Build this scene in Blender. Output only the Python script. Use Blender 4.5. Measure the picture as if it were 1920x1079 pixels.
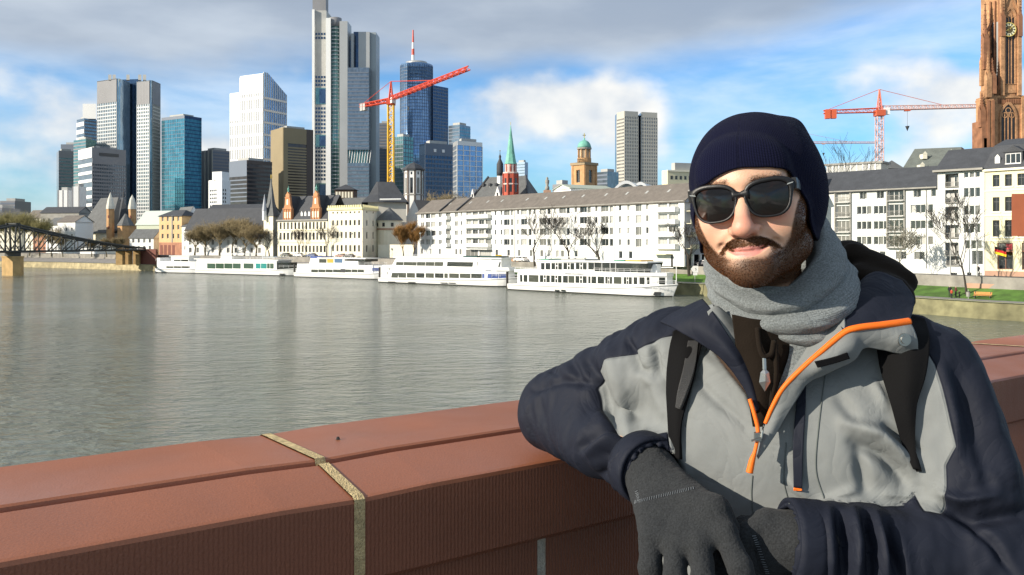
import bpy, bmesh, math, random
import numpy as np
from mathutils import Vector, Matrix, noise as mnoise
import openvdb

for o in list(bpy.data.objects): bpy.data.objects.remove(o, do_unlink=True)
S = bpy.context.scene
COL = S.collection
R = math.radians

# ---------------------------------------------------------------- camera
FOC, HOR, CZ = 1600.0, 452.0, 12.0          # focal length and horizon in photo pixels, eye height over the river
cam_d = bpy.data.cameras.new('camera'); cam = bpy.data.objects.new('camera', cam_d); COL.objects.link(cam)
cam_d.sensor_width = 36.0; cam_d.lens = 36.0*FOC/1920.0
cam_d.shift_y = -(539.5-HOR)/1920.0
cam_d.clip_start = 0.05; cam_d.clip_end = 20000
cam.location = (0, 0, CZ); cam.rotation_euler = (R(90), 0, 0)
S.camera = cam
S.render.engine = 'CYCLES'
S.view_settings.view_transform = 'Standard'; S.view_settings.look = 'None'
S.view_settings.gamma = 1.0; S.view_settings.use_curve_mapping = False
S.view_settings.exposure = 0.5
S.cycles.use_denoising = True
S.cycles.max_bounces = 8; S.cycles.transparent_max_bounces = 12
S.cycles.caustics_reflective = False; S.cycles.caustics_refractive = False
S.cycles.sample_clamp_indirect = 6.0

# ---------------------------------------------------------------- sun and sky
SUN_EL = R(21); SUN_AZ = R(-114)            # azimuth from +Y towards +X
sd = Vector((math.sin(SUN_AZ)*math.cos(SUN_EL), math.cos(SUN_AZ)*math.cos(SUN_EL), math.sin(SUN_EL)))
sun_d = bpy.data.lights.new('sun', 'SUN'); sun = bpy.data.objects.new('sun', sun_d); COL.objects.link(sun)
sun_d.energy = 4.7; sun_d.angle = R(0.5); sun_d.color = (1.0, 0.90, 0.76)
sun.rotation_euler = sd.to_track_quat('Z', 'Y').to_euler(); sun.location = (-60, -30, 80)

W = bpy.data.worlds.new('World'); S.world = W; W.use_nodes = True
def build_world():
    nt = W.node_tree; nt.nodes.clear(); L = nt.links.new
    def N(t, **k):
        n = nt.nodes.new(t)
        for a, b in k.items(): setattr(n, a, b)
        return n
    def M(op, a, b=None, c=None, clamp=False):
        n = N('ShaderNodeMath', operation=op, use_clamp=clamp)
        for i, v in enumerate((a, b, c)):
            if v is None: continue
            if isinstance(v, (int, float)): n.inputs[i].default_value = v
            else: L(v, n.inputs[i])
        return n.outputs[0]
    def ramp(v, a, b):
        n = N('ShaderNodeMapRange', interpolation_type='SMOOTHSTEP'); n.clamp = True
        L(v, n.inputs[0]); n.inputs[1].default_value = a; n.inputs[2].default_value = b
        return n.outputs[0]
    def noise(vec, scale, detail, rough=0.55, dist=0.0):
        n = N('ShaderNodeTexNoise'); n.inputs['Scale'].default_value = scale
        n.inputs['Detail'].default_value = detail; n.inputs['Roughness'].default_value = rough
        n.inputs['Distortion'].default_value = dist
        L(vec, n.inputs['Vector']); return n.outputs[0]
    def mapping(vec, sc, loc=(0, 0, 0)):
        n = N('ShaderNodeMapping'); n.inputs['Scale'].default_value = sc; n.inputs['Location'].default_value = loc
        L(vec, n.inputs['Vector']); return n.outputs[0]
    def mixc(f, a, b):
        n = N('ShaderNodeMix', data_type='RGBA')
        L(f, n.inputs[0])
        for i, v in ((6, a), (7, b)):
            if isinstance(v, tuple): n.inputs[i].default_value = (*v, 1)
            else: L(v, n.inputs[i])
        return n.outputs[2]
    tc = N('ShaderNodeTexCoord').outputs['Generated']
    sep = N('ShaderNodeSeparateXYZ'); L(tc, sep.inputs[0]); x, y, z = sep.outputs
    sky = N('ShaderNodeTexSky', sky_type='NISHITA'); sky.sun_disc = False
    sky.sun_elevation = SUN_EL; sky.sun_rotation = SUN_AZ % (2*math.pi)
    sky.air_density = 1.0; sky.dust_density = 0.8; sky.ozone_density = 1.6; sky.altitude = 100
    skyc = N('ShaderNodeMix', data_type='RGBA', blend_type='MULTIPLY'); skyc.inputs[0].default_value = 1
    L(sky.outputs[0], skyc.inputs[6]); skyc.inputs[7].default_value = (0.66, 1.14, 1.62, 1)
    base = skyc.outputs[2]
    # soft heaped clouds low in the sky
    n2 = noise(mapping(tc, (1, 1, 1.45), (0.80, 0.0, 0.10)), 5.4, 6, 0.47, 0.0)
    n2b = noise(mapping(tc, (1, 1, 1.6), (1.9, .7, .2)), 2.0, 3, 0.5)
    n2s = noise(mapping(tc, (1, 1, 1.45), (0.822, 0.01, 0.080)), 5.4, 6, 0.47, 0.0)
    lowmask = ramp(z, 0.225, 0.15)
    cov = M('ADD', M('ADD', n2, M('MULTIPLY', M('SUBTRACT', n2b, 0.5), 0.5)), M('MULTIPLY', M('SUBTRACT', lowmask, 1.0), 0.26))
    cum = ramp(cov, 0.425, 0.60)
    lit = ramp(M('SUBTRACT', n2, n2s), -0.13, 0.13)
    cumc = mixc(lit, (4.9, 5.6, 6.5), (8.9, 8.7, 8.2))
    veil = M('MULTIPLY', ramp(noise(mapping(tc, (1, 1, 3.6), (2.2, .4, .9)), 3.4, 6, 0.55, 0.3), 0.36, 0.70), 0.5)
    base = mixc(veil, base, (8.6, 9.2, 9.6))
    c1 = mixc(M('MULTIPLY', cum, 0.95), base, cumc)
    # grey deck higher up, thinning towards +X
    n1 = noise(mapping(tc, (1, 1, 2.6), (.5, .2, .1)), 2.4, 6, 0.5, 0.1)
    e = M('ADD', z, M('MULTIPLY', M('SUBTRACT', n1, 0.5), 0.16))
    e = M('SUBTRACT', e, M('MULTIPLY', M('MAXIMUM', x, 0.0), 0.16))
    deck = ramp(e, 0.158, 0.222)
    n3 = noise(mapping(tc, (1, 1, 3.2), (3.1, .2, 4.1)), 4.0, 5, 0.5)
    deckc = mixc(ramp(n3, 0.3, 0.72), (3.2, 3.8, 4.7), (5.3, 5.9, 6.6))
    c2 = mixc(M('MULTIPLY', deck, 0.94), c1, deckc)
    bg = N('ShaderNodeBackground'); bg.inputs[1].default_value = 0.085
    L(c2, bg.inputs[0]); out = N('ShaderNodeOutputWorld'); L(bg.outputs[0], out.inputs[0])
build_world()

# ---------------------------------------------------------------- helpers
def P(px, py, Y): return Vector(((px-960)/FOC*Y, Y, CZ+(HOR-py)/FOC*Y))
def PX(px, Y): return (px-960)/FOC*Y
def PZ(py, Y): return CZ+(HOR-py)/FOC*Y

MATS = {}
def node_mat(name):
    m = bpy.data.materials.new(name); m.use_nodes = True
    nt = m.node_tree; b = nt.nodes['Principled BSDF']
    return m, nt, b
def mat(name, col, rough=0.6, spec=0.5, metal=0.0, var=0.0, vscale=1.0, bump=0.0, bscale=20.0, stretch=(1, 1, 1),
        var2=0.0, v2scale=0.2, coat=0.0, trans=0.0, sheen=0.0):
    """plain procedural material: two octaves of tonal variation in object space plus fine relief"""
    if name in MATS: return MATS[name]
    m, nt, b = node_mat(name); L = nt.links.new
    b.inputs['Base Color'].default_value = (*col, 1); b.inputs['Roughness'].default_value = rough
    b.inputs['Specular IOR Level'].default_value = spec; b.inputs['Metallic'].default_value = metal
    b.inputs['Coat Weight'].default_value = coat; b.inputs['Transmission Weight'].default_value = trans
    b.inputs['Sheen Weight'].default_value = sheen
    if var or bump or var2:
        tc = nt.nodes.new('ShaderNodeTexCoord'); mp = nt.nodes.new('ShaderNodeMapping')
        mp.inputs['Scale'].default_value = stretch; L(tc.outputs['Object'], mp.inputs[0])
        vec = mp.outputs[0]
    def nz(sc, det):
        n = nt.nodes.new('ShaderNodeTexNoise'); n.inputs['Scale'].default_value = sc; n.inputs['Detail'].default_value = det
        L(vec, n.inputs['Vector']); return n.outputs[0]
    if var or var2:
        cur = None
        for amt, sc in ((var, vscale), (var2, v2scale)):
            if not amt: continue
            mr = nt.nodes.new('ShaderNodeMapRange'); L(nz(sc, 5), mr.inputs[0])
            mr.inputs[1].default_value = 0.3; mr.inputs[2].default_value = 0.7
            mr.inputs[3].default_value = 1-amt; mr.inputs[4].default_value = 1+amt
            if cur is None: cur = mr.outputs[0]
            else:
                mm = nt.nodes.new('ShaderNodeMath'); mm.operation = 'MULTIPLY'; L(cur, mm.inputs[0]); L(mr.outputs[0], mm.inputs[1]); cur = mm.outputs[0]
        vm = nt.nodes.new('ShaderNodeVectorMath'); vm.operation = 'SCALE'; vm.inputs[0].default_value = col
        L(cur, vm.inputs['Scale']); L(vm.outputs[0], b.inputs['Base Color'])
    if bump:
        bp = nt.nodes.new('ShaderNodeBump'); bp.inputs['Strength'].default_value = bump; bp.inputs['Distance'].default_value = 0.02
        L(nz(bscale, 6), bp.inputs['Height']); L(bp.outputs[0], b.inputs['Normal'])
    MATS[name] = m
    return m

class MB:
    """collects faces; build() links ONE mesh object"""
    def __init__(s): s.v = []; s.f = []; s.m = []
    def add(s, vs, fs, mi=0):
        k = len(s.v); s.v += [tuple(v) for v in vs]; s.f += [tuple(i+k for i in f) for f in fs]; s.m += [mi]*len(fs); return s
    def quad(s, a, b, c, d, mi=0): return s.add([a, b, c, d], [(0, 1, 2, 3)], mi)
    def poly(s, pts, mi=0): return s.add(pts, [tuple(range(len(pts)))], mi)
    def box(s, lo, hi, mi=0):
        x0, y0, z0 = lo; x1, y1, z1 = hi
        vs = [(x0,y0,z0),(x1,y0,z0),(x1,y1,z0),(x0,y1,z0),(x0,y0,z1),(x1,y0,z1),(x1,y1,z1),(x0,y1,z1)]
        return s.add(vs, [(0,3,2,1),(4,5,6,7),(0,1,5,4),(1,2,6,5),(2,3,7,6),(3,0,4,7)], mi)
    def obox(s, o, u, w, h, lo, hi, mi=0):
        """box in the frame origin o, axes u (x), w (y), h (z)"""
        o, u, w, h = Vector(o), Vector(u), Vector(w), Vector(h)
        x0, y0, z0 = lo; x1, y1, z1 = hi
        c = [(x0,y0,z0),(x1,y0,z0),(x1,y1,z0),(x0,y1,z0),(x0,y0,z1),(x1,y0,z1),(x1,y1,z1),(x0,y1,z1)]
        return s.add([o+u*a+w*b+h*d for a, b, d in c], [(0,3,2,1),(4,5,6,7),(0,1,5,4),(1,2,6,5),(2,3,7,6),(3,0,4,7)], mi)
    def prism(s, pts, z0, z1, mi=0, cap=True):
        n = len(pts); vs = [(p[0], p[1], z0) for p in pts]+[(p[0], p[1], z1) for p in pts]
        fs = [(i, (i+1) % n, (i+1) % n+n, i+n) for i in range(n)]
        if cap: fs += [tuple(range(n, 2*n)), tuple(range(n-1, -1, -1))]
        return s.add(vs, fs, mi)
    def loft(s, rings, mi=0, closed=True, cap0=False, cap1=False):
        n = len(rings[0]); vs = [p for r in rings for p in r]; fs = []
        for j in range(len(rings)-1):
            for i in range(n if closed else n-1):
                k = (i+1) % n
                fs.append((j*n+i, j*n+k, (j+1)*n+k, (j+1)*n+i))
        if cap0: fs.append(tuple(range(n-1, -1, -1)))
        if cap1: fs.append(tuple(range((len(rings)-1)*n, len(rings)*n)))
        return s.add(vs, fs, mi)
    def tube(s, pts, r, n=6, mi=0, cap=True):
        pts = [Vector(p) for p in pts]; m = len(pts)
        rr = r if isinstance(r, (list, tuple)) else [r]*m
        rings = []; prev = None
        for i, p in enumerate(pts):
            t = (pts[min(i+1, m-1)]-pts[max(i-1, 0)]).normalized()
            a = prev if prev is not None else (Vector((0, 0, 1)) if abs(t.z) < .9 else Vector((1, 0, 0)))
            b = t.cross(a).normalized(); a = b.cross(t).normalized(); prev = a
            rings.append([p+(a*math.cos(2*math.pi*k/n)+b*math.sin(2*math.pi*k/n))*rr[i] for k in range(n)])
        return s.loft(rings, mi, True, cap, cap)
    def cyl(s, c, r0, r1, z0, z1, n=12, mi=0, a0=0.0):
        ring = lambda r, z: [(c[0]+r*math.cos(a0+2*math.pi*k/n), c[1]+r*math.sin(a0+2*math.pi*k/n), z) for k in range(n)]
        return s.loft([ring(r0, z0), ring(max(r1, 1e-4), z1)], mi, True, True, True)
    def lathe(s, c, prof, n=16, mi=0):
        rings = [[(c[0]+r*math.cos(2*math.pi*k/n), c[1]+r*math.sin(2*math.pi*k/n), z) for k in range(n)] for r, z in prof]
        return s.loft(rings, mi, True, True, True)
    def mesh(s, name, mats, smooth=False):
        me = bpy.data.meshes.new(name); me.from_pydata(s.v, [], s.f)
        for m in (mats if isinstance(mats, (list, tuple)) else [mats]): me.materials.append(m)
        if any(s.m): me.polygons.foreach_set('material_index', s.m)
        if smooth: me.polygons.foreach_set('use_smooth', [True]*len(me.polygons))
        me.update(); return me
    def build(s, name, mats, parent=None, smooth=False, stuff=False, label=None):
        if not s.f: return None
        o = bpy.data.objects.new(name, s.mesh(name, mats, smooth)); COL.objects.link(o)
        if parent is not None: o.parent = parent; rebase(o, parent)
        if stuff: o['kind'] = 'stuff'
        if label: o['label'] = label
        return o
ORIG = {}
def rebase(o, parent):
    """meshes are written in world space; shift them so that they sit under their parent's origin"""
    off = ORIG.get(parent.name)
    if off is not None:
        o.data.transform(Matrix.Translation(-off))
        ORIG[o.name] = off          # a sub-part written in world space has the same shift through its parent at zero
def thing(name, label, cat, loc=(0, 0, 0), group=None):
    o = bpy.data.objects.new(name, None); COL.objects.link(o); o.location = loc; o.empty_display_size = 0.2
    o['label'] = label; o['category'] = cat
    if group: o['group'] = group
    ORIG[o.name] = Vector(loc); return o
def tag(o, label, cat, group=None):
    o['label'] = label; o['category'] = cat
    if group: o['group'] = group
    return o
def struct(name, mb, m, smooth=False):
    o = mb.build(name, m, None, smooth); o['kind'] = 'structure'; return o
def put(name, me, parent, loc, rotz=0.0):
    """link a shared mesh as a part; loc in world space"""
    o = bpy.data.objects.new(name, me); COL.objects.link(o); o.parent = parent
    o.location = Vector(loc)-ORIG.get(parent.name, Vector()); o.rotation_euler = (0, 0, rotz); return o
# ================================================================ river, banks, ground
Z = Vector((0, 0, 1))
STREET = 6.0; QUAY = 2.6
def water_mat():
    m, nt, b = node_mat('river_water'); L = nt.links.new
    b.inputs['Base Color'].default_value = (0.062, 0.068, 0.048, 1); b.inputs['Roughness'].default_value = 0.12
    b.inputs['IOR'].default_value = 1.33; b.inputs['Specular IOR Level'].default_value = 0.6
    tc = nt.nodes.new('ShaderNodeTexCoord')
    def nz(sc, det, stretch, rot, dist=0.0, rough=.55):
        mp = nt.nodes.new('ShaderNodeMapping'); mp.inputs['Scale'].default_value = stretch; mp.inputs['Rotation'].default_value = (0, 0, R(rot))
        L(tc.outputs['Object'], mp.inputs[0]); n = nt.nodes.new('ShaderNodeTexNoise')
        n.inputs['Scale'].default_value = sc; n.inputs['Detail'].default_value = det; n.inputs['Distortion'].default_value = dist
        n.inputs['Roughness'].default_value = rough
        L(mp.outputs[0], n.inputs['Vector']); return n.outputs[0]
    def mul(a, k):
        q = nt.nodes.new('ShaderNodeMath'); q.operation = 'MULTIPLY'; L(a, q.inputs[0])
        if isinstance(k, float): q.inputs[1].default_value = k
        else: L(k, q.inputs[1])
        return q.outputs[0]
    def add(a, c):
        q = nt.nodes.new('ShaderNodeMath'); q.operation = 'ADD'; L(a, q.inputs[0]); L(c, q.inputs[1]); return q.outputs[0]
    fine = nz(2.6, 4, (0.55, 1.0, 1), 10, 0.4); mid = nz(0.8, 4, (0.45, 1.0, 1), -14, 0.6); big = nz(0.09, 3, (.5, 1, 1), 12)
    gust = nz(0.035, 3, (.45, 1, 1), 8)
    mr = nt.nodes.new('ShaderNodeMapRange'); L(gust, mr.inputs[0]); mr.inputs[1].default_value = .38; mr.inputs[2].default_value = .62
    mr.inputs[3].default_value = 0.45; mr.inputs[4].default_value = 1.15
    h = add(add(mul(fine, 0.34), mul(mid, 1.25)), mul(big, 1.3))
    bp = nt.nodes.new('ShaderNodeBump'); L(mr.outputs[0], bp.inputs['Strength']); bp.inputs['Distance'].default_value = 0.85
    L(h, bp.inputs['Height']); L(bp.outputs[0], b.inputs['Normal'])
    # silt: slow tone changes in the water itself
    vm = nt.nodes.new('ShaderNodeMix'); vm.data_type = 'RGBA'; L(nz(0.02, 4, (.5, 1, 1), 20), vm.inputs[0])
    vm.inputs[6].default_value = (0.120, 0.138, 0.112, 1); vm.inputs[7].default_value = (0.160, 0.172, 0.130, 1)
    L(vm.outputs[2], b.inputs['Base Color'])
    return m
struct('river', MB().quad((-900, -150, 0), (500, -150, 0), (500, 700, 0), (-900, 700, 0)), water_mat())

# the north bank line, from the near right to the far left (water's edge)
BANK = [(190, -10), (110, 88), (72, 131), (40, 187), (4, 226), (-35, 265), (-74, 299), (-116, 328), (-150, 344), (-205, 380), (-330, 440), (-620, 520), (-900, 560)]
def bank_shift(d):
    out = []
    for i, p in enumerate(BANK):
        a = Vector(BANK[max(i-1, 0)]); b = Vector(BANK[min(i+1, len(BANK)-1)]); t = (b-a).normalized()
        n = Vector((-t.y, t.x))*-1       # points inland (to the right of the walk)
        out.append(Vector(p)+n*d)
    return out
def bank_strip(d0, z0, d1, z1, i0=0, i1=99):
    mb = MB(); a = bank_shift(d0); b = bank_shift(d1)
    for i in range(i0, min(i1, len(a)-1)):
        mb.quad((a[i].x, a[i].y, z0), (b[i].x, b[i].y, z1), (b[i+1].x, b[i+1].y, z1), (a[i+1].x, a[i+1].y, z0))
    return mb
stone_quay = mat('quay_stone', (0.36, 0.30, 0.17), 0.85, var=0.35, vscale=0.6, bump=0.5, bscale=3, var2=.25, v2scale=.08)
path_m = mat('gravel_path', (0.22, 0.21, 0.20), 0.9, var=0.15, vscale=0.8, bump=0.3, bscale=12)
grass_m = mat('lawn_grass', (0.075, 0.16, 0.022), 0.9, var=0.4, vscale=0.5, bump=0.8, bscale=9, var2=.3, v2scale=.06)
asph = mat('street_asphalt', (0.075, 0.075, 0.078), 0.85, var=0.15, vscale=0.5, bump=0.2, bscale=15)
ground_m = mat('city_ground', (0.12, 0.115, 0.105), 0.9, var=0.2, vscale=0.1)
struct('quay_wall', bank_strip(0, -1.5, 0.5, QUAY-0.12, 6), stone_quay)
struct('mossy_quay_wall', bank_strip(0, -1.5, 0.5, QUAY-0.12, 0, 6), mat('mossy_stone', (0.165, 0.155, 0.082), 0.9, var=0.4, vscale=0.5, bump=0.7, bscale=2.5, var2=.35, v2scale=.09))
struct('quay_edge', bank_strip(0.35, QUAY, 1.6, QUAY+0.004), mat('quay_coping', (0.36, 0.37, 0.19), 0.9, var=.25, vscale=.7))
struct('quay_path', bank_strip(1.6, QUAY+0.004, 4.0, QUAY+0.1), path_m)
struct('lawn', bank_strip(4.0, QUAY+0.1, 9.5, 4.2, 0, 5), grass_m)
struct('promenade', bank_strip(4.0, QUAY+0.1, 9.5, 4.2, 5), path_m)
struct('retaining_wall', bank_strip(9.5, 4.1, 9.7, STREET+0.1), mat('retaining_stone', (0.25, 0.235, 0.205), .9, var=.25, vscale=.5, bump=.4, bscale=3))
struct('street', bank_strip(9.7, STREET+0.1, 22, STREET), asph)
struct('city_ground', bank_strip(22, STREET, 1500, STREET+0.5), ground_m)
def on_bank(px, d):
    """point on the bank, d metres inland, on the line of sight through photo column px"""
    pl = bank_shift(d); k = (px-960)/FOC; best = None
    for a, b in zip(pl[:-1], pl[1:]):
        q = b-a; den = q.x-k*q.y
        if abs(den) < 1e-9: continue
        t = (k*a.y-a.x)/den
        if -.001 <= t <= 1.001:
            p = a+q*t
            if p.y > 20 and (best is None or p.y < best.y): best = p
    z = QUAY+.1 if d < 4 else (QUAY+.1+(d-4)/5.5*1.5 if d < 9.6 else STREET+.1)
    return Vector((best.x, best.y, z))

# ================================================================ the bridge parapet and footway
BD = Vector((0.8235, 0.5673, 0)).normalized()      # along the parapet, away to the right
BN = Vector((-BD.y, BD.x, 0))                      # out over the river
HZ = CZ-0.41                                       # front edge of the coping
BO = Vector((-0.2446, 1.372, HZ))                  # the joint, on the front edge
DECK = CZ-1.51
def sandstone(name, col, tooled=False):
    m, nt, b = node_mat(name); L = nt.links.new
    b.inputs['Roughness'].default_value = 0.62; b.inputs['Specular IOR Level'].default_value = 0.35
    tc = nt.nodes.new('ShaderNodeTexCoord')
    def nz(sc, det, st=(1, 1, 1)):
        mp = nt.nodes.new('ShaderNodeMapping'); mp.inputs['Scale'].default_value = st; L(tc.outputs['Object'], mp.inputs[0])
        n = nt.nodes.new('ShaderNodeTexNoise'); n.inputs['Scale'].default_value = sc; n.inputs['Detail'].default_value = det
        L(mp.outputs[0], n.inputs[0]); return n.outputs[0]
    mx = nt.nodes.new('ShaderNodeMix'); mx.data_type = 'RGBA'; L(nz(3.2, 8), mx.inputs[0])
    oi = nt.nodes.new('ShaderNodeObjectInfo'); st = nt.nodes.new('ShaderNodeMapRange'); L(nz(1.1, 6, (1, 1, 3)), st.inputs[0]); st.inputs[1].default_value = .42; st.inputs[2].default_value = .66; st.inputs[3].default_value = 0; st.inputs[4].default_value = .38
    mx.inputs[6].default_value = (*[c*0.70 for c in col], 1); mx.inputs[7].default_value = (*[c*1.26 for c in col], 1)
    sx_ = nt.nodes.new('ShaderNodeMix'); sx_.data_type = 'RGBA'; L(st.outputs[0], sx_.inputs[0]); L(mx.outputs[2], sx_.inputs[6]); sx_.inputs[7].default_value = (col[0]*.42, col[1]*.5, col[2]*.6, 1); mx = sx_
    ro = nt.nodes.new('ShaderNodeMapRange'); L(oi.outputs['Random'], ro.inputs[0]); ro.inputs[3].default_value = .88; ro.inputs[4].default_value = 1.12
    vs_ = nt.nodes.new('ShaderNodeVectorMath'); vs_.operation = 'SCALE'; L(mx.outputs[2], vs_.inputs[0]); L(ro.outputs[0], vs_.inputs['Scale'])
    g = nt.nodes.new('ShaderNodeMix'); g.data_type = 'RGBA'; g.blend_type = 'MULTIPLY'; g.inputs[0].default_value = 1
    mr = nt.nodes.new('ShaderNodeMapRange'); L(nz(420, 2), mr.inputs[0]); mr.inputs[1].default_value = .25; mr.inputs[2].default_value = .75
    mr.inputs[3].default_value = .87; mr.inputs[4].default_value = 1.13
    L(vs_.outputs[0], g.inputs[6]); L(mr.outputs[0], g.inputs[7])
    L(g.outputs[2], b.inputs['Base Color'])
    rr_ = nt.nodes.new('ShaderNodeMapRange'); L(nz(1.7, 4), rr_.inputs[0]); rr_.inputs[1].default_value = .38; rr_.inputs[2].default_value = .62; rr_.inputs[3].default_value = .34; rr_.inputs[4].default_value = .68; L(rr_.outputs[0], b.inputs['Roughness'])
    bp = nt.nodes.new('ShaderNodeBump'); bp.inputs['Strength'].default_value = 0.35; bp.inputs['Distance'].default_value = 0.0015
    L(nz(260, 4), bp.inputs['Height']); nrm = bp.outputs[0]
    if tooled:
        mp = nt.nodes.new('ShaderNodeMapping'); L(tc.outputs['Object'], mp.inputs[0]); mp.inputs['Rotation'].default_value = (0, 0, -math.atan2(.5673, .8235))
        n = nt.nodes.new('ShaderNodeTexWave'); n.wave_type = 'BANDS'; n.bands_direction = 'X'; n.inputs['Scale'].default_value = 44; n.inputs['Distortion'].default_value = 3.2; n.inputs['Detail'].default_value = 3; n.inputs['Detail Scale'].default_value = 3; n.inputs['Detail Roughness'].default_value = .6; L(mp.outputs[0], n.inputs[0])
        b2 = nt.nodes.new('ShaderNodeBump'); b2.inputs['Strength'].default_value = 0.45; b2.inputs['Distance'].default_value = 0.003
        L(n.outputs['Fac'], b2.inputs['Height']); L(nrm, b2.inputs['Normal']); nrm = b2.outputs[0]
    L(nrm, b.inputs['Normal']); return m
sand_top = sandstone('red_sandstone', (0.345, 0.122, 0.060))
sand_rib = sandstone('shaded_tooled_sandstone', (0.235, 0.085, 0.046), True)  # tooled front faces; darker tone paints their shade into the stone colour
mortar = mat('mortar', (0.80, 0.62, 0.32), 0.95, var=.3, vscale=60, bump=1.0, bscale=300)
par = thing('bridge_parapet', 'red sandstone bridge parapet with sloping coping stones and pale mortar joints in the foreground', 'parapet', BO)
def coping(s0, s1):
    """one coping stone between two joints; profile in (depth, height)"""
    prof = [(0.008, -0.145), (0, -0.137), (0, -0.008), (0.003, -0.002), (0.010, 0.0), (0.150, 0.021), (0.155, 0.0195), (0.158, 0.012), (0.163, 0.012), (0.166, 0.024), (0.171, 0.027), (0.460, 0.016), (0.478, 0.012), (0.487, 0.0), (0.49, -0.145)]
    n = len(prof); mb = MB()
    segs = max(2, int((s1-s0)/0.12)); rr = []
    for k in range(segs+1):
        s = s0+(s1-s0)*k/segs
        e = 0.004 if k in (0, segs) else 0.0          # slightly eased arrises at the joints
        rr.append([BO+BD*s+BN*(d+(e if d < .2 else -e)*.4)+Z*(h-e*(h > -.1)) for d, h in prof])
    mb.loft(rr, 0, False)
    fs = []
    for f in mb.f: fs.append(1 if f[0] % n in (0, 1) else 0)
    mb.m = fs
    mb.poly(list(reversed(rr[0])), 0); mb.poly(rr[-1], 0)
    return mb
JW = 0.017
joints = [-2.75, 0.0, 2.75, 5.5]
for a, c in zip(joints[:-1], joints[1:]):
    coping(a+JW/2, c-JW/2).build('coping_stone', [sand_top, sand_rib], par)
for a in joints[:-1]:
    mb = MB(); prof = [(0.0005, -0.145), (0.0005, -0.006), (0.010, -0.0012), (0.152, 0.0198), (0.158, 0.0135), (0.163, 0.0135), (0.170, 0.0258), (0.457, 0.0148), (0.482, 0.004), (0.487, -0.145)]
    rr = [[BO+BD*(a+q)+BN*d+Z*h for d, h in prof] for q in (-JW/2-.001, JW/2+.001)]
    mb.loft(rr, 0, False); mb.build('mortar_joint', mortar, par)
# wall below the coping: blocks, recessed
wj = [-3.1, -1.46, .38, 2.1, 3.7, 5.5]
for r_, (zt, zb) in enumerate(((-0.149, -0.62), (-0.632, -1.10))):
    off = 0.0 if r_ == 0 else -0.7
    for a, c in zip(wj[:-1], wj[1:]):
        MB().obox(BO, BD, BN, Z, (a+off+.010, 0.022, zb), (c+off-.010, 0.46, zt)).build('wall_block', sand_rib, par)
MB().obox(BO, BD, BN, Z, (-3.5, 0.0235, -1.1), (5.4, 0.45, -0.146)).build('mortar_bed', mat('pale_mortar', (0.46, 0.44, 0.38), .95, var=.2, vscale=40, bump=.6, bscale=200), par)
# a pebble on the coping
peb = MB(); peb.cyl((0, 0), 0.0045, 0.0025, 0, 0.005, 7)
pe = peb.build('pebble', mat('dark_pebble', (0.02, 0.018, 0.016), .8)); pe.location = BO+BD*0.09+BN*0.30+Z*0.0215
tag(pe, 'tiny dark pebble lying on the coping beside the mortar joint', 'pebble')
mb = MB(); mb.obox(BO, BD, BN, Z, (-6, -4.0, DECK-HZ-0.5), (9, 0.01, DECK-HZ))
struct('bridge_footway', mb, mat('footway_paving', (0.20, 0.19, 0.18), .9, var=.15, vscale=2, bump=.3, bscale=40))
# ================================================================ building tools
def V2(px, Y): return Vector((PX(px, Y), Y, 0))
def frame(p0, p1):
    u = (Vector(p1)-Vector(p0)); u.z = 0; L_ = u.length; u = u/L_; return u, u.cross(Z), L_       # u to the viewer's right, n outwards
glass_d = mat('window_glass_dark', (0.018, 0.021, 0.024), 0.08, 0.6)
glass_m = mat('window_glass_curtain', (0.17, 0.17, 0.155), 0.12, 0.5)
glass_l = mat('window_glass_blind', (0.42, 0.42, 0.39), 0.2, 0.5)
frame_w = mat('window_frame_white', (0.72, 0.72, 0.69), 0.5)
frame_g = mat('window_frame_dark', (0.06, 0.06, 0.06), 0.5)
GL = [glass_d, glass_m, glass_l]
WINS = {}
def window_mesh(w, h, kind, gi, wallm=None, fr=None):
    key = (round(w, 2), round(h, 2), kind, gi, wallm.name if wallm else '', fr.name if fr else '')
    if key in WINS: return WINS[key]
    mb = MB(); t = min(.09, w*.14); fr = fr or frame_w
    mb.quad((0, .0, 0), (w, .0, 0), (w, .0, h), (0, .0, h), 0)
    bars = [(0, 0, t, h), (w-t, 0, w, h), (t, 0, w-t, t), (t, h-t, w-t, h)]
    if kind in ('casement', 'arch') and w > .9: bars.append((w/2-t*.4, t, w/2+t*.4, h-t))
    if kind == 'triple': bars += [(w/3-t*.5, t, w/3+t*.5, h-t), (2*w/3-t*.5, t, 2*w/3+t*.5, h-t)]
    if kind == 'cross': bars += [(w/2-t*.4, t, w/2+t*.4, h-t), (t, h*.66, w/2-t*.4, h*.66+t), (w/2+t*.4, h*.66, w-t, h*.66+t)]
    if kind != 'dark':
        for a, b, c, d in bars: mb.box((a, -.05, b), (c, .01, d), 1)
    if kind == 'arch':
        n = 6; r = w/2
        for sgn in (0, 1):
            pts = [(0 if sgn == 0 else w, -.07, h)]
            for k in range(n+1):
                a = math.pi/2*k/n; x = r-r*math.cos(a); z = h-r+r*math.sin(a); pts.append((x if sgn == 0 else w-x, -.07, z))
            mb.poly(pts if sgn else pts[::-1], 2)
    if kind not in ('dark', 'arch'): mb.box((-.06, -.22, -.10), (w+.06, .0, -.0), 1)      # sill
    me = mb.mesh('window', [GL[gi], fr, wallm or frame_w]); WINS[key] = me; return me
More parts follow.
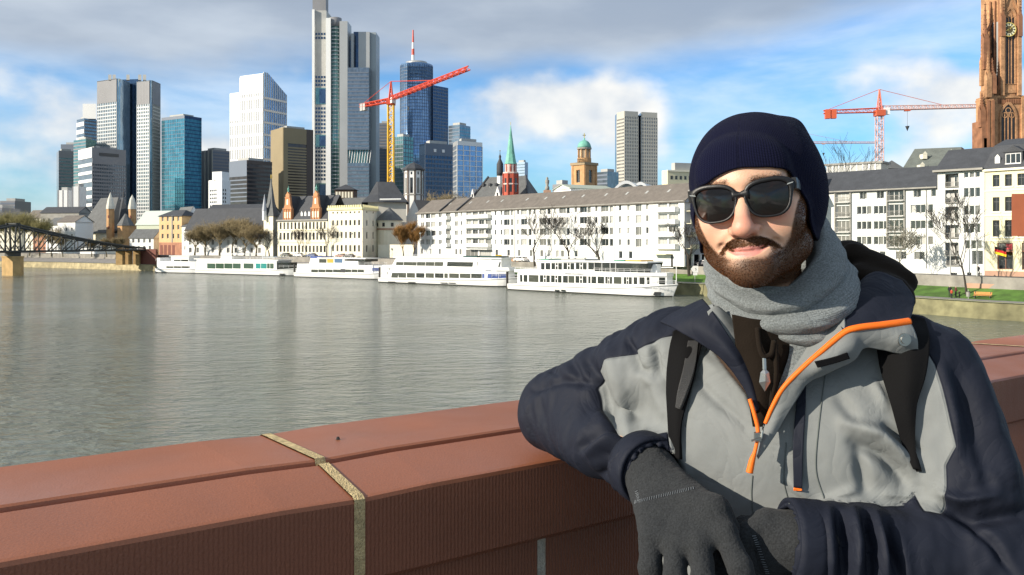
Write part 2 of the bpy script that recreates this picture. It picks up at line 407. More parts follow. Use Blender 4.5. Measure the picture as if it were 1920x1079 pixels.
def holes_wall(mb, p0, p1, z0, z1, holes, depth, mi=0):
    u, n, L_ = frame(p0, p1); p0 = Vector((p0[0], p0[1], 0))
    xs = sorted({0.0, L_}|{q for h in holes for q in h[:2]}); zs = sorted({z0, z1}|{q for h in holes for q in h[2:4]})
    A = lambda x, z, d=0.0: p0+u*x-n*d+Z*z
    for i in range(len(xs)-1):
        run = None
        for j in range(len(zs)-1):
            cx, cz = (xs[i]+xs[i+1])/2, (zs[j]+zs[j+1])/2
            inh = any(h[0] < cx < h[1] and h[2] < cz < h[3] for h in holes)
            if not inh:
                if run is None: run = zs[j]
            if inh and run is not None: mb.quad(A(xs[i], run), A(xs[i+1], run), A(xs[i+1], zs[j]), A(xs[i], zs[j]), mi); run = None
        if run is not None: mb.quad(A(xs[i], run), A(xs[i+1], run), A(xs[i+1], zs[-1]), A(xs[i], zs[-1]), mi)
    for a, b, c, d in (h[:4] for h in holes):
        mb.quad(A(a, c), A(a, c, depth), A(a, d, depth), A(a, d), mi); mb.quad(A(b, c, depth), A(b, c), A(b, d), A(b, d, depth), mi)
        mb.quad(A(a, d), A(a, d, depth), A(b, d, depth), A(b, d), mi); mb.quad(A(a, c, depth), A(a, c), A(b, c), A(b, c, depth), mi)
def windows(par, p0, p1, holes, depth, kinds='casement', seed=1, wallm=None, fr=None, bias=(.6, .9)):
    u, n, L_ = frame(p0, p1); rg = random.Random(seed); p0 = Vector((p0[0], p0[1], 0)); rz = math.atan2(u.y, u.x)
    for h in holes:
        k = h[4] if len(h) > 4 else kinds
        if k is None: continue
        q = rg.random(); gi = 0 if q < bias[0] else 1 if q < bias[1] else 2
        put('window', window_mesh(h[1]-h[0], h[3]-h[2], k, gi, wallm, fr), par, p0+u*h[0]-n*(depth-.0)+Z*h[2], rz)
def px_on(p0, p1, px):
    """distance along p0-p1 at which the line of sight through photo column px crosses it"""
    k = (px-960)/FOC; p0 = Vector(p0); p1 = Vector(p1); d = p1-p0
    t = (k*p0.y-p0.x)/(d.x-k*d.y); return t*d.length
def grid(us, w, zs, h, kind=None): return [((a-w/2, a+w/2, z-h/2, z+h/2)+((kind,) if kind else ())) for a in us for z in zs]
def gable_roof(mb, p0, p1, dep, ze, zr, over=.5, mi=0, hip=0.0, thick=.25):
    """ridge parallel to p0-p1, going back dep metres"""
    u, n, L_ = frame(p0, p1); a = Vector((p0[0], p0[1], 0)); s = (zr-ze)/(dep/2)
    F0 = a-u*over+n*over+Z*(ze-s*over); F1 = a+u*(L_+over)+n*over+Z*(ze-s*over); B0 = a-u*over-n*(dep+over)+Z*(ze-s*over); B1 = a+u*(L_+over)-n*(dep+over)+Z*(ze-s*over)
    R0 = a+u*(hip-over if not hip else hip)-n*dep/2+Z*zr; R1 = a+u*(L_+over if not hip else L_-hip)-n*dep/2+Z*zr
    mb.quad(F0, F1, R1, R0, mi); mb.quad(B1, B0, R0, R1, mi)
    d = Z*-thick
    mb.quad(F0+d, F1+d, F1, F0, mi); mb.quad(B1+d, B0+d, B0, B1, mi)
    if hip: mb.add([F0, R0, B0], [(0, 1, 2)], mi); mb.add([F1, B1, R1], [(0, 1, 2)], mi)
    else:
        mb.quad(F0, R0, R0+d, F0+d, mi); mb.quad(R0, B0, B0+d, R0+d, mi); mb.quad(R1, F1, F1+d, R1+d, mi); mb.quad(B1, R1, R1+d, B1+d, mi)
    mb.quad(F1+d, F0+d, B0+d, B1+d, mi)
def tile_mat(name, col, rows=3.2):
    m, nt, b = node_mat(name); L = nt.links.new; b.inputs['Roughness'].default_value = .75
    tc = nt.nodes.new('ShaderNodeTexCoord'); n = nt.nodes.new('ShaderNodeTexNoise'); n.inputs['Scale'].default_value = .7; n.inputs['Detail'].default_value = 6; L(tc.outputs['Object'], n.inputs[0])
    n2 = nt.nodes.new('ShaderNodeTexNoise'); n2.inputs['Scale'].default_value = 5; n2.inputs['Detail'].default_value = 2; L(tc.outputs['Object'], n2.inputs[0])
    ad = nt.nodes.new('ShaderNodeMath'); ad.operation = 'ADD'; L(n.outputs[0], ad.inputs[0]); L(n2.outputs[0], ad.inputs[1])
    mr = nt.nodes.new('ShaderNodeMapRange'); L(ad.outputs[0], mr.inputs[0]); mr.inputs[1].default_value = .6; mr.inputs[2].default_value = 1.4; mr.inputs[3].default_value = .7; mr.inputs[4].default_value = 1.3
    vm = nt.nodes.new('ShaderNodeVectorMath'); vm.operation = 'SCALE'; vm.inputs[0].default_value = col; L(mr.outputs[0], vm.inputs['Scale']); L(vm.outputs[0], b.inputs['Base Color'])
    sx = nt.nodes.new('ShaderNodeSeparateXYZ'); L(tc.outputs['Object'], sx.inputs[0]); fr = nt.nodes.new('ShaderNodeMath'); fr.operation = 'MULTIPLY'; L(sx.outputs[2], fr.inputs[0]); fr.inputs[1].default_value = rows
    f2 = nt.nodes.new('ShaderNodeMath'); f2.operation = 'FRACT'; L(fr.outputs[0], f2.inputs[0])
    bp = nt.nodes.new('ShaderNodeBump'); bp.inputs['Strength'].default_value = .5; bp.inputs['Distance'].default_value = .08; L(f2.outputs[0], bp.inputs['Height']); L(bp.outputs[0], b.inputs['Normal']); return m
slate = tile_mat('slate_roof', (0.052, 0.056, 0.064)); slate_l = tile_mat('grey_slate_roof', (0.115, 0.12, 0.12)); tile_b = tile_mat('brown_tile_roof', (0.155, 0.135, 0.115)); tile_g = tile_mat('green_grey_roof', (0.13, 0.145, 0.13))
white_r = mat('white_render', (0.80, 0.80, 0.77), .85, var=.04, vscale=.25, var2=.03, v2scale=2.5)
cream_r = mat('cream_render', (0.80, 0.755, 0.60), .85, var=.06, vscale=.3)
yellow_r = mat('pale_yellow_render', (0.74, 0.68, 0.46), .85, var=.05, vscale=.3)
ochre = mat('ochre_sandstone', (0.50, 0.29, 0.135), .85, var=.18, vscale=.5, bump=.3, bscale=3)
redsand = mat('red_sandstone_far', (0.42, 0.20, 0.12), .85, var=.2, vscale=.5, bump=.3, bscale=3)
grey_st = mat('grey_stone', (0.30, 0.29, 0.26), .85, var=.15, vscale=.5)
conc = mat('pale_concrete', (0.42, 0.42, 0.40), .8, var=.08, vscale=.2)
copper = mat('green_copper', (0.16, 0.42, 0.33), .6, var=.2, vscale=.6)
gold = mat('gilding', (0.85, 0.55, 0.12), .25, metal=1)
black_st = mat('dark_steel', (0.025, 0.026, 0.028), .5)

# ---------------------------------------------------------------- high-rises
def pane_mat(name, col, col2, rough=.12, metal=.55, fl=3.6, bay=1.6, amt=.5):
    """curtain wall: every pane a little different (blinds, tilt), reflecting the sky"""
    m, nt, b = node_mat(name); L = nt.links.new; b.inputs['Roughness'].default_value = rough; b.inputs['Metallic'].default_value = metal
    tc = nt.nodes.new('ShaderNodeTexCoord'); sx = nt.nodes.new('ShaderNodeSeparateXYZ'); L(tc.outputs['Object'], sx.inputs[0])
    def mth(op, a, k):
        q = nt.nodes.new('ShaderNodeMath'); q.operation = op; L(a, q.inputs[0])
        if isinstance(k, (int, float)): q.inputs[1].default_value = k
        else: L(k, q.inputs[1])
        return q.outputs[0]
    xy = mth('FLOOR', mth('DIVIDE', mth('ADD', sx.outputs[0], mth('MULTIPLY', sx.outputs[1], .7)), bay), 0); z = mth('FLOOR', mth('DIVIDE', sx.outputs[2], fl), 0)
    cb = nt.nodes.new('ShaderNodeCombineXYZ'); L(xy, cb.inputs[0]); L(z, cb.inputs[1]); wn = nt.nodes.new('ShaderNodeTexWhiteNoise'); wn.noise_dimensions = '3D'; L(cb.outputs[0], wn.inputs[0])
    big = nt.nodes.new('ShaderNodeTexNoise'); big.inputs['Scale'].default_value = .035; big.inputs['Detail'].default_value = 3; L(tc.outputs['Object'], big.inputs[0])
    mx = nt.nodes.new('ShaderNodeMix'); mx.data_type = 'RGBA'; f = mth('ADD', mth('MULTIPLY', wn.outputs[0], amt), mth('MULTIPLY', big.outputs[0], .5)); L(f, mx.inputs[0]); mx.inputs[6].default_value = (*col, 1); mx.inputs[7].default_value = (*col2, 1); L(mx.outputs[2], b.inputs['Base Color'])
    bp = nt.nodes.new('ShaderNodeBump'); bp.inputs['Strength'].default_value = .12; bp.inputs['Distance'].default_value = .5; L(wn.outputs[0], bp.inputs['Height'])
    bp2 = nt.nodes.new('ShaderNodeBump'); bp2.inputs['Strength'].default_value = .2; bp2.inputs['Distance'].default_value = 2.0; L(big.outputs[0], bp2.inputs['Height']); L(bp2.outputs[0], b.inputs['Normal'])
    return m
def face_grid(par, p0, p1, z0, z1, fl, bay, sp, fin, bm, fm=None, pr=.35, top=0.0, split=False):
    """spandrel bands and mullions standing proud of the glass on one face"""
    u, n, L_ = frame(p0, p1); o = Vector((p0[0], p0[1], 0)); nf = max(1, int((z1-top-z0)/fl)); fh = (z1-top-z0)/nf
    mb = MB()
    for i in range(nf):
        if sp <= 0: break
        b = mb if not split else MB()
        b.obox(o, u, n, Z, (0.05, 0, z0+i*fh), (L_-.05, pr, z0+i*fh+sp*fh))
        if split: b.build('spandrel', bm, par)
    if sp > 0 and not split: mb.build('spandrel', bm, par, stuff=True)
    if top > 0: MB().obox(o, u, n, Z, (0.02, 0, z1-top), (L_-.02, pr+.04, z1+.3)).build('parapet_band', bm, par)
    if fin > 0:
        nb = max(1, round(L_/bay)); mb = MB()
        for i in range(nb+1): x = i*L_/nb; mb.obox(o, u, n, Z, (x-fin/2, 0, z0), (x+fin/2, pr+.06, z1-top))
        mb.build('mullion', fm or bm, par, stuff=True)
def tower_body(name, label, pts, ytop, Y, core, zb=6, cat='building', back=30, roofm=None, zt=None):
    """pts: visible corners left to right as (px, Y)"""
    g = [V2(a, b) for a, b in pts]; zt = zt if zt is not None else PZ(ytop, Y); t = thing(name, label, cat, Vector((g[0].x, g[0].y, zb)))
    poly = [tuple(q) for q in g]
    if len(g) == 3: poly.append(tuple(g[0]+g[2]-g[1]))
    else:
        u, n, L_ = frame(g[0], g[-1]); poly += [tuple(g[-1]-n*back), tuple(g[0]-n*back)]
    MB().prism(poly, zb, zt).build('curtain_wall' if 'glass' in core.name else 'wall', core, t)
    mb = MB(); c = sum((Vector(q) for q in poly), Vector())/len(poly); mb.prism([tuple(c+(Vector(q)-c)*.6) for q in poly], zt, zt+3.0); mb.build('roof_plant', roofm or conc, t)
    return t, g, zt
# ================================================================ the bank towers
g_blue = pane_mat('glass_blue', (0.09, 0.20, 0.40), (0.28, 0.46, 0.70)); g_teal = pane_mat('glass_teal', (0.03, 0.13, 0.18), (0.10, 0.32, 0.40)); g_dark = pane_mat('glass_navy', (0.025, 0.05, 0.10), (0.07, 0.12, 0.20))
g_grey = pane_mat('glass_grey', (0.10, 0.13, 0.16), (0.24, 0.28, 0.32)); g_brown = pane_mat('glass_bronze', (0.03, 0.028, 0.03), (0.09, 0.07, 0.065), metal=.35); g_green = pane_mat('glass_green', (0.07, 0.16, 0.16), (0.20, 0.34, 0.32)); g_pale = pane_mat('glass_pale', (0.20, 0.28, 0.33), (0.42, 0.50, 0.54))
panel = mat('aluminium_panel', (0.40, 0.41, 0.41), .45, metal=.3, var=.06, vscale=.05); panel_d = mat('grey_panel', (0.22, 0.22, 0.23), .6, var=.08, vscale=.05); panel_w = mat('white_panel', (0.78, 0.78, 0.76), .5, var=.04, vscale=.05)
sandp = mat('sand_panel', (0.27, 0.215, 0.125), .7, var=.08, vscale=.05); beige = mat('beige_stone', (0.50, 0.48, 0.42), .75, var=.06, vscale=.05); bluep = mat('blue_grey_panel', (0.13, 0.16, 0.21), .5, var=.06, vscale=.05); brownp = mat('brown_panel', (0.085, 0.062, 0.05), .6, var=.1, vscale=.05)
# far-left grey slab
t, g, zt = tower_body('office_tower', 'plain grey brown office slab at the far left of the skyline', [(106, 1010), (110, 990), (140, 1000)], 283, 990, g_grey); face_grid(t, g[1], g[2], 6, zt, 3.6, 3, .6, 0, panel_d, pr=.4, top=8)
tower_body('office_tower', 'low blue grey setback block behind the far left slab', [(114, 1040), (140, 1040)], 271, 1040, bluep)
t, g, zt = tower_body('office_tower', 'white banded stepped tower half hidden behind the silver twin tower', [(144, 1060), (158, 1045), (182, 1060)], 222, 1045, g_grey); face_grid(t, g[0], g[1], 6, zt, 9, 3, .55, 0, panel_w, pr=.5, split=True); face_grid(t, g[1], g[2], 6, zt, 4, 3, .5, 0, panel_d, pr=.4)
MB().prism([tuple(V2(155, 1050)), tuple(V2(180, 1050)), tuple(V2(180, 1075)), tuple(V2(155, 1075))], zt, PZ(195, 1050)).build('upper_storeys', panel_w, t)
t, g, zt = tower_body('office_tower', 'narrow green grey glass tower left of the silver twin tower', [(138, 960), (161, 945), (181, 960)], 261, 945, g_green); face_grid(t, g[0], g[1], 6, zt, 3.6, 3, .35, 0, panel_d, pr=.2)
t, g, zt = tower_body('office_tower', 'wide grey office block with white bands on its left side', [(148, 880), (173, 850), (236, 878)], 277, 850, g_grey)
face_grid(t, g[0], g[1], 6, zt, 8.0, 4, .38, 0, panel_w, pr=.6, top=10, split=True); face_grid(t, g[1], g[2], 6, zt, 3.6, 2.4, .5, .35, panel_d, pr=.3, top=16)
MB().obox(Vector((g[1].x, g[1].y, 0)), *frame(g[1], g[2])[:2], Z, (7, .32, zt-7.5), (27, .8, zt-4.5)).build('sign', frame_g, t)
MB().prism([tuple(V2(176, 860)), tuple(V2(206, 872)), tuple(V2(206, 890)), tuple(V2(176, 880))], zt, zt+3).build('roof_plant', panel_d, t)
for a, b, y0, y1, Y in ((109, 127, 357, 390, 820), (136, 148, 350, 392, 800)):
    t, g, zt = tower_body('office_building', 'small bright white slab in front of the %s' % ('far left grey slab' if a == 109 else 'banded grey office block'), [(a, Y), (b, Y)], y0, Y, panel_w, back=14); face_grid(t, g[0], g[1], 6, zt, 40, 5.5, 0, 1.0, panel_d, pr=.1)
# silver twin tower
t = thing('bank_tower', 'tall silver grey twin shaft tower with gridded facade and rounded corners', 'building', V2(222, 960)+Z*6)
def rounded(pts, r=4.0):
    out = []; n = len(pts)
    for i in range(n):
        p = Vector(pts[i][:2]); a = (Vector(pts[i-1][:2])-p).normalized(); b = (Vector(pts[(i+1) % n][:2])-p).normalized()
        A, B = p+a*r, p+b*r
        for k in range(5): s = k/4; out.append(tuple(A*(1-s)**2+p*2*s*(1-s)+B*s*s))
    return out
za, zb_ = PZ(147, 955), PZ(152, 945)
A = [V2(180, 975), V2(222, 955), V2(246, 985)]; A.append(A[0]+A[2]-A[1]); B = [V2(254, 950), V2(284, 940), V2(302, 965)]; B.append(B[0]+B[2]-B[1])
MB().prism(rounded([tuple(q) for q in A]), 6, za).build('curtain_wall', g_pale, t); MB().prism(rounded([tuple(q) for q in B]), 6, zb_).build('curtain_wall', g_pale, t)
MB().prism([tuple(V2(216, 990)), tuple(V2(262, 985)), tuple(V2(262, 1010)), tuple(V2(216, 1010))], 6, PZ(150, 990)).build('recessed_core', g_dark, t)
for (a, b), z, bay, m_ in (((A[0], A[1]), za, 3.2, panel), ((B[0], B[1]), zb_, 2.6, panel), ((B[1], B[2]), zb_, 2.6, beige)):
    u, n, L_ = frame(a, b); a2 = a+u*3; b2 = b-u*3; face_grid(t, a2, b2, 6, z-26, 3.9, bay, .34, .7, m_, pr=.5); face_grid(t, a2, b2, z-26, z, 26, 2.2, .96, .6, panel_d, pr=.5)
for px in (206, 214, 240, 262, 271): MB().prism([tuple(V2(px-3, 960)), tuple(V2(px+3, 960)), tuple(V2(px+3, 966)), tuple(V2(px-3, 966))], za-1, za+5).build('roof_plant', conc, t)
# teal glass tower
t, g, zt = tower_body('glass_tower', 'teal blue glass tower with sharp corner right of the silver twin tower', [(303, 945), (346, 925), (378, 945)], 217, 925, g_teal)
face_grid(t, g[0], g[1], 6, zt, 4, 3.0, .10, .18, bluep, pr=.12, top=3); face_grid(t, g[1], g[2], 6, zt, 4, 3.0, .25, 0, g_dark, pr=.12, top=3)
t, g, zt = tower_body('office_tower', 'slim grey and beige tower between teal glass tower and white tower', [(378, 1000), (398, 985), (436, 1005)], 281, 985, panel_d); face_grid(t, g[0], g[1], 6, zt, 200, 8, 0, 2.5, beige, pr=.5); face_grid(t, g[1], g[2], 6, zt, 3.6, 3, .5, 0, bluep, pr=.3)
# small white block with punched windows
p = [V2(391, 712), V2(416, 700), V2(432, 712)]; zt = PZ(337, 700); t = thing('office_building', 'small bright white block with punched windows below the white tower', 'building', p[1]+Z*6)
mb = MB(); H1 = [(x, x+2.0, z, z+1.7, 'dark') for x in [1.6+2.75*i for i in range(4)] for z in [8+3.2*j for j in range(15)] if z < zt-3]; u, n, L1 = frame(p[0], p[1]); H1 = [h for h in H1 if h[1] < L1-.5]
holes_wall(mb, p[0], p[1], 6, zt, H1, .4); H2 = [(x, x+1.9, z, z+2.0, 'dark') for x in (1.2, 4.3) for z in [8+3.2*j for j in range(15)] if z < zt-3]; holes_wall(mb, p[1], p[2], 6, zt, H2, .4)
q = p[0]+p[2]-p[1]; mb.quad(*(Vector((a.x, a.y, zt)) for a in (p[0], p[1], p[2], q))); mb.build('wall', panel_w, t); windows(t, p[0], p[1], H1, .4, seed=4, bias=(.8, 1)); windows(t, p[1], p[2], H2, .4, seed=5, bias=(.9, 1))
MB().prism([tuple(V2(398, 706)), tuple(V2(416, 702)), tuple(V2(430, 712)), tuple(V2(412, 716))], zt, PZ(322, 702)).build('roof_plant', panel_w, t)
# white tower with the slanting top
pl, pm, pr_ = V2(432, 925), V2(494, 900), V2(537, 930); zt = PZ(135, 900); t = thing('white_tower', 'bright white gridded tower with slanted roof line', 'building', pm+Z*6)
qb = pl+pr_-pm; zl, zr = PZ(176, 925), PZ(178, 930); u, n, L1 = frame(pl, pm); us = px_on(pl, pm, 451)
S1 = pl+u*us; S1b = S1+(pr_-pm)
mb = MB(); mb.prism([tuple(pl), tuple(S1), tuple(S1b), tuple(qb)], 6, zl)
top = lambda a, z: Vector((a.x, a.y, z))
mb.add([top(S1, 6), top(pm, 6), top(pr_, 6), top(S1b, 6), top(S1, zt-2), top(pm, zt), top(pr_, zr), top(S1b, zr), top(pm+(pr_-pm)*.18, zt), top(S1+(pr_-pm)*.18, zt-2)], [(0, 1, 5, 4), (1, 2, 6, 8, 5), (2, 3, 7, 6), (3, 0, 4, 9, 7), (4, 5, 8, 9), (9, 8, 6, 7)])
mb.build('curtain_wall', g_blue, t)
wfin = MB(); fl = 13.0
for i in range(int((zt-6)/fl)+1):
    z = 6+i*fl
    if z+2.8 < zl: wfin.obox(Vector((pl.x, pl.y, 0)), u, n, Z, (0, 0, z), (L1, .8, z+2.8))
    elif z+2.8 < zt: wfin.obox(Vector((pl.x, pl.y, 0)), u, n, Z, (us, 0, z), (L1, .8, z+2.8))
nb = 19
for i in range(nb+1):
    x = L1*i/nb; wfin.obox(Vector((pl.x, pl.y, 0)), u, n, Z, (max(0, x-.72), 0, 6), (min(L1, x+.72), .9, (zl if x < us else zt-1.5-2*(1-(x-us)/(L1-us)))))
wfin.obox(Vector((pl.x, pl.y, 0)), u, n, Z, (us, 0, zt-22), (L1, .85, zt-1.6)); wfin.obox(Vector((pl.x, pl.y, 0)), u, n, Z, (0, 0, zl-30), (us, .85, zl)); wfin.build('white_grid', panel_w, t, stuff=True)
u2, n2, L2 = frame(pm, pr_); wf = MB()
for i in range(13):
    x = L2*i/12; zz = zt if x < .18*L2 else zt+(zr-zt)*(x/L2-.18)/.82; wf.obox(Vector((pm.x, pm.y, 0)), u2, n2, Z, (x-.3, 0, 6), (x+.3, .5, zz-.2))
for i in range(int((zt-6)/fl)): 
    z = 6+i*fl
    if z < zr-4: wf.obox(Vector((pm.x, pm.y, 0)), u2, n2, Z, (0, 0, z), (L2, .65, z+2.2))
wf.build('white_grid', panel, t, stuff=True)  # right face: grid painted greyer than the left to carry its shade
# brown office block in front of it
t, g, zt = tower_body('office_block', 'dark brown office block at the foot of the white tower', [(430, 770), (463, 755), (510, 775)], 301, 755, g_brown); face_grid(t, g[0], g[1], 6, zt, 3.6, 3, .3, 0, bluep, pr=.2, top=14); face_grid(t, g[1], g[2], 6, zt, 3.6, 3, .42, 0, brownp, pr=.3, top=3)
# sand-coloured tower
t, g, zt = tower_body('office_tower', 'dark tower with a sand coloured left side and striped front', [(508, 815), (531, 790), (587, 810)], 240, 790, g_brown); face_grid(t, g[0], g[1], 6, zt, 300, 40, 0, 0, sandp); 
u, n, L_ = frame(g[0], g[1]); MB().obox(Vector((g[0].x, g[0].y, 0)), u, n, Z, (0, 0, 6), (L_, .3, zt+.5)).build('side_wall', sandp, t)  # panel colour darkened to carry the shadow on this side
u, n, L_ = frame(g[1], g[2]); o = Vector((g[1].x, g[1].y, 0))
for x0, x1 in ((0, 4.5), (L_-7, L_)): MB().obox(o, u, n, Z, (x0, 0, 6), (x1, .5, zt+.5)).build('front_panel', sandp if x0 == 0 else brownp, t)
mb = MB()
for i in range(36): 
    z = 6+i*(zt-22)/36; mb.obox(o, u, n, Z, (4.5, 0, z), (L_-7, .45, z+1.5))
mb.build('spandrel', sandp, t, stuff=True); MB().obox(o, u, n, Z, (4.5, 0, zt-14), (L_-7, .4, zt+.4)).build('parapet_band', sandp, t)
# ---- the tallest tower, with lit pillars and sky gardens
Yc = 890; t = thing('bank_skyscraper', 'tallest pale grey skyscraper with stepped shafts and open sky gardens', 'building', V2(640, Yc)+Z*6)
def tb(name, a, b, yt, Y, d, m, yb=None, sk=0): 
    z0 = 6 if yb is None else PZ(yb, Y); mb = MB().prism([tuple(V2(a, Y)), tuple(V2(b, Y)), tuple(V2(b, Y)+Vector((sk, d, 0))), tuple(V2(a, Y)+Vector((sk, d, 0)))], z0, PZ(yt, Y)); return mb.build(name, m, t)
tb('mast_base', 586, 611, -18, 905, 12, panel_d, 22); tb('corner_pillar', 585, 589.5, 18, 889, 30, panel_w); tb('west_shaft', 589.5, 612, 20, 892, 30, conc)
wm = MB(); o = Vector((V2(590.5, 892).x, 892, 0)); wL = V2(611, 892).x-o.x
for i in range(62):
    z = PZ(375, 892)+i*4.1
    if PZ(276, 892) > z > PZ(345, 892)-0 or PZ(200, 892) > z > PZ(250, 892) or PZ(62, 892) > z > PZ(75, 892) or PZ(142, 892) > z > PZ(165, 892):
        for k in range(4): wm.box((o.x+wL*(k+.2)/4, 891.75, z), (o.x+wL*(k+.85)/4, 892.1, z+2.3))
wm.build('window', g_dark, t, stuff=True)
for y0, y1 in ((165, 196), (253, 276), (344, 385)): tb('sky_garden', 591.5, 611.5, y0, 891.6, 2, g_green, y1); tb('garden_glass', 599, 611.2, y0+2, 891.3, 1, g_dark, y1-2)
tb('corner_pillar', 611, 620, 34, 884, 26, panel_w)
mb = MB(); c = V2(629, 892); mb.cyl((c.x, c.y), 6.2, 6.2, 6, PZ(50, 888), 24); mb.build('rounded_glass_shaft', g_green, t, True)
mb = MB(); mb.cyl((c.x, c.y), 6.4, 6.4, PZ(50, 888), PZ(33, 888), 24); mb.build('shaft_cap', panel_d, t, True)
mb = MB()
for i in range(64):
    z = 10+i*3.9
    if z < PZ(52, 888): mb.cyl((c.x, c.y), 6.35, 6.35, z, z+1.0, 24)
mb.build('floor_band', panel, t, stuff=True)
tb('pillar', 636.5, 651.5, 40, 886, 22, panel); tb('slot', 651.5, 658, 76, 900, 20, g_blue); tb('slot_pillar', 658, 663, 63, 893, 22, panel); tb('slot', 663, 672, 60, 900, 20, g_dark); tb('east_wall', 672, 693, 60, 894, 26, panel); tb('east_pillar', 693, 705, 61, 897, 24, mat('aluminium_edge', (.30, .34, .36), .5, metal=.3))
tb('front_block', 651.5, 692, 127, 884, 12, g_grey, 281); tb('front_block', 651.5, 692, 306, 884, 12, g_grey); tb('sky_garden', 652, 690, 280, 889, 6, g_green, 307)
mb = MB(); a, b = V2(652, 884), V2(691.5, 884)
for i in range(56):
    z = PZ(378, 884)+i*3.9
    if z < PZ(310, 884) or PZ(280, 884) < z < PZ(131, 884): mb.box((a.x, 883.7, z), (b.x, 884.1, z+1.5))
mb.build('spandrel', bluep, t, stuff=True)
mb = MB()
for k in range(9): mb.tube([(a.x+(b.x-a.x)*k/8, 887, PZ(307, 884)), (a.x+(b.x-a.x)*(k+.7)/8, 887, PZ(281, 884))], .35, 5)
mb.build('garden_strut', panel_w, t)
# ---- blue cylinder tower with red and white mast
Ym = 960; t = thing('blue_glass_tower', 'blue glass cylinder tower with square wing and red and white mast', 'building', V2(780, Ym)+Z*6)
c = V2(781, Ym+18); mb = MB(); mb.cyl((c.x, c.y), 18.6, 18.6, 6, PZ(117, Ym), 40); mb.build('cylinder', g_blue, t, True)
mb = MB()
for i in range(60):
    z = 8+i*3.7
    if z < PZ(120, Ym): mb.cyl((c.x, c.y), 18.68, 18.68, z, z+.5, 40)
for k in range(40): a = 2*math.pi*k/40; mb.cyl((c.x+18.7*math.cos(a), c.y+18.7*math.sin(a)), .16, .16, 6, PZ(119, Ym), 4)
mb.build('mullion', bluep, t, stuff=True)
mb = MB(); mb.cyl((c.x, c.y), 13, 12, PZ(117, Ym), PZ(111, Ym), 24); mb.build('roof_drum', panel, t, True)
g_ = [V2(797, Ym+22), V2(812, Ym+10), V2(840, Ym+28)]; MB().prism([tuple(g_[0]), tuple(g_[1]), tuple(g_[2]), tuple(g_[0]+g_[2]-g_[1])], 6, PZ(157, Ym)).build('square_wing', g_dark, t)
MB().prism([tuple(V2(797, Ym+34)), tuple(V2(812, Ym+30)), tuple(V2(812, Ym+50)), tuple(V2(797, Ym+50))], 6, PZ(127, Ym)).build('stair_core', g_dark, t); face_grid(t, g_[1], g_[2], 6, PZ(157, Ym), 3.7, 2.6, .3, .3, bluep, pr=.2)
mx_, zz = V2(774.5, Ym+16), [PZ(y, Ym) for y in (112, 98, 86, 74, 62, 50)]
for i in range(5): MB().cyl((mx_.x, mx_.y), 1.9-.25*i, 1.75-.25*i, zz[i], zz[i+1], 10).build('mast_section', [mat('mast_white', (.8, .8, .8), .5), mat('mast_red', (.65, .09, .05), .5)][i % 2 if i < 3 else 1], t)
# ---- others in the middle
t, g, zt = tower_body('office_tower', 'grey slab half hidden behind the yellow crane mast', [(711, 1000), (727, 1000)], 231, 1000, panel_d); face_grid(t, g[0], g[1], 6, zt, 3.6, 3, .5, 0, bluep, pr=.3)
t, g, zt = tower_body('glass_tower', 'squat green glass building right of the yellow crane mast', [(737, 850), (756, 842), (775, 852)], 256, 842, g_green); face_grid(t, g[0], g[1], 6, zt, 4, 3, .2, .25, bluep, pr=.2); face_grid(t, g[1], g[2], 6, zt, 4, 3, .2, .25, bluep, pr=.2)
t, g, zt = tower_body('office_tower', 'dark navy tower with bare front below the blue cylinder tower', [(786, 730), (797, 720), (851, 735)], 269, 720, g_dark); face_grid(t, g[1], g[2], 6, zt, 3.7, 3, .35, .3, bluep, pr=.25, top=10)
for k in (10, 20): MB().obox(Vector((g[1].x, g[1].y, 0)), *frame(g[1], g[2])[:2], Z, (k*.8, .3, zt-7), (k*.8+2.4, .7, zt-4.4)).build('sign', panel_w, t)
t, g, zt = tower_body('office_tower', 'blue grey tower top behind the white ribbed blue tower', [(841, 900), (862, 890), (882, 905)], 234, 890, g_grey); face_grid(t, g[0], g[1], 6, zt, 3.7, 3, .25, 0, bluep, pr=.2); face_grid(t, g[1], g[2], 6, zt, 3.7, 3, .25, 0, g_teal, pr=.2)
t, g, zt = tower_body('office_tower', 'blue tower with white ribs left of the grey church roof', [(850, 672), (857, 655), (904, 668)], 265, 655, g_blue); face_grid(t, g[0], g[1], 6, zt, 3.8, 3, .3, .4, panel, pr=.3, top=3); face_grid(t, g[1], g[2], 6, zt, 3.8, 5.2, .12, .55, panel_w, pr=.35, top=3)
t, g, zt = tower_body('office_tower', 'faint pale blue tower right of the green church spire', [(968, 1150), (984, 1140), (990, 1150)], 304, 1140, mat('hazy_blue_panel', (.30, .42, .55), .5)); face_grid(t, g[0], g[1], 6, zt, 3.8, 4, .3, 0, g_pale, pr=.2)
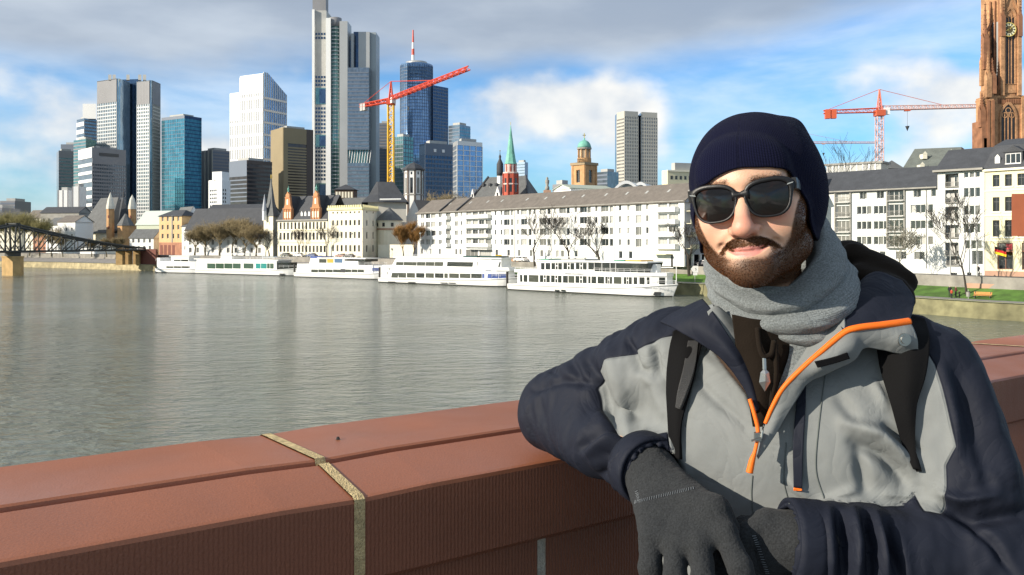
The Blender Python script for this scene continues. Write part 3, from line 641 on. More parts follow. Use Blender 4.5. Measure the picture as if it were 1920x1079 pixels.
# pale slab tower on the right, two shafts with a slot
t = thing('slab_tower', 'lone pale grey beige slab tower with central slot', 'building', V2(1195, 1000)+Z*6); zt = PZ(209, 1000)
a, b, c_, d_ = V2(1157, 1015), V2(1171, 1000), V2(1196, 1006), V2(1202, 1008); e_ = V2(1232, 1014)
MB().prism([tuple(a), tuple(b), tuple(c_), tuple(c_+Vector((0, 30, 0))), tuple(a+Vector((0, 20, 0)))], 6, zt).build('curtain_wall', g_grey, t)
MB().prism([tuple(d_), tuple(e_), tuple(e_+Vector((0, 30, 0))), tuple(d_+Vector((0, 30, 0)))], 6, zt).build('curtain_wall', g_grey, t); MB().prism([tuple(c_+Vector((0, 6, 0))), tuple(d_+Vector((0, 6, 0))), tuple(d_+Vector((0, 20, 0))), tuple(c_+Vector((0, 20, 0)))], 6, zt-3).build('slot', g_dark, t)
face_grid(t, a, b, 6, zt, 4, 3.0, .55, .8, beige, pr=.5, top=8)
for q0, q1 in ((b, c_), (d_, e_)): face_grid(t, q0, q1, 6, zt, 4.0, 2.2, .42, .95, beige, pr=.6, top=6)
for nm, a_, b_, yt, Y, lab in (('office_building', 1118, 1160, 322, 820, 'low blue grey office roofs left of the lone slab tower'), ('office_building', 1036, 1072, 345, 600, 'low dark grey block left of the domed tower')):
    t, g, zt = tower_body(nm, lab, [(a_, Y+10), ((a_+b_)/2, Y), (b_, Y+10)], yt, Y, panel_d if Y == 600 else g_grey); face_grid(t, g[0], g[1], 6, zt, 4, 4, .4, 0, bluep, pr=.2)
for k, (a_, b_, yt, Y) in enumerate(((0, 28, 377, 900), (-30, 4, 390, 800))):
    t, g, zt = tower_body('office_building', ('flat roofed grey office block at the left edge of the skyline', 'low dark block behind the trees at the left edge')[k], [(a_, Y), (b_, Y)], yt, Y, panel_d); face_grid(t, g[0], g[1], 6, zt, 3.6, 4, .5, 0, bluep, pr=.2)
# ================================================================ river front and old town
GZ = STREET
# ---------------------------------------------------------------- the long white block
def long_block():
    A = V2(783, 288); B = V2(1283, 198); u, n, L_ = frame(A, B); ze, zr = 21.6, 25.9; dep = 12.0
    t = thing('apartment_block', 'long bright white apartment block with balconies behind the moored boats', 'building', Vector((A.x, A.y, GZ)))
    rows = [20.35, 17.45, 14.55, 11.65]; U = lambda px: px_on(A, B, px); H = []; holes = []
    src7 = lambda z: 760+z/4.496; src8 = lambda z: 1020+z/4.317
    small = [src7(z) for z in (138, 152, 286, 300, 424, 438, 472, 760, 775, 810, 950, 964, 1090, 1106)]+[src8(z) for z in (88, 103, 255, 272, 424, 440, 615, 684, 702, 836, 856)]
    big = [src7(z) for z in (190, 236, 855, 1000, 1160)]+[src8(z) for z in (150, 318, 492)]; mid = [src7(z) for z in (900, 1050, 1210)]+[src8(z) for z in (195, 365, 545)]; loggia = [src8(765)]
    for p in small: holes += [(U(p)-.42, U(p)+.42, z-.75, z+.75, 'single') for z in rows]
    for p in big: holes += [(U(p)-1.35, U(p)+1.35, z-.9, z+.85, 'casement') for z in rows]
    for p in mid: holes += [(U(p)-.62, U(p)+.62, z-1.0, z+.85, 'single') for z in rows]
    for p in loggia: holes += [(U(p)-1.0, U(p)+1.0, z-1.15, z+.85, 'casement') for z in rows]
    for px in [src7(z) for z in (140, 215, 290, 430, 465, 770, 870, 960, 1060, 1150)]+[src8(z) for z in (40, 110, 150, 260, 430, 620, 700)]: holes.append((U(px)-.6, U(px)+.6, 7.6, 9.4, 'single'))
    holes.append((U(src7(512)), U(src7(612)), 6.3, 9.3, 'triple')); holes.append((U(src7(625)), U(src7(728)), 6.3, 9.3, 'triple'))
    # balcony bays: openings as wide glazed loggias
    bal = [(src7(337), src7(383)), (src7(510), src7(727)), (src8(918), src8(1094))]
    for a, b in bal:
        k = max(1, round((U(b)-U(a))/3.2)); w = (U(b)-U(a))/k
        for i in range(k): holes += [(U(a)+i*w+.25, U(a)+(i+1)*w-.25, z-1.25, z+.95, 'triple') for z in rows]
    holes = [h for h in holes if h[0] > .2 and h[1] < L_-.2]; holes.sort(); clean = []
    for h in holes:
        if all(h[1] < c[0]-.05 or h[0] > c[1]+.05 or h[3] < c[2] or h[2] > c[3] for c in clean): clean.append(h)
    mb = MB(); holes_wall(mb, A, B, GZ, ze, clean, .35)
    C, D = B-n*dep, A-n*dep; mb.quad(*(Vector((p.x, p.y, z)) for p, z in ((C, GZ), (D, GZ), (D, ze), (C, ze)))); mb.quad(*(Vector((p.x, p.y, z)) for p, z in ((D, GZ), (A, GZ), (A, ze), (D, ze))))
    mA = (A+D)/2; mb.add([Vector((A.x, A.y, ze)), Vector((mA.x, mA.y, zr-.3)), Vector((D.x, D.y, ze))], [(0, 2, 1)])
    mb.build('wall', white_r, t)
    # the gable end: white wall painted grey for its shade, a few windows
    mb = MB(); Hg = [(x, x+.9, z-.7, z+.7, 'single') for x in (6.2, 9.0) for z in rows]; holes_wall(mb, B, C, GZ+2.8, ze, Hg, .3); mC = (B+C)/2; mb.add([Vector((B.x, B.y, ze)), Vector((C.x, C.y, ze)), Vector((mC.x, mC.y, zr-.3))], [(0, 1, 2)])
    mb.build('gable_wall', mat('shaded_white_render', (.40, .41, .43), .85, var=.06, vscale=.3), t); windows(t, B, C, Hg, .3, seed=3)
    windows(t, A, B, clean, .35, seed=11, bias=(.26, .68))
    for a, b in bal:                                                     # balconies: slab, solid front
        for z in rows:
            mb = MB(); mb.obox(A, u, n, Z, (U(a), 0.002, z-1.55), (U(b), 1.5, z-1.37)); mb.obox(A, u, n, Z, (U(a), 1.42, z-1.37), (U(b), 1.55, z-.42)); mb.obox(A, u, n, Z, (U(a), .02, z-1.37), (U(a)+.1, 1.42, z-.42)); mb.obox(A, u, n, Z, (U(b)-.1, .02, z-1.37), (U(b), 1.42, z-.42)); mb.build('balcony', white_r, t)
    for z in rows: mb = MB(); mb.obox(B, frame(B, C)[0], frame(B, C)[1], Z, (.6, .002, z-1.5), (4.2, 1.5, z-1.35)); mb.obox(B, frame(B, C)[0], frame(B, C)[1], Z, (.6, 1.4, z-1.35), (4.2, 1.5, z-.5)); mb.build('balcony', mat('cream_panel', (.66, .62, .45), .8), t)
    # ground floor under the right end: dark open arcade with posts
    ub, nb_, _ = frame(B, C)
    for k in range(5): MB().obox(B, ub, nb_, Z, (.2+k*2.8, -.5, GZ), (.7+k*2.8, .0, GZ+2.8)).build('arcade_post', white_r, t)
    MB().obox(B, ub, nb_, Z, (0, -4, GZ), (dep, -3.4, GZ+2.8)).build('shop_front', glass_d, t)
    mb = MB(); mb.obox(A, u, n, Z, (U(src8(905)), .01, 8.75), (U(src8(1040)), 2.4, 8.95)); mb.build('awning', mat('cream_canvas', (.72, .68, .48), .9), t)
    mb = MB(); gable_roof(mb, A, B, dep, ze, zr, .55); rf = mb.build('roof', tile_b, t)
    for px in (817, 849): mb = MB(); mb.obox(A, u, n, Z, (U(px+8), -6.0, ze-.2), (U(px+8)+.5, .55, ze+.02)); s_ = (zr-ze)/6; p = A+u*U(px+8); mb.add([p+n*.5+Z*(ze-.3), p+u*.5+n*.5+Z*(ze-.3), p+u*.5-n*6+Z*(zr+.35), p-n*6+Z*(zr+.35), p+n*.5+Z*(ze+.25), p+u*.5+n*.5+Z*(ze+.25), p+u*.5-n*6+Z*(zr+.6), p-n*6+Z*(zr+.6)], [(4, 5, 6, 7), (0, 1, 5, 4), (1, 2, 6, 5), (3, 0, 4, 7)]); mb.build('fire_wall', slate, rf)
    lightm = glass_l
    for px in [src7(z) for z in (300, 470, 615, 735, 945, 1100)]+[src8(z) for z in (78, 235, 420, 588, 748, 925, 1097)]:
        x = U(px); q = A+u*x-n*3.4; zc = ze+(zr-ze)*3.4/6+.06; sl = (zr-ze)/6; mb = MB(); mb.add([q+n*.5+Z*(zc-.5*sl), q+u*.7+n*.5+Z*(zc-.5*sl), q+u*.7-n*.5+Z*(zc+.5*sl), q-n*.5+Z*(zc+.5*sl)], [(0, 1, 2, 3)]); mb.build('skylight', lightm, rf)
    MB().obox(A, u, n, Z, (-.4, .45, ze-.42), (L_+.4, .72, ze-.2)).build('gutter', grey_st, rf)
    for px in (src7(920), src7(1230), src8(575)): MB().tube([A+u*U(px)+n*.1+Z*GZ, A+u*U(px)+n*.1+Z*ze], .07, 5).build('downpipe', grey_st, t)
    mb = MB(); mb.obox(A, u, n, Z, (U(src7(540)), .02, 9.4), (U(src7(730)), 1.8, 9.6)); mb.build('canopy', white_r, t)
long_block()

# ---------------------------------------------------------------- right-hand white apartment house, its projecting bay and the yellow house
def right_row():
    S4 = lambda z: 1540+z/3.174; A = V2(1520, 171.5); B = V2(1758.5, 153.3); u, n, L_ = frame(A, B); ze, zr = 21.9, 26.0
    t = thing('apartment_house', 'white apartment house with slate roof right of the man\'s head', 'building', Vector((A.x, A.y, GZ))); U = lambda p: px_on(A, B, p); rows = [17.85, 14.95, 12.05]; holes = []
    for z in (225, 255, 285, 325, 355, 385, 545, 575, 605, 650, 680): holes += [(U(S4(z))-.42, U(S4(z))+.42, r-.75, r+.75, 'single') for r in rows]
    for z in (240, 258, 342, 360, 562, 580, 668, 686): holes.append((U(S4(z))-.4, U(S4(z))+.4, 20.0, 21.6, 'single'))
    for z in (365, 460, 490, 570, 598, 678, 704): holes.append((U(S4(z))-.5, U(S4(z))+.5, 8.6, 10.0, 'single'))
    for a, b in ((92, 168), (402, 488)):
        holes += [(U(S4(a)), U(S4(b)), r-1.2, r+.95, 'triple') for r in [20.75]+rows]
    holes = [h for h in holes if h[1] < L_-.1 and h[0] > .1]
    mb = MB(); holes_wall(mb, A, B, GZ, ze, holes, .3); D = A-n*12; mb.quad(Vector((D.x, D.y, GZ)), Vector((A.x, A.y, GZ)), Vector((A.x, A.y, ze)), Vector((D.x, D.y, ze))); mb.build('wall', mat('greyed_white_render', (.66, .67, .64), .85, var=.05, vscale=.3), t); windows(t, A, B, holes, .3, seed=21, bias=(.75, .95), fr=frame_w)
    for a, b in ((92, 168), (402, 488)):
        for r in [20.75]+rows:
            mb = MB(); mb.obox(A, u, n, Z, (U(S4(a))-.2, .005, r-1.4), (U(S4(b))+.2, .9, r-1.28)); mb.build('balcony_slab', conc, t); mb = MB()
            for k in range(12): x = U(S4(a))+(U(S4(b))-U(S4(a)))*k/11; mb.obox(A, u, n, Z, (x-.02, .84, r-1.28), (x+.02, .88, r-.35))
            mb.obox(A, u, n, Z, (U(S4(a))-.1, .82, r-.35), (U(S4(b))+.1, .9, r-.28)); mb.build('balcony_rail', grey_st, t)
        for x in (U(S4(a))-.35, U(S4(b))+.15): MB().obox(A, u, n, Z, (x, .01, 10.6), (x+.22, .35, ze-.1)).build('bay_fin', grey_st, t)
    mb = MB(); gable_roof(mb, A, B, 12, ze, zr, .45); rf = mb.build('roof', slate, t); MB().obox(A, u, n, Z, (0, .4, ze-.4), (L_, .7, ze-.15)).build('gutter', grey_st, rf); MB().tube([A+u*U(S4(625))+n*.1+Z*7, A+u*U(S4(625))+n*.1+Z*ze], .06, 5).build('downpipe', grey_st, t)
    # projecting white house with a stack of recessed balconies
    A2 = V2(1758, 152.2); B2 = V2(1846, 146.4); u, n, L_ = frame(A2, B2); ze = 24.7; U = lambda p: px_on(A2, B2, p)
    t = thing('apartment_house', 'tall white house with a column of recessed balconies behind the bare tree', 'building', Vector((A2.x, A2.y, GZ-.8))); rows = [22.9, 20.4, 17.3, 14.2, 11.1]; holes = []
    for z in (862, 896, 930): holes += [(U(S4(z))-.38, U(S4(z))+.38, r-.8, r+.8, 'single') for r in rows[1:4]]; holes.append((U(S4(z))-.35, U(S4(z))+.35, 23.0, 24.0, 'single'))
    for z in (912, 946): holes += [(U(S4(z))-.42, U(S4(z))+.42, 7.9, 10.3, 'single')]
    for z in (880, 945): holes += [(U(S4(z))-.35, U(S4(z))+.35, 5.6, 6.5, 'dark')]
    for z in (870, 906, 940): holes.append((U(S4(z))-.38, U(S4(z))+.38, 10.6, 12.1, 'single'))
    lg = [(U(S4(737)), U(S4(816)), r-1.25, r+1.1, None) for r in (22.7, 19.9, 16.9, 13.7, 10.6)]; lg.append((U(S4(745)), U(S4(822)), 7.6, 9.2, None)); lg.append((U(S4(770)), U(S4(808)), 5.7, 6.4, 'dark'))
    mb = MB(); holes_wall(mb, A2, B2, GZ-1.2, ze, holes, .3); mb = MB(); holes_wall(mb, A2, B2, GZ-1.2, ze, holes+lg, .3); D = A2-n*13; mb.quad(Vector((D.x, D.y, GZ-1.2)), Vector((A2.x, A2.y, GZ-1.2)), Vector((A2.x, A2.y, ze)), Vector((D.x, D.y, ze))); mb.build('wall', MATS['greyed_white_render'], t); windows(t, A2, B2, holes+lg, .3, seed=31, bias=(.7, .95))
    for h in lg[:-1]:
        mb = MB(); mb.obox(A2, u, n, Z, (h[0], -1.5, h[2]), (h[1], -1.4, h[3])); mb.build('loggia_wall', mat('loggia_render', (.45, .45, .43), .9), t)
        put('window', window_mesh(h[1]-h[0]-1.2, h[3]-h[2]-.3, 'casement', 0), t, A2+u*(h[0]+1.0)-n*1.38+Z*(h[2]+.1), math.atan2(u.y, u.x))
        mb = MB(); mb.obox(A2, u, n, Z, (h[0], -1.4, h[2]-.002), (h[1], .35, h[2]+.12)); mb.obox(A2, u, n, Z, (h[0], .30, h[2]+.85), (h[1], .35, h[2]+.92))
        for k in range(12): x = h[0]+(h[1]-h[0])*(k+.5)/12; mb.obox(A2, u, n, Z, (x-.02, .31, h[2]+.12), (x+.02, .34, h[2]+.85))
        mb.build('balcony', grey_st, t)
    c = A2+u*(lg[1][0]+.7)+n*.2+Z*20.0; mb = MB(); mb.add([c+u*.42*math.cos(a)+Z*.42*math.sin(a)+n*.05 for a in [k*math.pi/8 for k in range(16)]]+[c-n*.1], [tuple(range(16))]+[(k, 16, (k+1) % 16) for k in range(16)]); mb.build('satellite_dish', conc, t)
    mb = MB(); gable_roof(mb, A2, B2, 12, ze, 28.6, .5); rf = mb.build('roof', slate, t); MB().obox(A2, u, n, Z, (-.5, .3, ze-.5), (L_, 1.0, ze-.15)).build('eaves_board', grey_st, rf)
    # pale yellow house
    A3 = V2(1847, 146.2); B3 = V2(1990, 137); u, n, L_ = frame(A3, B3); ze = 24.2; U = lambda p: px_on(A3, B3, p)
    t = thing('corner_house', 'pale yellow house with dormered slate roof at the right edge', 'building', Vector((A3.x, A3.y, GZ-1))); holes = []
    for z in (1040, 1113, 1188, 1262): 
        x = U(S4(z)); holes += [(x-.55, x+.55, a, b, 'cross') for a, b in ((21.2, 23.2), (17.0, 19.4), (12.7, 15.5))]
    for a, b in ((1047, 1140), (1193, 1290)): holes.append((U(S4(a)), U(S4(b)), 7.2, 11.7, None))
    mb = MB(); holes_wall(mb, A3, B3, GZ-1.2, ze, holes, .35); D = A3-n*13; mb.quad(Vector((D.x, D.y, GZ)), Vector((A3.x, A3.y, GZ)), Vector((A3.x, A3.y, ze)), Vector((D.x, D.y, ze))); mb.build('wall', yellow_r, t); windows(t, A3, B3, holes, .35, seed=41, bias=(.95, 1), fr=frame_g)
    for h in holes[:12]: mb = MB(); mb.obox(A3, u, n, Z, (h[0]-.2, .003, h[2]-.25), (h[1]+.2, .16, h[2]-.06)); mb.build('window_sill', white_r, t)
    rz = math.atan2(u.y, u.x)
    for i, h in enumerate(holes[12:]):
        w = h[1]-h[0]; o = A3+u*h[0]-n*.33
        put('shop_window', window_mesh(w, 3.0, 'casement', 0, fr=redsand), t, o+Z*h[2], rz); put('shop_window', window_mesh(w, 1.4, 'casement', 1, fr=redsand), t, o+Z*(h[2]+3.08), rz)
        mb = MB(); mb.obox(A3, u, n, Z, (h[0]+w*.55, -.30, h[2]+3.35), (h[0]+w*.92, -.24, h[2]+4.3)); mb.build('red_sign', mat('red_sign_paint', (.55, .05, .06), .5), t)
        if i == 0:
            cu = bpy.data.curves.new('shop_lettering', 'FONT'); cu.body = 'Smith'; cu.size = .62; cu.extrude = .01; tx = bpy.data.objects.new('shop_lettering', cu); dg = None
            me = bpy.data.meshes.new_from_object(tx); me.materials.append(frame_g); bpy.data.objects.remove(tx); me.transform(Matrix.Rotation(R(90), 4, 'X')); put('shop_lettering', me, t, A3+u*(h[0]+.25)-n*.22+Z*(h[2]+3.55), rz)
    MB().obox(A3, u, n, Z, (0, .005, GZ-1.2), (L_, .12, 6.9)).build('plinth', mat('pink_sandstone', (.42, .26, .18), .85, var=.12, vscale=.6), t)
    for z_ in (11.9, 16.2, 20.4): MB().obox(A3, u, n, Z, (0, .004, z_), (L_, .12, z_+.18)).build('string_course', cream_r, t)
    MB().obox(A3, u, n, Z, (-.2, .01, ze-.35), (L_, .55, ze)).build('cornice', cream_r, t)
    mb = MB(); mb.quad(A3-u*.2+n*.4+Z*ze, A3+u*L_+n*.4+Z*ze, A3+u*L_-n*2.6+Z*(ze+4.2), A3+u*.4-n*2.6+Z*(ze+4.2)); mb.quad(A3+u*.4-n*2.6+Z*(ze+4.2), A3+u*L_-n*2.6+Z*(ze+4.2), A3+u*L_-n*7+Z*(ze+5.6), A3+u*.4-n*7+Z*(ze+5.6)); mb.add([A3-u*.2+n*.4+Z*ze, A3+u*.4-n*2.6+Z*(ze+4.2), A3+u*.4-n*7+Z*(ze+5.6), A3-u*.2-n*12+Z*ze], [(0, 1, 2, 3)]); rf = mb.build('roof', slate, t)
    a, b = U(S4(1087)), U(S4(1194)); d = bpy.data.objects.new('dormer', None); COL.objects.link(d); d.parent = t; ORIG[d.name] = ORIG[t.name]
    mb = MB(); mb.obox(A3, u, n, Z, (a, -3, ze+.5), (b, -.2, ze+2.7)); mb.add([A3+u*(a-.3)-n*.05+Z*(ze+2.7), A3+u*(b+.3)-n*.05+Z*(ze+2.7), A3+u*(a+b)/2-n*.05+Z*(ze+3.8), A3+u*(a-.3)-n*3+Z*(ze+2.7), A3+u*(b+.3)-n*3+Z*(ze+2.7), A3+u*(a+b)/2-n*3+Z*(ze+3.8)], [(0, 1, 2), (0, 2, 5, 3), (1, 4, 5, 2)]); mb.build('dormer_body', slate, d)
    put('dormer_window', window_mesh(b-a-.4, 1.7, 'triple', 0), d, A3+u*(a+.2)-n*.17+Z*(ze+.75), rz); x = U(S4(1043)); mb = MB(); mb.obox(A3, u, n, Z, (x-.4, -2, ze+.6), (x+.4, -.3, ze+2.0)); mb.add([A3+u*(x-.4)-n*.3+Z*(ze+2.0), A3+u*(x+.4)-n*.3+Z*(ze+2.0), A3+u*x-n*.3+Z*(ze+2.5)], [(0, 1, 2)]); mb.build('small_dormer', white_r, rf)
    # tricolour flag on the house front
    fl = thing('flag', 'black red and gold flag on a short staff by the shop window', 'flag', A3+u*U(1872)+n*.3+Z*10.2); o = A3+u*(U(1872)); e = o+n*1.6+Z*11.2; MB().tube([o+Z*10.4, e], .04, 5).build('staff', black_st, fl)
    for k, c in enumerate(((.01, .01, .01), (.55, .02, .02), (.85, .55, .02))):
        mb = MB(); g2 = []
        for i in range(9):
            s = i/8; p = o+n*1.5+Z*11.1+u*s*1.9+Z*(-.55*s); w = n*.12*math.sin(s*7); g2.append((p+w-Z*(.42*k), p+w-Z*(.42*(k+1)-.002)))
        for i in range(8): mb.quad(g2[i][0], g2[i][1], g2[i+1][1], g2[i+1][0])
        mb.build('stripe', mat('flag_cloth_%d' % k, c, .8), fl)
right_row()
# rust-red board standing in front of the yellow house
p0 = V2(1897, 128); t = thing('advert_board', 'plain rust red board on a post at the right edge', 'board', p0+Z*4); u = Vector((.93, -.36, 0)); n = u.cross(Z)
MB().obox(p0, u, n, Z, (0, -.15, PZ(443, 128)), (6.2, .15, PZ(364, 128))).build('panel', mat('rust_red_paint', (.30, .085, .035), .7, var=.08, vscale=.5), t); MB().obox(p0, u, n, Z, (5.0, -.4, 3.4), (5.6, -.152, PZ(375, 128))).build('post', grey_st, t)

# ---------------------------------------------------------------- behind the right-hand row
def simple_house(name, label, a, b, c, Y, yt, yr, wallm, roofm, da=8, dc=8, rowsz=(), wide=1.0, kind='casement', hip=0, step=2.6, back=12, zb=GZ, seed=1, bias=(.6, .9), winh=1.6):
    """two visible faces a-b and b-c (photo columns), eaves at photo row yt, ridge at yr"""
    p = [V2(a, Y+da), V2(b, Y), V2(c, Y+dc)]; ze, zr = PZ(yt, Y), PZ(yr, Y+back/2); t = thing(name, label, 'building', Vector((p[1].x, p[1].y, zb))); mb = MB(); todo = []
    faces = [(p[0], p[1])] if c <= b+.01 else ([(p[1], p[2])] if a >= b-.01 else [(p[0], p[1]), (p[1], p[2])])
    for q0, q1 in faces:
        L_ = frame(q0, q1)[2]; k = int((L_-1.0)/step); hs_ = []
        if k > 0:
            st = (L_-1.0)/k
            for i in range(k):
                for z in rowsz:
                    if z+winh/2 < ze-.2: hs_.append((.5+st*(i+.5)-wide/2, .5+st*(i+.5)+wide/2, z-winh/2, z+winh/2, kind))
        holes_wall(mb, q0, q1, zb, ze, hs_, .3); todo.append((q0, q1, hs_))
    mb.build('wall', wallm, t)
    for q0, q1, hs_ in todo: windows(t, q0, q1, hs_, .3, seed=seed, wallm=wallm, bias=bias)
    main = max(faces, key=lambda f: frame(*f)[2]); dep = back if len(faces) == 1 else frame(*[f for f in faces if f is not main][0])[2]
    if len(faces) == 1:
        u, n, L_ = frame(*main); a_, b_ = main; c_, d_ = b_-n*dep, a_-n*dep
        for q0, q1 in ((b_, c_), (d_, a_)):
            mb = MB()
            mb.quad(*(Vector((q.x, q.y, z)) for q, z in ((q0, zb), (q1, zb), (q1, ze), (q0, ze))))
            if not hip: m = (q0+q1)/2; mb.add([Vector((q0.x, q0.y, ze)), Vector((q1.x, q1.y, ze)), Vector((m.x, m.y, zr-.15))], [(0, 1, 2)])
            mb.build('side_wall', wallm, t)
    mb = MB()
    gable_roof(mb, main[0], main[1], dep, ze, zr, .4, hip=hip); mb.build('roof', roofm, t)
    if len(faces) == 2 and not hip:
        o = [f for f in faces if f is not main][0]; m = (o[0]+o[1])/2; MB().add([Vector((o[0].x, o[0].y, ze)), Vector((o[1].x, o[1].y, ze)), Vector((m.x, m.y, zr-.15))], [(0, 1, 2)]).build('gable', wallm, t)
    return t, p, ze, zr
# green-grey mansard hall with skylight
Y = 235; pts = [V2(1690, Y), V2(1800, Y-6), V2(1822, Y+14)]; ze = PZ(320, Y); zr = PZ(276, Y); t = thing('mansard_hall', 'green grey mansard roof with skylight below the gothic tower', 'building', pts[0]+Z*GZ); q = pts[0]+pts[2]-pts[1]
MB().prism([tuple(x) for x in pts+[q]], GZ, ze).build('wall', grey_st, t); sh = lambda v, k: V2(1752, Y+6)*(1-k)+v*k; topp = [V2(1715, Y+5), V2(1803, Y), V2(1812, Y+9), V2(1722, Y+14)]
mb = MB(); mb.loft([[Vector((a.x, a.y, ze)) for a in pts+[q]], [Vector((a.x, a.y, zr)) for a in topp]], 0, True, False, True); rf = mb.build('roof', tile_g, t)
def on_roof(px, py): f = (320-py)/(320-276.); a = V2(px, Y-2+5.5*f); return Vector((a.x, a.y-.15, PZ(py, Y-2+5.5*f)))
MB().add([on_roof(1750, 307), on_roof(1762, 304), on_roof(1765, 284), on_roof(1754, 285)], [(0, 1, 2, 3)]).build('skylight', glass_d, rf)
for px, py in ((1731, 296), (1780, 292), (1726, 316)): 
    c = on_roof(px, py); mb = MB(); mb.box((c.x-.6, c.y-.9, c.z-.4), (c.x+.6, c.y+1, c.z+.9)); mb.add([(c.x-.7, c.y-.95, c.z+.9), (c.x+.7, c.y-.95, c.z+.9), (c.x, c.y-.95, c.z+1.7)], [(0, 1, 2)]); mb.build('dormer', cream_r, rf)
# glazed flat roof and slate pyramid
Y = 225; t = thing('glazed_hall', 'long hall with white glazed roof lantern right of the knit cap', 'building', V2(1550, Y)+Z*GZ); MB().prism([tuple(V2(1540, Y)), tuple(V2(1690, Y-14)), tuple(V2(1690, Y+6)), tuple(V2(1540, Y+15))], GZ, PZ(326, Y)).build('wall', conc, t)
mb = MB(); A = V2(1550, Y+2); B = V2(1652, Y-7); u, n, L_ = frame(A, B); zz = PZ(326, Y); mb.obox(A, u, n, Z, (0, -6, zz), (L_, 0, zz+2.2)); mb.build('lantern', glass_l, t); MB().obox(A, u, n, Z, (-.5, -6.5, zz+2.2), (L_+.5, .5, zz+2.7)).build('lantern_roof', grey_st, t)
for k in range(9): MB().obox(A, u, n, Z, (L_*k/9, 0, zz), (L_*k/9+.3, .15, zz+2.2)).build('glazing_bar', panel_w, t)
Y = 232; c = V2(1672, Y); t = thing('slate_pyramid_roof', 'low slate pyramid roof beside the orange crane mast', 'building', c+Z*GZ); MB().prism([tuple(V2(1650, Y)), tuple(V2(1694, Y)), tuple(V2(1694, Y+6)), tuple(V2(1650, Y+6))], GZ, PZ(316, Y)).build('wall', grey_st, t)
MB().add([tuple(V2(1648, Y-.5)+Z*PZ(316, Y)), tuple(V2(1696, Y-.5)+Z*PZ(316, Y)), tuple(V2(1696, Y+6.5)+Z*PZ(316, Y)), tuple(V2(1648, Y+6.5)+Z*PZ(316, Y)), tuple(V2(1672, Y+3)+Z*PZ(299, Y))], [(0, 1, 4), (1, 2, 4), (2, 3, 4), (3, 0, 4)]).build('roof', slate_l, t)

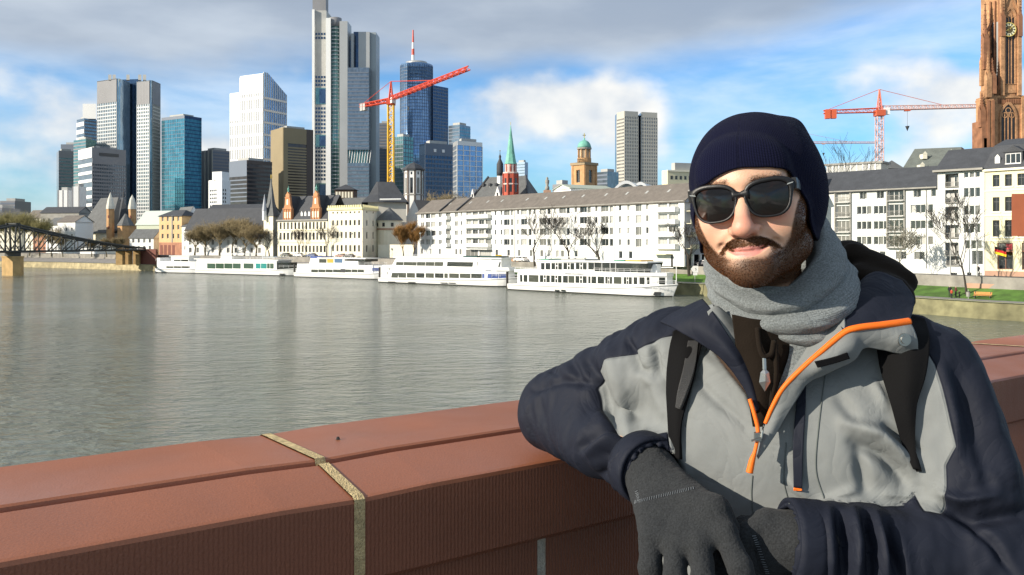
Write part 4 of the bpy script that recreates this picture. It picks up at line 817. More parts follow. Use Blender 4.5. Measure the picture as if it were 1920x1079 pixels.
# ---------------------------------------------------------------- the gothic tower
def gothic():
    Y = 235; sc = Y/FOC; t = thing('gothic_tower', 'ornate red brown gothic church tower with gold clock face', 'tower', V2(1892, Y)+Z*GZ)
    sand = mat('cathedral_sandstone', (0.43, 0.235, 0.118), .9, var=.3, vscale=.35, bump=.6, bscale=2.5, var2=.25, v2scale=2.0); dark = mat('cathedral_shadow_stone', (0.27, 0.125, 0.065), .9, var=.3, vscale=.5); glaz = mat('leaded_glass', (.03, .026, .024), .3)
    cx = V2(1891, Y).x; X = lambda px: PX(px, Y); zf = lambda py: PZ(py, Y)
    def arch(name, x0, x1, zb, zt, y, m, fr=.35, frm=None, mull=3):
        w = x1-x0; zs = zt-w*.95; n = 8
        def outl(e):
            L_ = [(x0-e, zb-e*.3), (x1+e, zb-e*.3), (x1+e, zs)]
            for k in range(1, n): a = math.pi/3*k/n; L_.append((x0-e+(w+2*e)*math.cos(a), zs+(w+2*e)*math.sin(a)*1.09))
            L_.append(((x0+x1)/2, zt+e))
            for k in range(n-1, 0, -1): a = math.pi/3*k/n; L_.append((x1+e-(w+2*e)*math.cos(a), zs+(w+2*e)*math.sin(a)*1.09))
            L_.append((x0-e, zs)); return L_
        i, o = outl(0), outl(fr); mb = MB(); mb.poly([(a, y-.05, b) for a, b in i]); win = mb.build(name, m, t)
        mb = MB(); mb.loft([[(a, y+.3, b) for a, b in o], [(a, y-.35, b) for a, b in o], [(a, y-.35, b) for a, b in i], [(a, y+.1, b) for a, b in i]], 0, True); mb.build('frame', frm or sand, win)
        for k in range(1, mull): mb = MB(); xx = x0+w*k/mull; mb.box((xx-.11, y-.22, zb), (xx+.11, y+.02, zs+w*.3)); mb.build('mullion', frm or sand, win)
        mb = MB(); r = w*.22
        for ox in (-.25, .25, 0): 
            cc = ((x0+x1)/2+ox*w, zs+(w*.18 if ox else w*.52)); pr = [(cc[0]+r*math.cos(a), cc[1]+r*math.sin(a)) for a in [k*math.pi/5 for k in range(10)]]
            mb.loft([[(a, y-.2, b) for a, b in pr], [(cc[0]+(a-cc[0])*.68, y-.2, cc[1]+(b-cc[1])*.68) for a, b in pr]], 0, True)
        mb.build('tracery', frm or sand, win)
    def pinnacle(px, y, z0, z1, w, m=sand):
        x = X(px) if px > 100 else px; mb = MB(); h = z1-z0; mb.box((x-w, y-w, z0), (x+w, y+w, z0+h*.45)); a = z0+h*.45
        for k in range(4): dx, dy = ((0, -1), (1, 0), (0, 1), (-1, 0))[k]; mb.add([(x+dx*w-(dy and w), y+dy*w-(dx and w), a), (x+dx*w+(dy and w), y+dy*w+(dx and w), a), (x+dx*w*1.05, y+dy*w*1.05, a+w*2.2)], [(0, 1, 2)])
        mb.cyl((x, y), w*.85, .04, a, z1, 4, a0=math.pi/4)
        for k in range(1, 7): zz = a+(z1-a)*k/8; r = w*.85*(1-k/8)+.1; mb.box((x-r, y-.12, zz), (x+r, y+.12, zz+.22)); mb.box((x-.12, y-r, zz+.02), (x+.12, y+r, zz+.24))
        mb.box((x-.35, y-.06, z1-.9), (x+.35, y+.06, z1-.75)); return mb.build('pinnacle', m, t)
    xl, xr = X(1862), X(1921); d = xr-xl; yb = Y+d
    zmid = zf(180); MB().box((xl, Y, GZ), (xr, yb, zmid)).build('lower_stage', sand, t)
    MB().box((xl-.2, Y-.35, zmid-.6), (xr+.2, yb, zmid)).build('string_course', sand, t); mb = MB()
    for k in range(18): x = xl+.25+(d-.5)*k/17; mb.box((x-.14, Y-.3, zmid-2.2), (x+.14, Y-.02, zmid-.9))
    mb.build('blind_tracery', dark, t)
    arch('great_window', X(1876.5), X(1903), zf(285), zf(196), Y, glaz, .5, mull=4)
    for px in (1865, 1917): MB().box((X(px)-.45, Y-.6, GZ), (X(px)+.45, Y-.0, zmid)).build('pilaster', sand, t)
    # stepped corner buttress on the left, with niches and pinnacles
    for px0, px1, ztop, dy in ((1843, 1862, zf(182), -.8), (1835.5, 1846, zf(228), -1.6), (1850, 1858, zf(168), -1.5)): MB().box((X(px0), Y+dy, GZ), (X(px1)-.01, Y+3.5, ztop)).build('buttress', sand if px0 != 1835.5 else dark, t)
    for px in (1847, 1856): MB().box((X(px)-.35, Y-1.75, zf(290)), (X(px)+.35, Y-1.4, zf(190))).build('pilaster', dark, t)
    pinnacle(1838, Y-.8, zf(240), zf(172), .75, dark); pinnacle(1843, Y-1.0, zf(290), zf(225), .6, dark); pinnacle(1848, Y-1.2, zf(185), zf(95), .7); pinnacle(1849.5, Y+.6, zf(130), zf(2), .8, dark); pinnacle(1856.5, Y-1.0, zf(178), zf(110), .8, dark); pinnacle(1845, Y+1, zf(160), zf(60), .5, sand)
    # octagonal upper stage
    yc = Y+d/2; r = d*.54; oct_ = [((xl+xr)/2+r*math.cos(math.pi/8+k*math.pi/4), yc+r*math.sin(math.pi/8+k*math.pi/4)) for k in range(8)]; ztop = zf(-130)
    MB().prism(oct_, zmid, ztop).build('octagon_stage', sand, t); yf = yc-r*math.cos(math.pi/8)
    MB().box((X(1877), yf-.25, zf(175)), (X(1905), yf+.2, zf(160))).build('balustrade', sand, t)
    arch('belfry_window', X(1885), X(1901.5), zf(158), zf(18), yf, glaz, .5, mull=3)
    for px in (1877.5, 1909.5): MB().box((X(px)-.5, yf-.8, zmid), (X(px)+.5, yf-.02, ztop)).build('buttress', sand, t); pinnacle(px, yf-.6, zf(70), zf(-12), .55, dark)
    a0, a1 = Vector((*oct_[4], 0)), Vector((*oct_[5], 0)); u, n, L_ = frame(a0, a1); mb = MB(); mb.obox(a0, u, n, Z, (L_*.25, .02, zf(160)), (L_*.75, .06, zf(40))); mb.build('belfry_window', glaz, t)
    for q in (.18, .5, .8): MB().obox(a0, u, n, Z, (L_*q-.18, .05, zf(170)), (L_*q+.18, .5, zf(0))).build('mullion', dark, t)
    mb = MB()
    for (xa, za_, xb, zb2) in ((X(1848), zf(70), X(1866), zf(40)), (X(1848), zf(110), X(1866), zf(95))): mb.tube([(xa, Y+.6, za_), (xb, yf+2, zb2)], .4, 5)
    mb.build('flying_buttress', dark, t)
    mb = MB(); gz = zf(20); mb.add([(X(1876), yf-.5, zf(32)), (X(1893), yf-.5, zf(-30)), (X(1910), yf-.5, zf(32)), (X(1907), yf-.5, zf(32)), (X(1893), yf-.5, zf(-18)), (X(1879), yf-.5, zf(32))], [(0, 5, 4, 1), (1, 4, 3, 2)]); mb.add([(X(1876), yf-.1, zf(32)), (X(1893), yf-.1, zf(-30)), (X(1910), yf-.1, zf(32))], [(0, 2, 1)]); mb.build('gable', sand, t)
    # clock
    ck = bpy.data.objects.new('clock', None); COL.objects.link(ck); ck.parent = t; ORIG[ck.name] = ORIG[t.name]; c = (X(1889), zf(57)); rc = 13.2*sc; y = yf-.75; gm = mat('clock_gold', (.80, .62, .16), .4, metal=.3)
    cir = lambda r, yy, n=40: [(c[0]+r*math.cos(2*math.pi*k/n), yy, c[1]+r*math.sin(2*math.pi*k/n)) for k in range(n)]
    mb = MB(); mb.loft([cir(rc, y+.3), cir(rc, y)], 0, True, False, True); mb.build('dial', mat('clock_cream', (.82, .80, .55), .6), ck)
    mb = MB(); mb.loft([cir(rc, y-.04), cir(rc, y-.12), cir(rc*.9, y-.12), cir(rc*.9, y-.04)], 0, True); mb.build('ring', gm, ck); mb = MB(); mb.poly(cir(rc*.55, y-.03)[::1]); mb.build('centre_disc', mat('clock_dark', (.10, .075, .03), .6), ck)
    for k in range(12):
        a = k*math.pi/6; e = Vector((math.sin(a), 0, math.cos(a))); s_ = Vector((math.cos(a), 0, -math.sin(a))); o = Vector((c[0], y-.05, c[1])); w = .16; MB().add([o+e*rc*.62-s_*w, o+e*rc*.62+s_*w, o+e*rc*.88+s_*w, o+e*rc*.88-s_*w], [(0, 1, 2, 3)]).build('numeral', mat('clock_black', (.02, .018, .012), .6), ck)
    for a, ln, w in ((R(248), .5, .16), (R(48), .78, .12)):
        e = Vector((math.sin(a), 0, math.cos(a))); s_ = Vector((math.cos(a), 0, -math.sin(a))); o = Vector((c[0], y-.10, c[1])); MB().add([o-e*rc*.15-s_*w, o-e*rc*.15+s_*w, o+e*rc*ln+s_*.05, o+e*rc*ln-s_*.05], [(0, 1, 2, 3)]).build('hand', gm, ck)
    # the low roofs at its foot
    MB().box((X(1905), Y-3, GZ), (X(1975), Y-.5, zf(262))).build('side_chapel', dark, t)
gothic()

# ---------------------------------------------------------------- churches and old houses in the middle
def nikolai():
    Y = 306; t = thing('red_church_tower', 'slim red church tower with green copper spire', 'tower', V2(958, Y)+Z*GZ); X = lambda p: PX(p, Y); zf = lambda p: PZ(p, Y); red = mat('brick_red_paint', (.42, .085, .05), .8, var=.12, vscale=.5); c = (X(957.5), Y+2.8); r8 = lambda r, z: [(c[0]+r*math.cos(math.pi/8+k*math.pi/4), c[1]+r*math.sin(math.pi/8+k*math.pi/4), z) for k in range(8)]
    mb = MB(); mb.loft([r8(2.85, GZ), r8(2.85, zf(324))], 0, True, True, True); mb.build('shaft', red, t); mb = MB(); mb.loft([r8(2.15, zf(324)), r8(2.15, zf(306))], 0, True, True, True); mb.build('lantern', mat('pale_red_stone', (.62, .5, .45), .8), t)
    mb = MB(); mb.loft([r8(2.5, zf(307)), r8(2.1, zf(303)), r8(1.55, zf(287)), r8(.85, zf(262)), r8(.25, zf(240)), r8(.04, zf(231))], 0, True, True, True); mb.build('spire', copper, t); MB().tube([(c[0], c[1], zf(234)), (c[0], c[1], zf(227))], .09, 5).build('finial', gold, t)
    for k in range(8):
        a = math.pi/4*k; e = Vector((math.cos(a), math.sin(a), 0)); s_ = Vector((-math.sin(a), math.cos(a), 0)); o = Vector((c[0], c[1], 0))
        MB().obox(o, s_, e, Z, (-.42, 2.5, zf(360)), (.42, 2.66, zf(334))).build('window', glass_d, t); MB().obox(o, s_, e, Z, (-.3, 1.9, zf(321)), (.3, 2.02, zf(312))).build('window', glass_d, t); MB().obox(o, s_, e, Z, (-.16, 2.0, zf(324)), (.16, 2.2, zf(307))).build('corner_rib', red, t); b = Vector((math.cos(a+math.pi/8), math.sin(a+math.pi/8), 0)); MB().obox(o, Vector((-b.y, b.x, 0)), b, Z, (-.25, 2.6, GZ), (.25, 3.05, zf(325))).build('corner_rib', red, t)
    for z in (346, 325): mb = MB(); mb.loft([r8(3.0, zf(z)), r8(3.0, zf(z)+.5)], 0, True, True, True); mb.build('string_course', mat('pale_red_stone', (.62, .5, .45), .8), t)
    # church hall with steep roof
    Y = 318; t = thing('church_hall', 'white church hall with steep grey roof and dormers beside the red tower', 'building', V2(935, Y)+Z*GZ); zf = lambda p: PZ(p, Y)
    A, B = V2(888, Y+4), V2(990, Y-6); u, n, L_ = frame(A, B); ze, zr = zf(369), zf(330); U = lambda p: px_on(A, B, p); mb = MB(); mb.obox(A, u, n, Z, (0, -11, GZ), (L_, 0, ze)); mb.build('wall', white_r, t)
    mb = MB(); F0, F1 = A+n*.4+Z*ze, A+u*L_+n*.4+Z*ze; R0, R1 = A+u*U(903)-n*5.5+Z*zr, A+u*U(974)-n*5.5+Z*zr; B0, B1 = A-n*11.4+Z*ze, A+u*L_-n*11.4+Z*ze; mb.quad(F0, F1, R1, R0); mb.quad(B1, B0, R0, R1); mb.add([F0, R0, B0], [(0, 1, 2)]); mb.add([F1, B1, R1], [(0, 1, 2)]); rf = mb.build('roof', slate_l, t)
    mb = MB(); mb.tube([F0+Z*.2, R0+Z*.3], .35, 4); mb.tube([F1+Z*.2, R1+Z*.3], .35, 4); mb.build('verge', slate, rf)
    for px, yt, yb, w in ((887, 353, 374, 5), (934, 350, 374, 8), (912, 348, 358, 3)):
        x = U(px); ww = w*Y/FOC; zt = zf(yt); zb = zf(yb); y0 = .6 if w > 3 else -2.5; mb = MB(); mb.add([A+u*(x-ww)+n*y0+Z*zb, A+u*(x+ww)+n*y0+Z*zb, A+u*x+n*y0+Z*zt, A+u*(x-ww)+n*(y0-4)+Z*zb, A+u*(x+ww)+n*(y0-4)+Z*zb, A+u*x+n*(y0-4)+Z*zt], [(0, 1, 2), (0, 2, 5, 3), (1, 4, 5, 2)]); g = mb.build('gable_dormer', white_r, rf); MB().obox(A, u, n, Z, (x-.3, y0, zb+(zt-zb)*.25), (x+.3, y0+.05, zb+(zt-zb)*.5)).build('dormer_window', glass_d, g)
    for px in (900, 912, 924): x = U(px); MB().obox(A, u, n, Z, (x-.4, -3.4, zf(348)), (x+.4, -2.2, zf(343))).build('small_dormer', slate, rf)
    Y = 322; X = lambda p: PX(p, Y); zf = lambda p: PZ(p, Y); t = thing('onion_turret', 'small dark onion topped turret left of the green spire', 'tower', V2(937.5, Y)+Z*20); c = (X(937.5), Y); MB().cyl(c, 1.1, 1.1, 18, zf(328), 8).build('drum', white_r, t); mb = MB(); mb.lathe(c, [(1.25, zf(330)), (1.3, zf(322)), (1.25, zf(308)), (.8, zf(303)), (.35, zf(298)), (.5, zf(294)), (.15, zf(290)), (.05, zf(284))], 12); mb.build('onion_cap', slate, t, True)
    MB().lathe(c, [(.05, zf(284.5)), (.28, zf(283.2)), (.05, zf(282))], 8).build('finial', gold, t)
nikolai()
def paulskirche():
    Y = 395; t = thing('domed_tower', 'square ochre sandstone tower with drum and green copper dome', 'tower', V2(1096, Y)+Z*GZ); zf = lambda p: PZ(p, Y)
    a, b, c = V2(1072, Y+6), V2(1096, Y), V2(1119, Y+6); d = a+c-b; zt = zf(309); mb = MB()
    for q0, q1 in ((a, b), (b, c)): L_ = frame(q0, q1)[2]; holes_wall(mb, q0, q1, GZ, zt, [(L_*.36, L_*.64, zf(342), zf(318))], .6)
    mb.prism([tuple(x) for x in (a, b, c, d)], GZ+.0, GZ+.1); mb.build('shaft', ochre, t)
    for q0, q1 in ((a, b), (b, c)): 
        u, n, L_ = frame(q0, q1); put('belfry_window', window_mesh(L_*.28, zf(318)-zf(342), 'arch', 0, ochre), t, q0+u*L_*.36-n*.58+Z*zf(342), math.atan2(u.y, u.x))
        for x in (0, L_-.9): MB().obox(q0, u, n, Z, (x, .005, GZ), (x+.9, .3, zt)).build('pilaster', ochre, t)
    ctr = (a+c)/2; big = [tuple(ctr+(x-ctr)*1.13) for x in (a, b, c, d)]; MB().prism(big, zt, zf(304)).build('cornice', mat('grey_ochre', (.34, .26, .16), .9), t)
    X = (ctr.x, ctr.y); MB().cyl(X, 3.3, 3.3, zf(304), zf(295), 16).build('drum_base', ochre, t, False); MB().cyl(X, 2.3, 2.3, zf(295), zf(276), 16).build('drum', mat('pale_ochre', (.50, .40, .28), .85), t)
    for k in range(8): an = k*math.pi/4+.2; MB().cyl((X[0]+2.9*math.cos(an), X[1]+2.9*math.sin(an)), .3, .28, zf(295), zf(278), 8).build('column', ochre, t)
    MB().cyl(X, 3.4, 3.5, zf(278), zf(275), 20).build('drum_cornice', grey_st, t); mb = MB(); r = 3.25; mb.lathe(X, [(r*math.cos(q), zf(275)+r*1.12*math.sin(q)) for q in [k*math.pi/2/8 for k in range(8)]]+[(.4, zf(275)+r*1.12), (.4, zf(257)), (.05, zf(256))], 20); mb.build('dome', copper, t, True)
    MB().tube([(X[0], X[1], zf(258)), (X[0], X[1], zf(247))], .2, 5).build('cross', gold, t); MB().tube([(X[0]-.75, X[1], zf(251)), (X[0]+.75, X[1], zf(251))], .18, 5).build('cross_arm', gold, t)
paulskirche()
# vaulted glass roofs behind the long block
Y = 262; t = thing('vaulted_hall', 'white arched hall roof rising behind the long white block', 'building', V2(1180, Y)+Z*GZ); mb = MB(); A, B = V2(1150, Y), V2(1215, Y)
for p0, p1, h0 in ((1148, 1200, 340), (1185, 1222, 341)):
    rr = []
    for dd in (0, 14): rr.append([(PX(p0+(p1-p0)*k/12, Y)+dd*.4, Y+dd+(0 if p0 == 1148 else 3), PZ(358, Y)+(PZ(h0, Y)-PZ(358, Y))*math.sin(math.pi*k/12)) for k in range(13)])
    mb = MB(); mb.loft(rr, 0, False); mb.build('vault', white_r, t); 
    mb = MB(); rim = rr[0]; mb.loft([[(x, y-.3, z+.15) for x, y, z in rim], [(x, y-.3, z-.8) for x, y, z in rim]], 0, False); mb.build('arch_rim', panel_w, t); mb = MB(); mb.poly([(x, y+.3, z) for x, y, z in rim][::-1]); mb.build('end_glazing', glass_m, t)
MB().box((PX(1150, Y), Y-.5, GZ), (PX(1226, Y), Y+14, PZ(357, Y))).build('wall', white_r, t)
t, p, ze, zr = simple_house('roof_terrace_house', 'house with pale flat roof left of the arched hall roof', 1070, 1070, 1150, 270, 352, 346, white_r, mat('pale_green_roof', (.40, .44, .36), .8), rowsz=(), back=10)
Y = 330; t, g, zt = tower_body('office_building', 'yellow flat roofed building left of the knit cap', [(1241, Y+4), (1252, Y), (1330, Y+6)], 319, Y, yellow_r); u, n, L_ = frame(g[1], g[2])
for k in range(7): MB().obox(g[1], u, n, Z, (1.2+k*2.0, 0, zt-3.6), (2.2+k*2.0, .06, zt-2.2)).build('window', glass_d, t)
MB().obox(g[1], u, n, Z, (-.3, -.2, zt-.6), (L_, .4, zt+.01)).build('cornice', cream_r, t)
Y = 300; t = thing('chimney_statue', 'small dark statue on a pink stone chimney behind the roofs', 'statue', V2(1026, Y)+Z*20); X = PX(1026, Y); MB().box((X-1.3, Y-1, 18), (X+1.3, Y+1, PZ(357, Y))).build('pedestal', mat('pink_sandstone', (.42, .26, .18), .85, var=.12, vscale=.6), t)
mb = MB(); mb.lathe((X, Y), [(.75, PZ(357, Y)), (.8, PZ(352, Y)), (.45, PZ(348, Y)), (.7, PZ(343, Y)), (.75, PZ(339, Y)), (.35, PZ(336.5, Y)), (.45, PZ(335, Y)), (.3, PZ(333, Y)), (.02, PZ(332, Y))], 10); mb.build('figure', grey_st, t, True)
# white octagonal church tower
def white_tower():
    Y = 345; t = thing('octagonal_tower', 'white octagonal tower with stone corners and dark cap above the museum roofs', 'tower', V2(773, Y)+Z*GZ); zf = lambda p: PZ(p, Y); c = (PX(773.5, Y), Y+4); r8 = lambda r, z: [(c[0]+r*math.cos(.25+k*math.pi/4), c[1]+r*math.sin(.25+k*math.pi/4), z) for k in range(8)]
    mb = MB(); mb.loft([r8(3.9, GZ), r8(3.9, zf(318))], 0, True, True, True); mb.build('shaft', white_r, t); mb = MB(); mb.loft([r8(4.6, zf(319)), r8(4.7, zf(316)), r8(2.6, zf(308)), r8(.2, zf(303))], 0, True, True, True); mb.build('cap', slate, t)
    for k in range(8):
        a = .25+k*math.pi/4; b = a+math.pi/8; e = Vector((math.cos(b), math.sin(b), 0)); s_ = Vector((-e.y, e.x, 0)); o = Vector((c[0], c[1], 0)); q = 3.9*math.cos(math.pi/8)
        MB().obox(o, s_, e, Z, (-.55, q, zf(362)), (.55, q+.08, zf(333))).build('window', glass_d if k % 2 else glass_m, t); MB().obox(o, s_, e, Z, (-.3, q, zf(327)), (.3, q+.08, zf(322))).build('window', glass_d, t); ee = Vector((math.cos(a), math.sin(a), 0)); MB().obox(o, Vector((-ee.y, ee.x, 0)), ee, Z, (-.4, 3.5, GZ), (.4, 4.05, zf(318.5))).build('quoin', mat('brown_stone', (.16, .13, .11), .9), t)
    mb = MB(); mb.loft([r8(4.15, zf(366)), r8(4.15, zf(363.5))], 0, True, True, True); mb.build('string_course', grey_st, t)
white_tower()
# ---------------------------------------------------------------- the museum group on the quay
def saalhof():
    A, B, C = V2(615.6, 309), V2(679.7, 299), V2(708, 316); zt = PZ(389, 302); t = thing('palace_block', 'cream palace block with battlemented cornice and rows of arched windows', 'building', Vector((B.x, B.y, GZ))); u, n, L1 = frame(A, B); s6 = lambda z: 500+z/4.497; U = lambda p: px_on(A, B, p)
    cols = [U(s6(z)) for z in (560, 597, 632, 669, 705, 742, 779)]; zr = lambda y: PZ(y, 303); H = []
    for x in cols: H += [(x-.42, x+.42, zr(400.5), zr(397), 'dark'), (x-.5, x+.5, zr(423), zr(413), 'arch'), (x-.5, x+.5, zr(447), zr(435), 'arch'), (x-.52, x+.52, zr(472), zr(460), 'arch')]
    mb = MB(); holes_wall(mb, A, B, GZ, zt, H, .35); L2 = frame(B, C)[2]; zc = lambda y: PZ(y, 305); H2 = []
    for f in (.28, .70): x = L2*f; H2 += [(x-.6, x+.6, zc(400), zc(396), 'dark'), (x-.75, x+.75, zc(424), zc(413), 'arch'), (x-.75, x+.75, zc(448), zc(435), 'arch'), (x-.9, x+.9, zc(473), zc(460), 'arch')]
    holes_wall(mb, B, C, GZ, zt, H2, .35); D = A+C-B; mb.quad(*(Vector((q.x, q.y, zt-.5)) for q in (A, B, C, D))); mb.build('wall', cream_r, t); windows(t, A, B, H, .35, seed=5, wallm=cream_r, fr=frame_g, bias=(.3, 1)); windows(t, B, C, H2, .35, seed=6, wallm=cream_r, fr=frame_g, bias=(.8, 1))
    yel = mat('pale_yellow_cornice', (.78, .72, .40), .8)
    for q0, q1, L_ in ((A, B, L1), (B, C, L2)):
        u_, n_, _ = frame(q0, q1); MB().obox(q0, u_, n_, Z, (-.2, 0.01, zt-.9), (L_+.2, .5, zt)).build('cornice', yel, t)
        k = int(L_/1.15)
        for i in range(k): MB().obox(q0, u_, n_, Z, (L_*(i+.2)/k, 0.0, zt), (L_*(i+.75)/k, .45, zt+.8)).build('merlon', yel, t)
        for z in (zr(429), zr(453)): MB().obox(q0, u_, n_, Z, (0, .004, z), (L_, .1, z+.2)).build('string_course', cream_r, t)
saalhof()
def museum():
    A, B = V2(520.5, 325), V2(614.5, 311); u, n, L_ = frame(A, B); Y = 318; zf = lambda p: PZ(p, Y); ze = zf(413); t = thing('museum_house', 'cream museum front with two scrolled red sandstone gables', 'building', Vector((A.x, A.y, GZ))); s = lambda z: 500+z/7.708; U = lambda p: px_on(A, B, p); H = []
    for k in range(13):
        x = U(s(202+53*k)); H += [(x-.5, x+.5, zf(430), zf(417), 'arch'), (x-.55, x+.55, zf(450), zf(436.5), 'casement'), (x-.55, x+.55, zf(473), zf(461), 'casement')]
    H = [h for h in H if h[1] < L_-.1]; mb = MB(); holes_wall(mb, A, B, GZ, ze, H, .35); D = B-n*12; mb.quad(Vector((B.x, B.y, GZ)), Vector((D.x, D.y, GZ)), Vector((D.x, D.y, ze)), Vector((B.x, B.y, ze))); mb.build('wall', cream_r, t); windows(t, A, B, H, .35, seed=8, wallm=cream_r, fr=frame_g, bias=(.35, 1))
    for z in (zf(433), zf(456)): MB().obox(A, u, n, Z, (0, .004, z), (L_, .18, z+.35)).build('string_course', yellow_r, t)
    MB().obox(A, u, n, Z, (-.3, .01, ze-.3), (L_+.3, .5, ze+.25)).build('cornice', grey_st, t); mb = MB(); gable_roof(mb, A, B, 12, ze+.2, zf(366), .3); rf = mb.build('roof', slate, t)
    sand = mat('orange_sandstone', (.52, .24, .11), .85, var=.15, vscale=.6)
    for px in (540, 592.5):
        c = U(px); z0 = ze+.25; P_ = [(-2.35, 0), (2.35, 0), (2.35, 4.0), (1.95, 4.3), (1.5, 5.6), (1.25, 8.2), (.95, 8.6), (1.1, 9.3), (.6, 9.7), (0, 10.6), (-.6, 9.7), (-1.1, 9.3), (-.95, 8.6), (-1.25, 8.2), (-1.5, 5.6), (-1.95, 4.3), (-2.35, 4.0)]; g = bpy.data.objects.new('scrolled_gable', None); COL.objects.link(g); g.parent = t; ORIG[g.name] = ORIG[t.name]
        mb = MB(); f_ = [A+u*(c+x)+n*.25+Z*(z0+z) for x, z in P_]; b_ = [q-n*.9 for q in f_]; mb.loft([f_, b_], 0, True, True, True); mb.build('gable_wall', sand, g)
        for k in (-1, 0, 1): MB().obox(A, u, n, Z, (c+k*1.3-.33, .26, z0+.6), (c+k*1.3+.33, .34, z0+2.9)).build('gable_window', cream_r, g)
        for k in (-2, -.65, .65, 2): MB().obox(A, u, n, Z, (c+k-.14, .255, z0), (c+k+.14, .5, z0+3.8)).build('pilaster', sand, g)
        MB().obox(A, u, n, Z, (c-.4, .26, z0+5.6), (c+.4, .34, z0+7.6)).build('gable_window', cream_r, g); MB().obox(A, u, n, Z, (c-2.4, .256, z0+3.9), (c+2.4, .55, z0+4.25)).build('gable_cornice', sand, g); MB().obox(A, u, n, Z, (c-1.3, .256, z0+8.2), (c+1.3, .5, z0+8.5)).build('gable_cornice', sand, g)
        q = A+u*c-n*.2; MB().lathe((q.x, q.y), [(.35, z0+10.4), (.25, z0+11), (.4, z0+11.5), (.1, z0+12.2), (.02, z0+13)], 8).build('finial', copper, g); mb = MB(); mb.add([A+u*(c-2.1)-n*.6+Z*(z0+.1), A+u*(c+2.1)-n*.6+Z*(z0+.1), A+u*c-n*.6+Z*(z0+9), A+u*(c-2.1)-n*6+Z*(z0+.1), A+u*(c+2.1)-n*6+Z*(z0+.1), A+u*c-n*6+Z*(z0+9)], [(0, 1, 2), (0, 2, 5, 3), (1, 4, 5, 2)]); mb.build('cross_roof', slate, g)
    for z in (480, 532, 586): x = U(s(z)); mb = MB(); mb.obox(A, u, n, Z, (x-.5, -2.2, zf(407.5)), (x+.5, -.9, zf(400))); mb.add([A+u*(x-.55)-n*.88+Z*zf(400), A+u*(x+.55)-n*.88+Z*zf(400), A+u*x-n*.88+Z*zf(396)], [(0, 1, 2)]); mb.build('dormer', white_r, rf)
museum()
def rententurm():
    Y = 330; t = thing('spired_tower', 'cream river tower with steep slate spire and small corner turret', 'tower', V2(511, Y)+Z*GZ); zf = lambda p: PZ(p, Y); a, b, c = V2(494.5, Y+2), V2(512, Y-3), V2(522, Y+3); d = a+c-b; zt = zf(406); mb = MB(); L1 = frame(a, b)[2]; H = [(L1*.25, L1*.4, zf(422), zf(416)), (L1*.6, L1*.75, zf(422), zf(416)), (L1*.45, L1*.62, zf(463), zf(456)), (L1*.4, L1*.55, zf(444), zf(437))]; holes_wall(mb, a, b, GZ, zt, [h[:4]+('dark',) for h in H], .4); mb.prism([tuple(x) for x in (a+Vector((0, .01, 0)), b+Vector((0, .6, 0)), c, d)], GZ, zt-.02); mb.build('shaft', cream_r, t); windows(t, a, b, [h+('dark',) for h in H], .38, seed=2)
    ctr = (a+c)/2; base = [ctr+(x-ctr)*1.15 for x in (a, b, c, d)]; mid = [ctr+(x-ctr)*.55 for x in (a, b, c, d)]; mb = MB(); mb.loft([[tuple(x+Z*zt) for x in base], [tuple(x+Z*zf(380)) for x in mid], [tuple(ctr+(x-ctr)*.03+Z*zf(334)) for x in base]], 0, True, False, True); sp = mb.build('spire', slate_l, t); MB().tube([ctr+Z*zf(336), ctr+Z*zf(327)], .12, 5).build('weather_vane', gold, sp)
    o = ctr+Vector((-1.2, -2.6, 0)); MB().box((o.x-.5, o.y-.4, zf(398)), (o.x+.5, o.y+1.2, zf(390))).build('dormer', slate, sp); q = V2(496, Y-.5); MB().cyl((q.x, q.y), .9, .9, zf(414), zf(396), 8).build('turret', white_r, t); MB().cyl((q.x, q.y), 1.05, .03, zf(396), zf(364), 8).build('turret_spire', mat('pale_slate', (.36, .38, .42), .6), t)
    u_, n_, L2 = frame(b, c)
    for y0, y1 in ((462, 454), (443, 436)): MB().obox(b+Vector((0, .6, 0)), u_, n_, Z, (L2*.4, 0, zf(y0)), (L2*.6, .05, zf(y1))).build('window', glass_d, t)
rententurm()
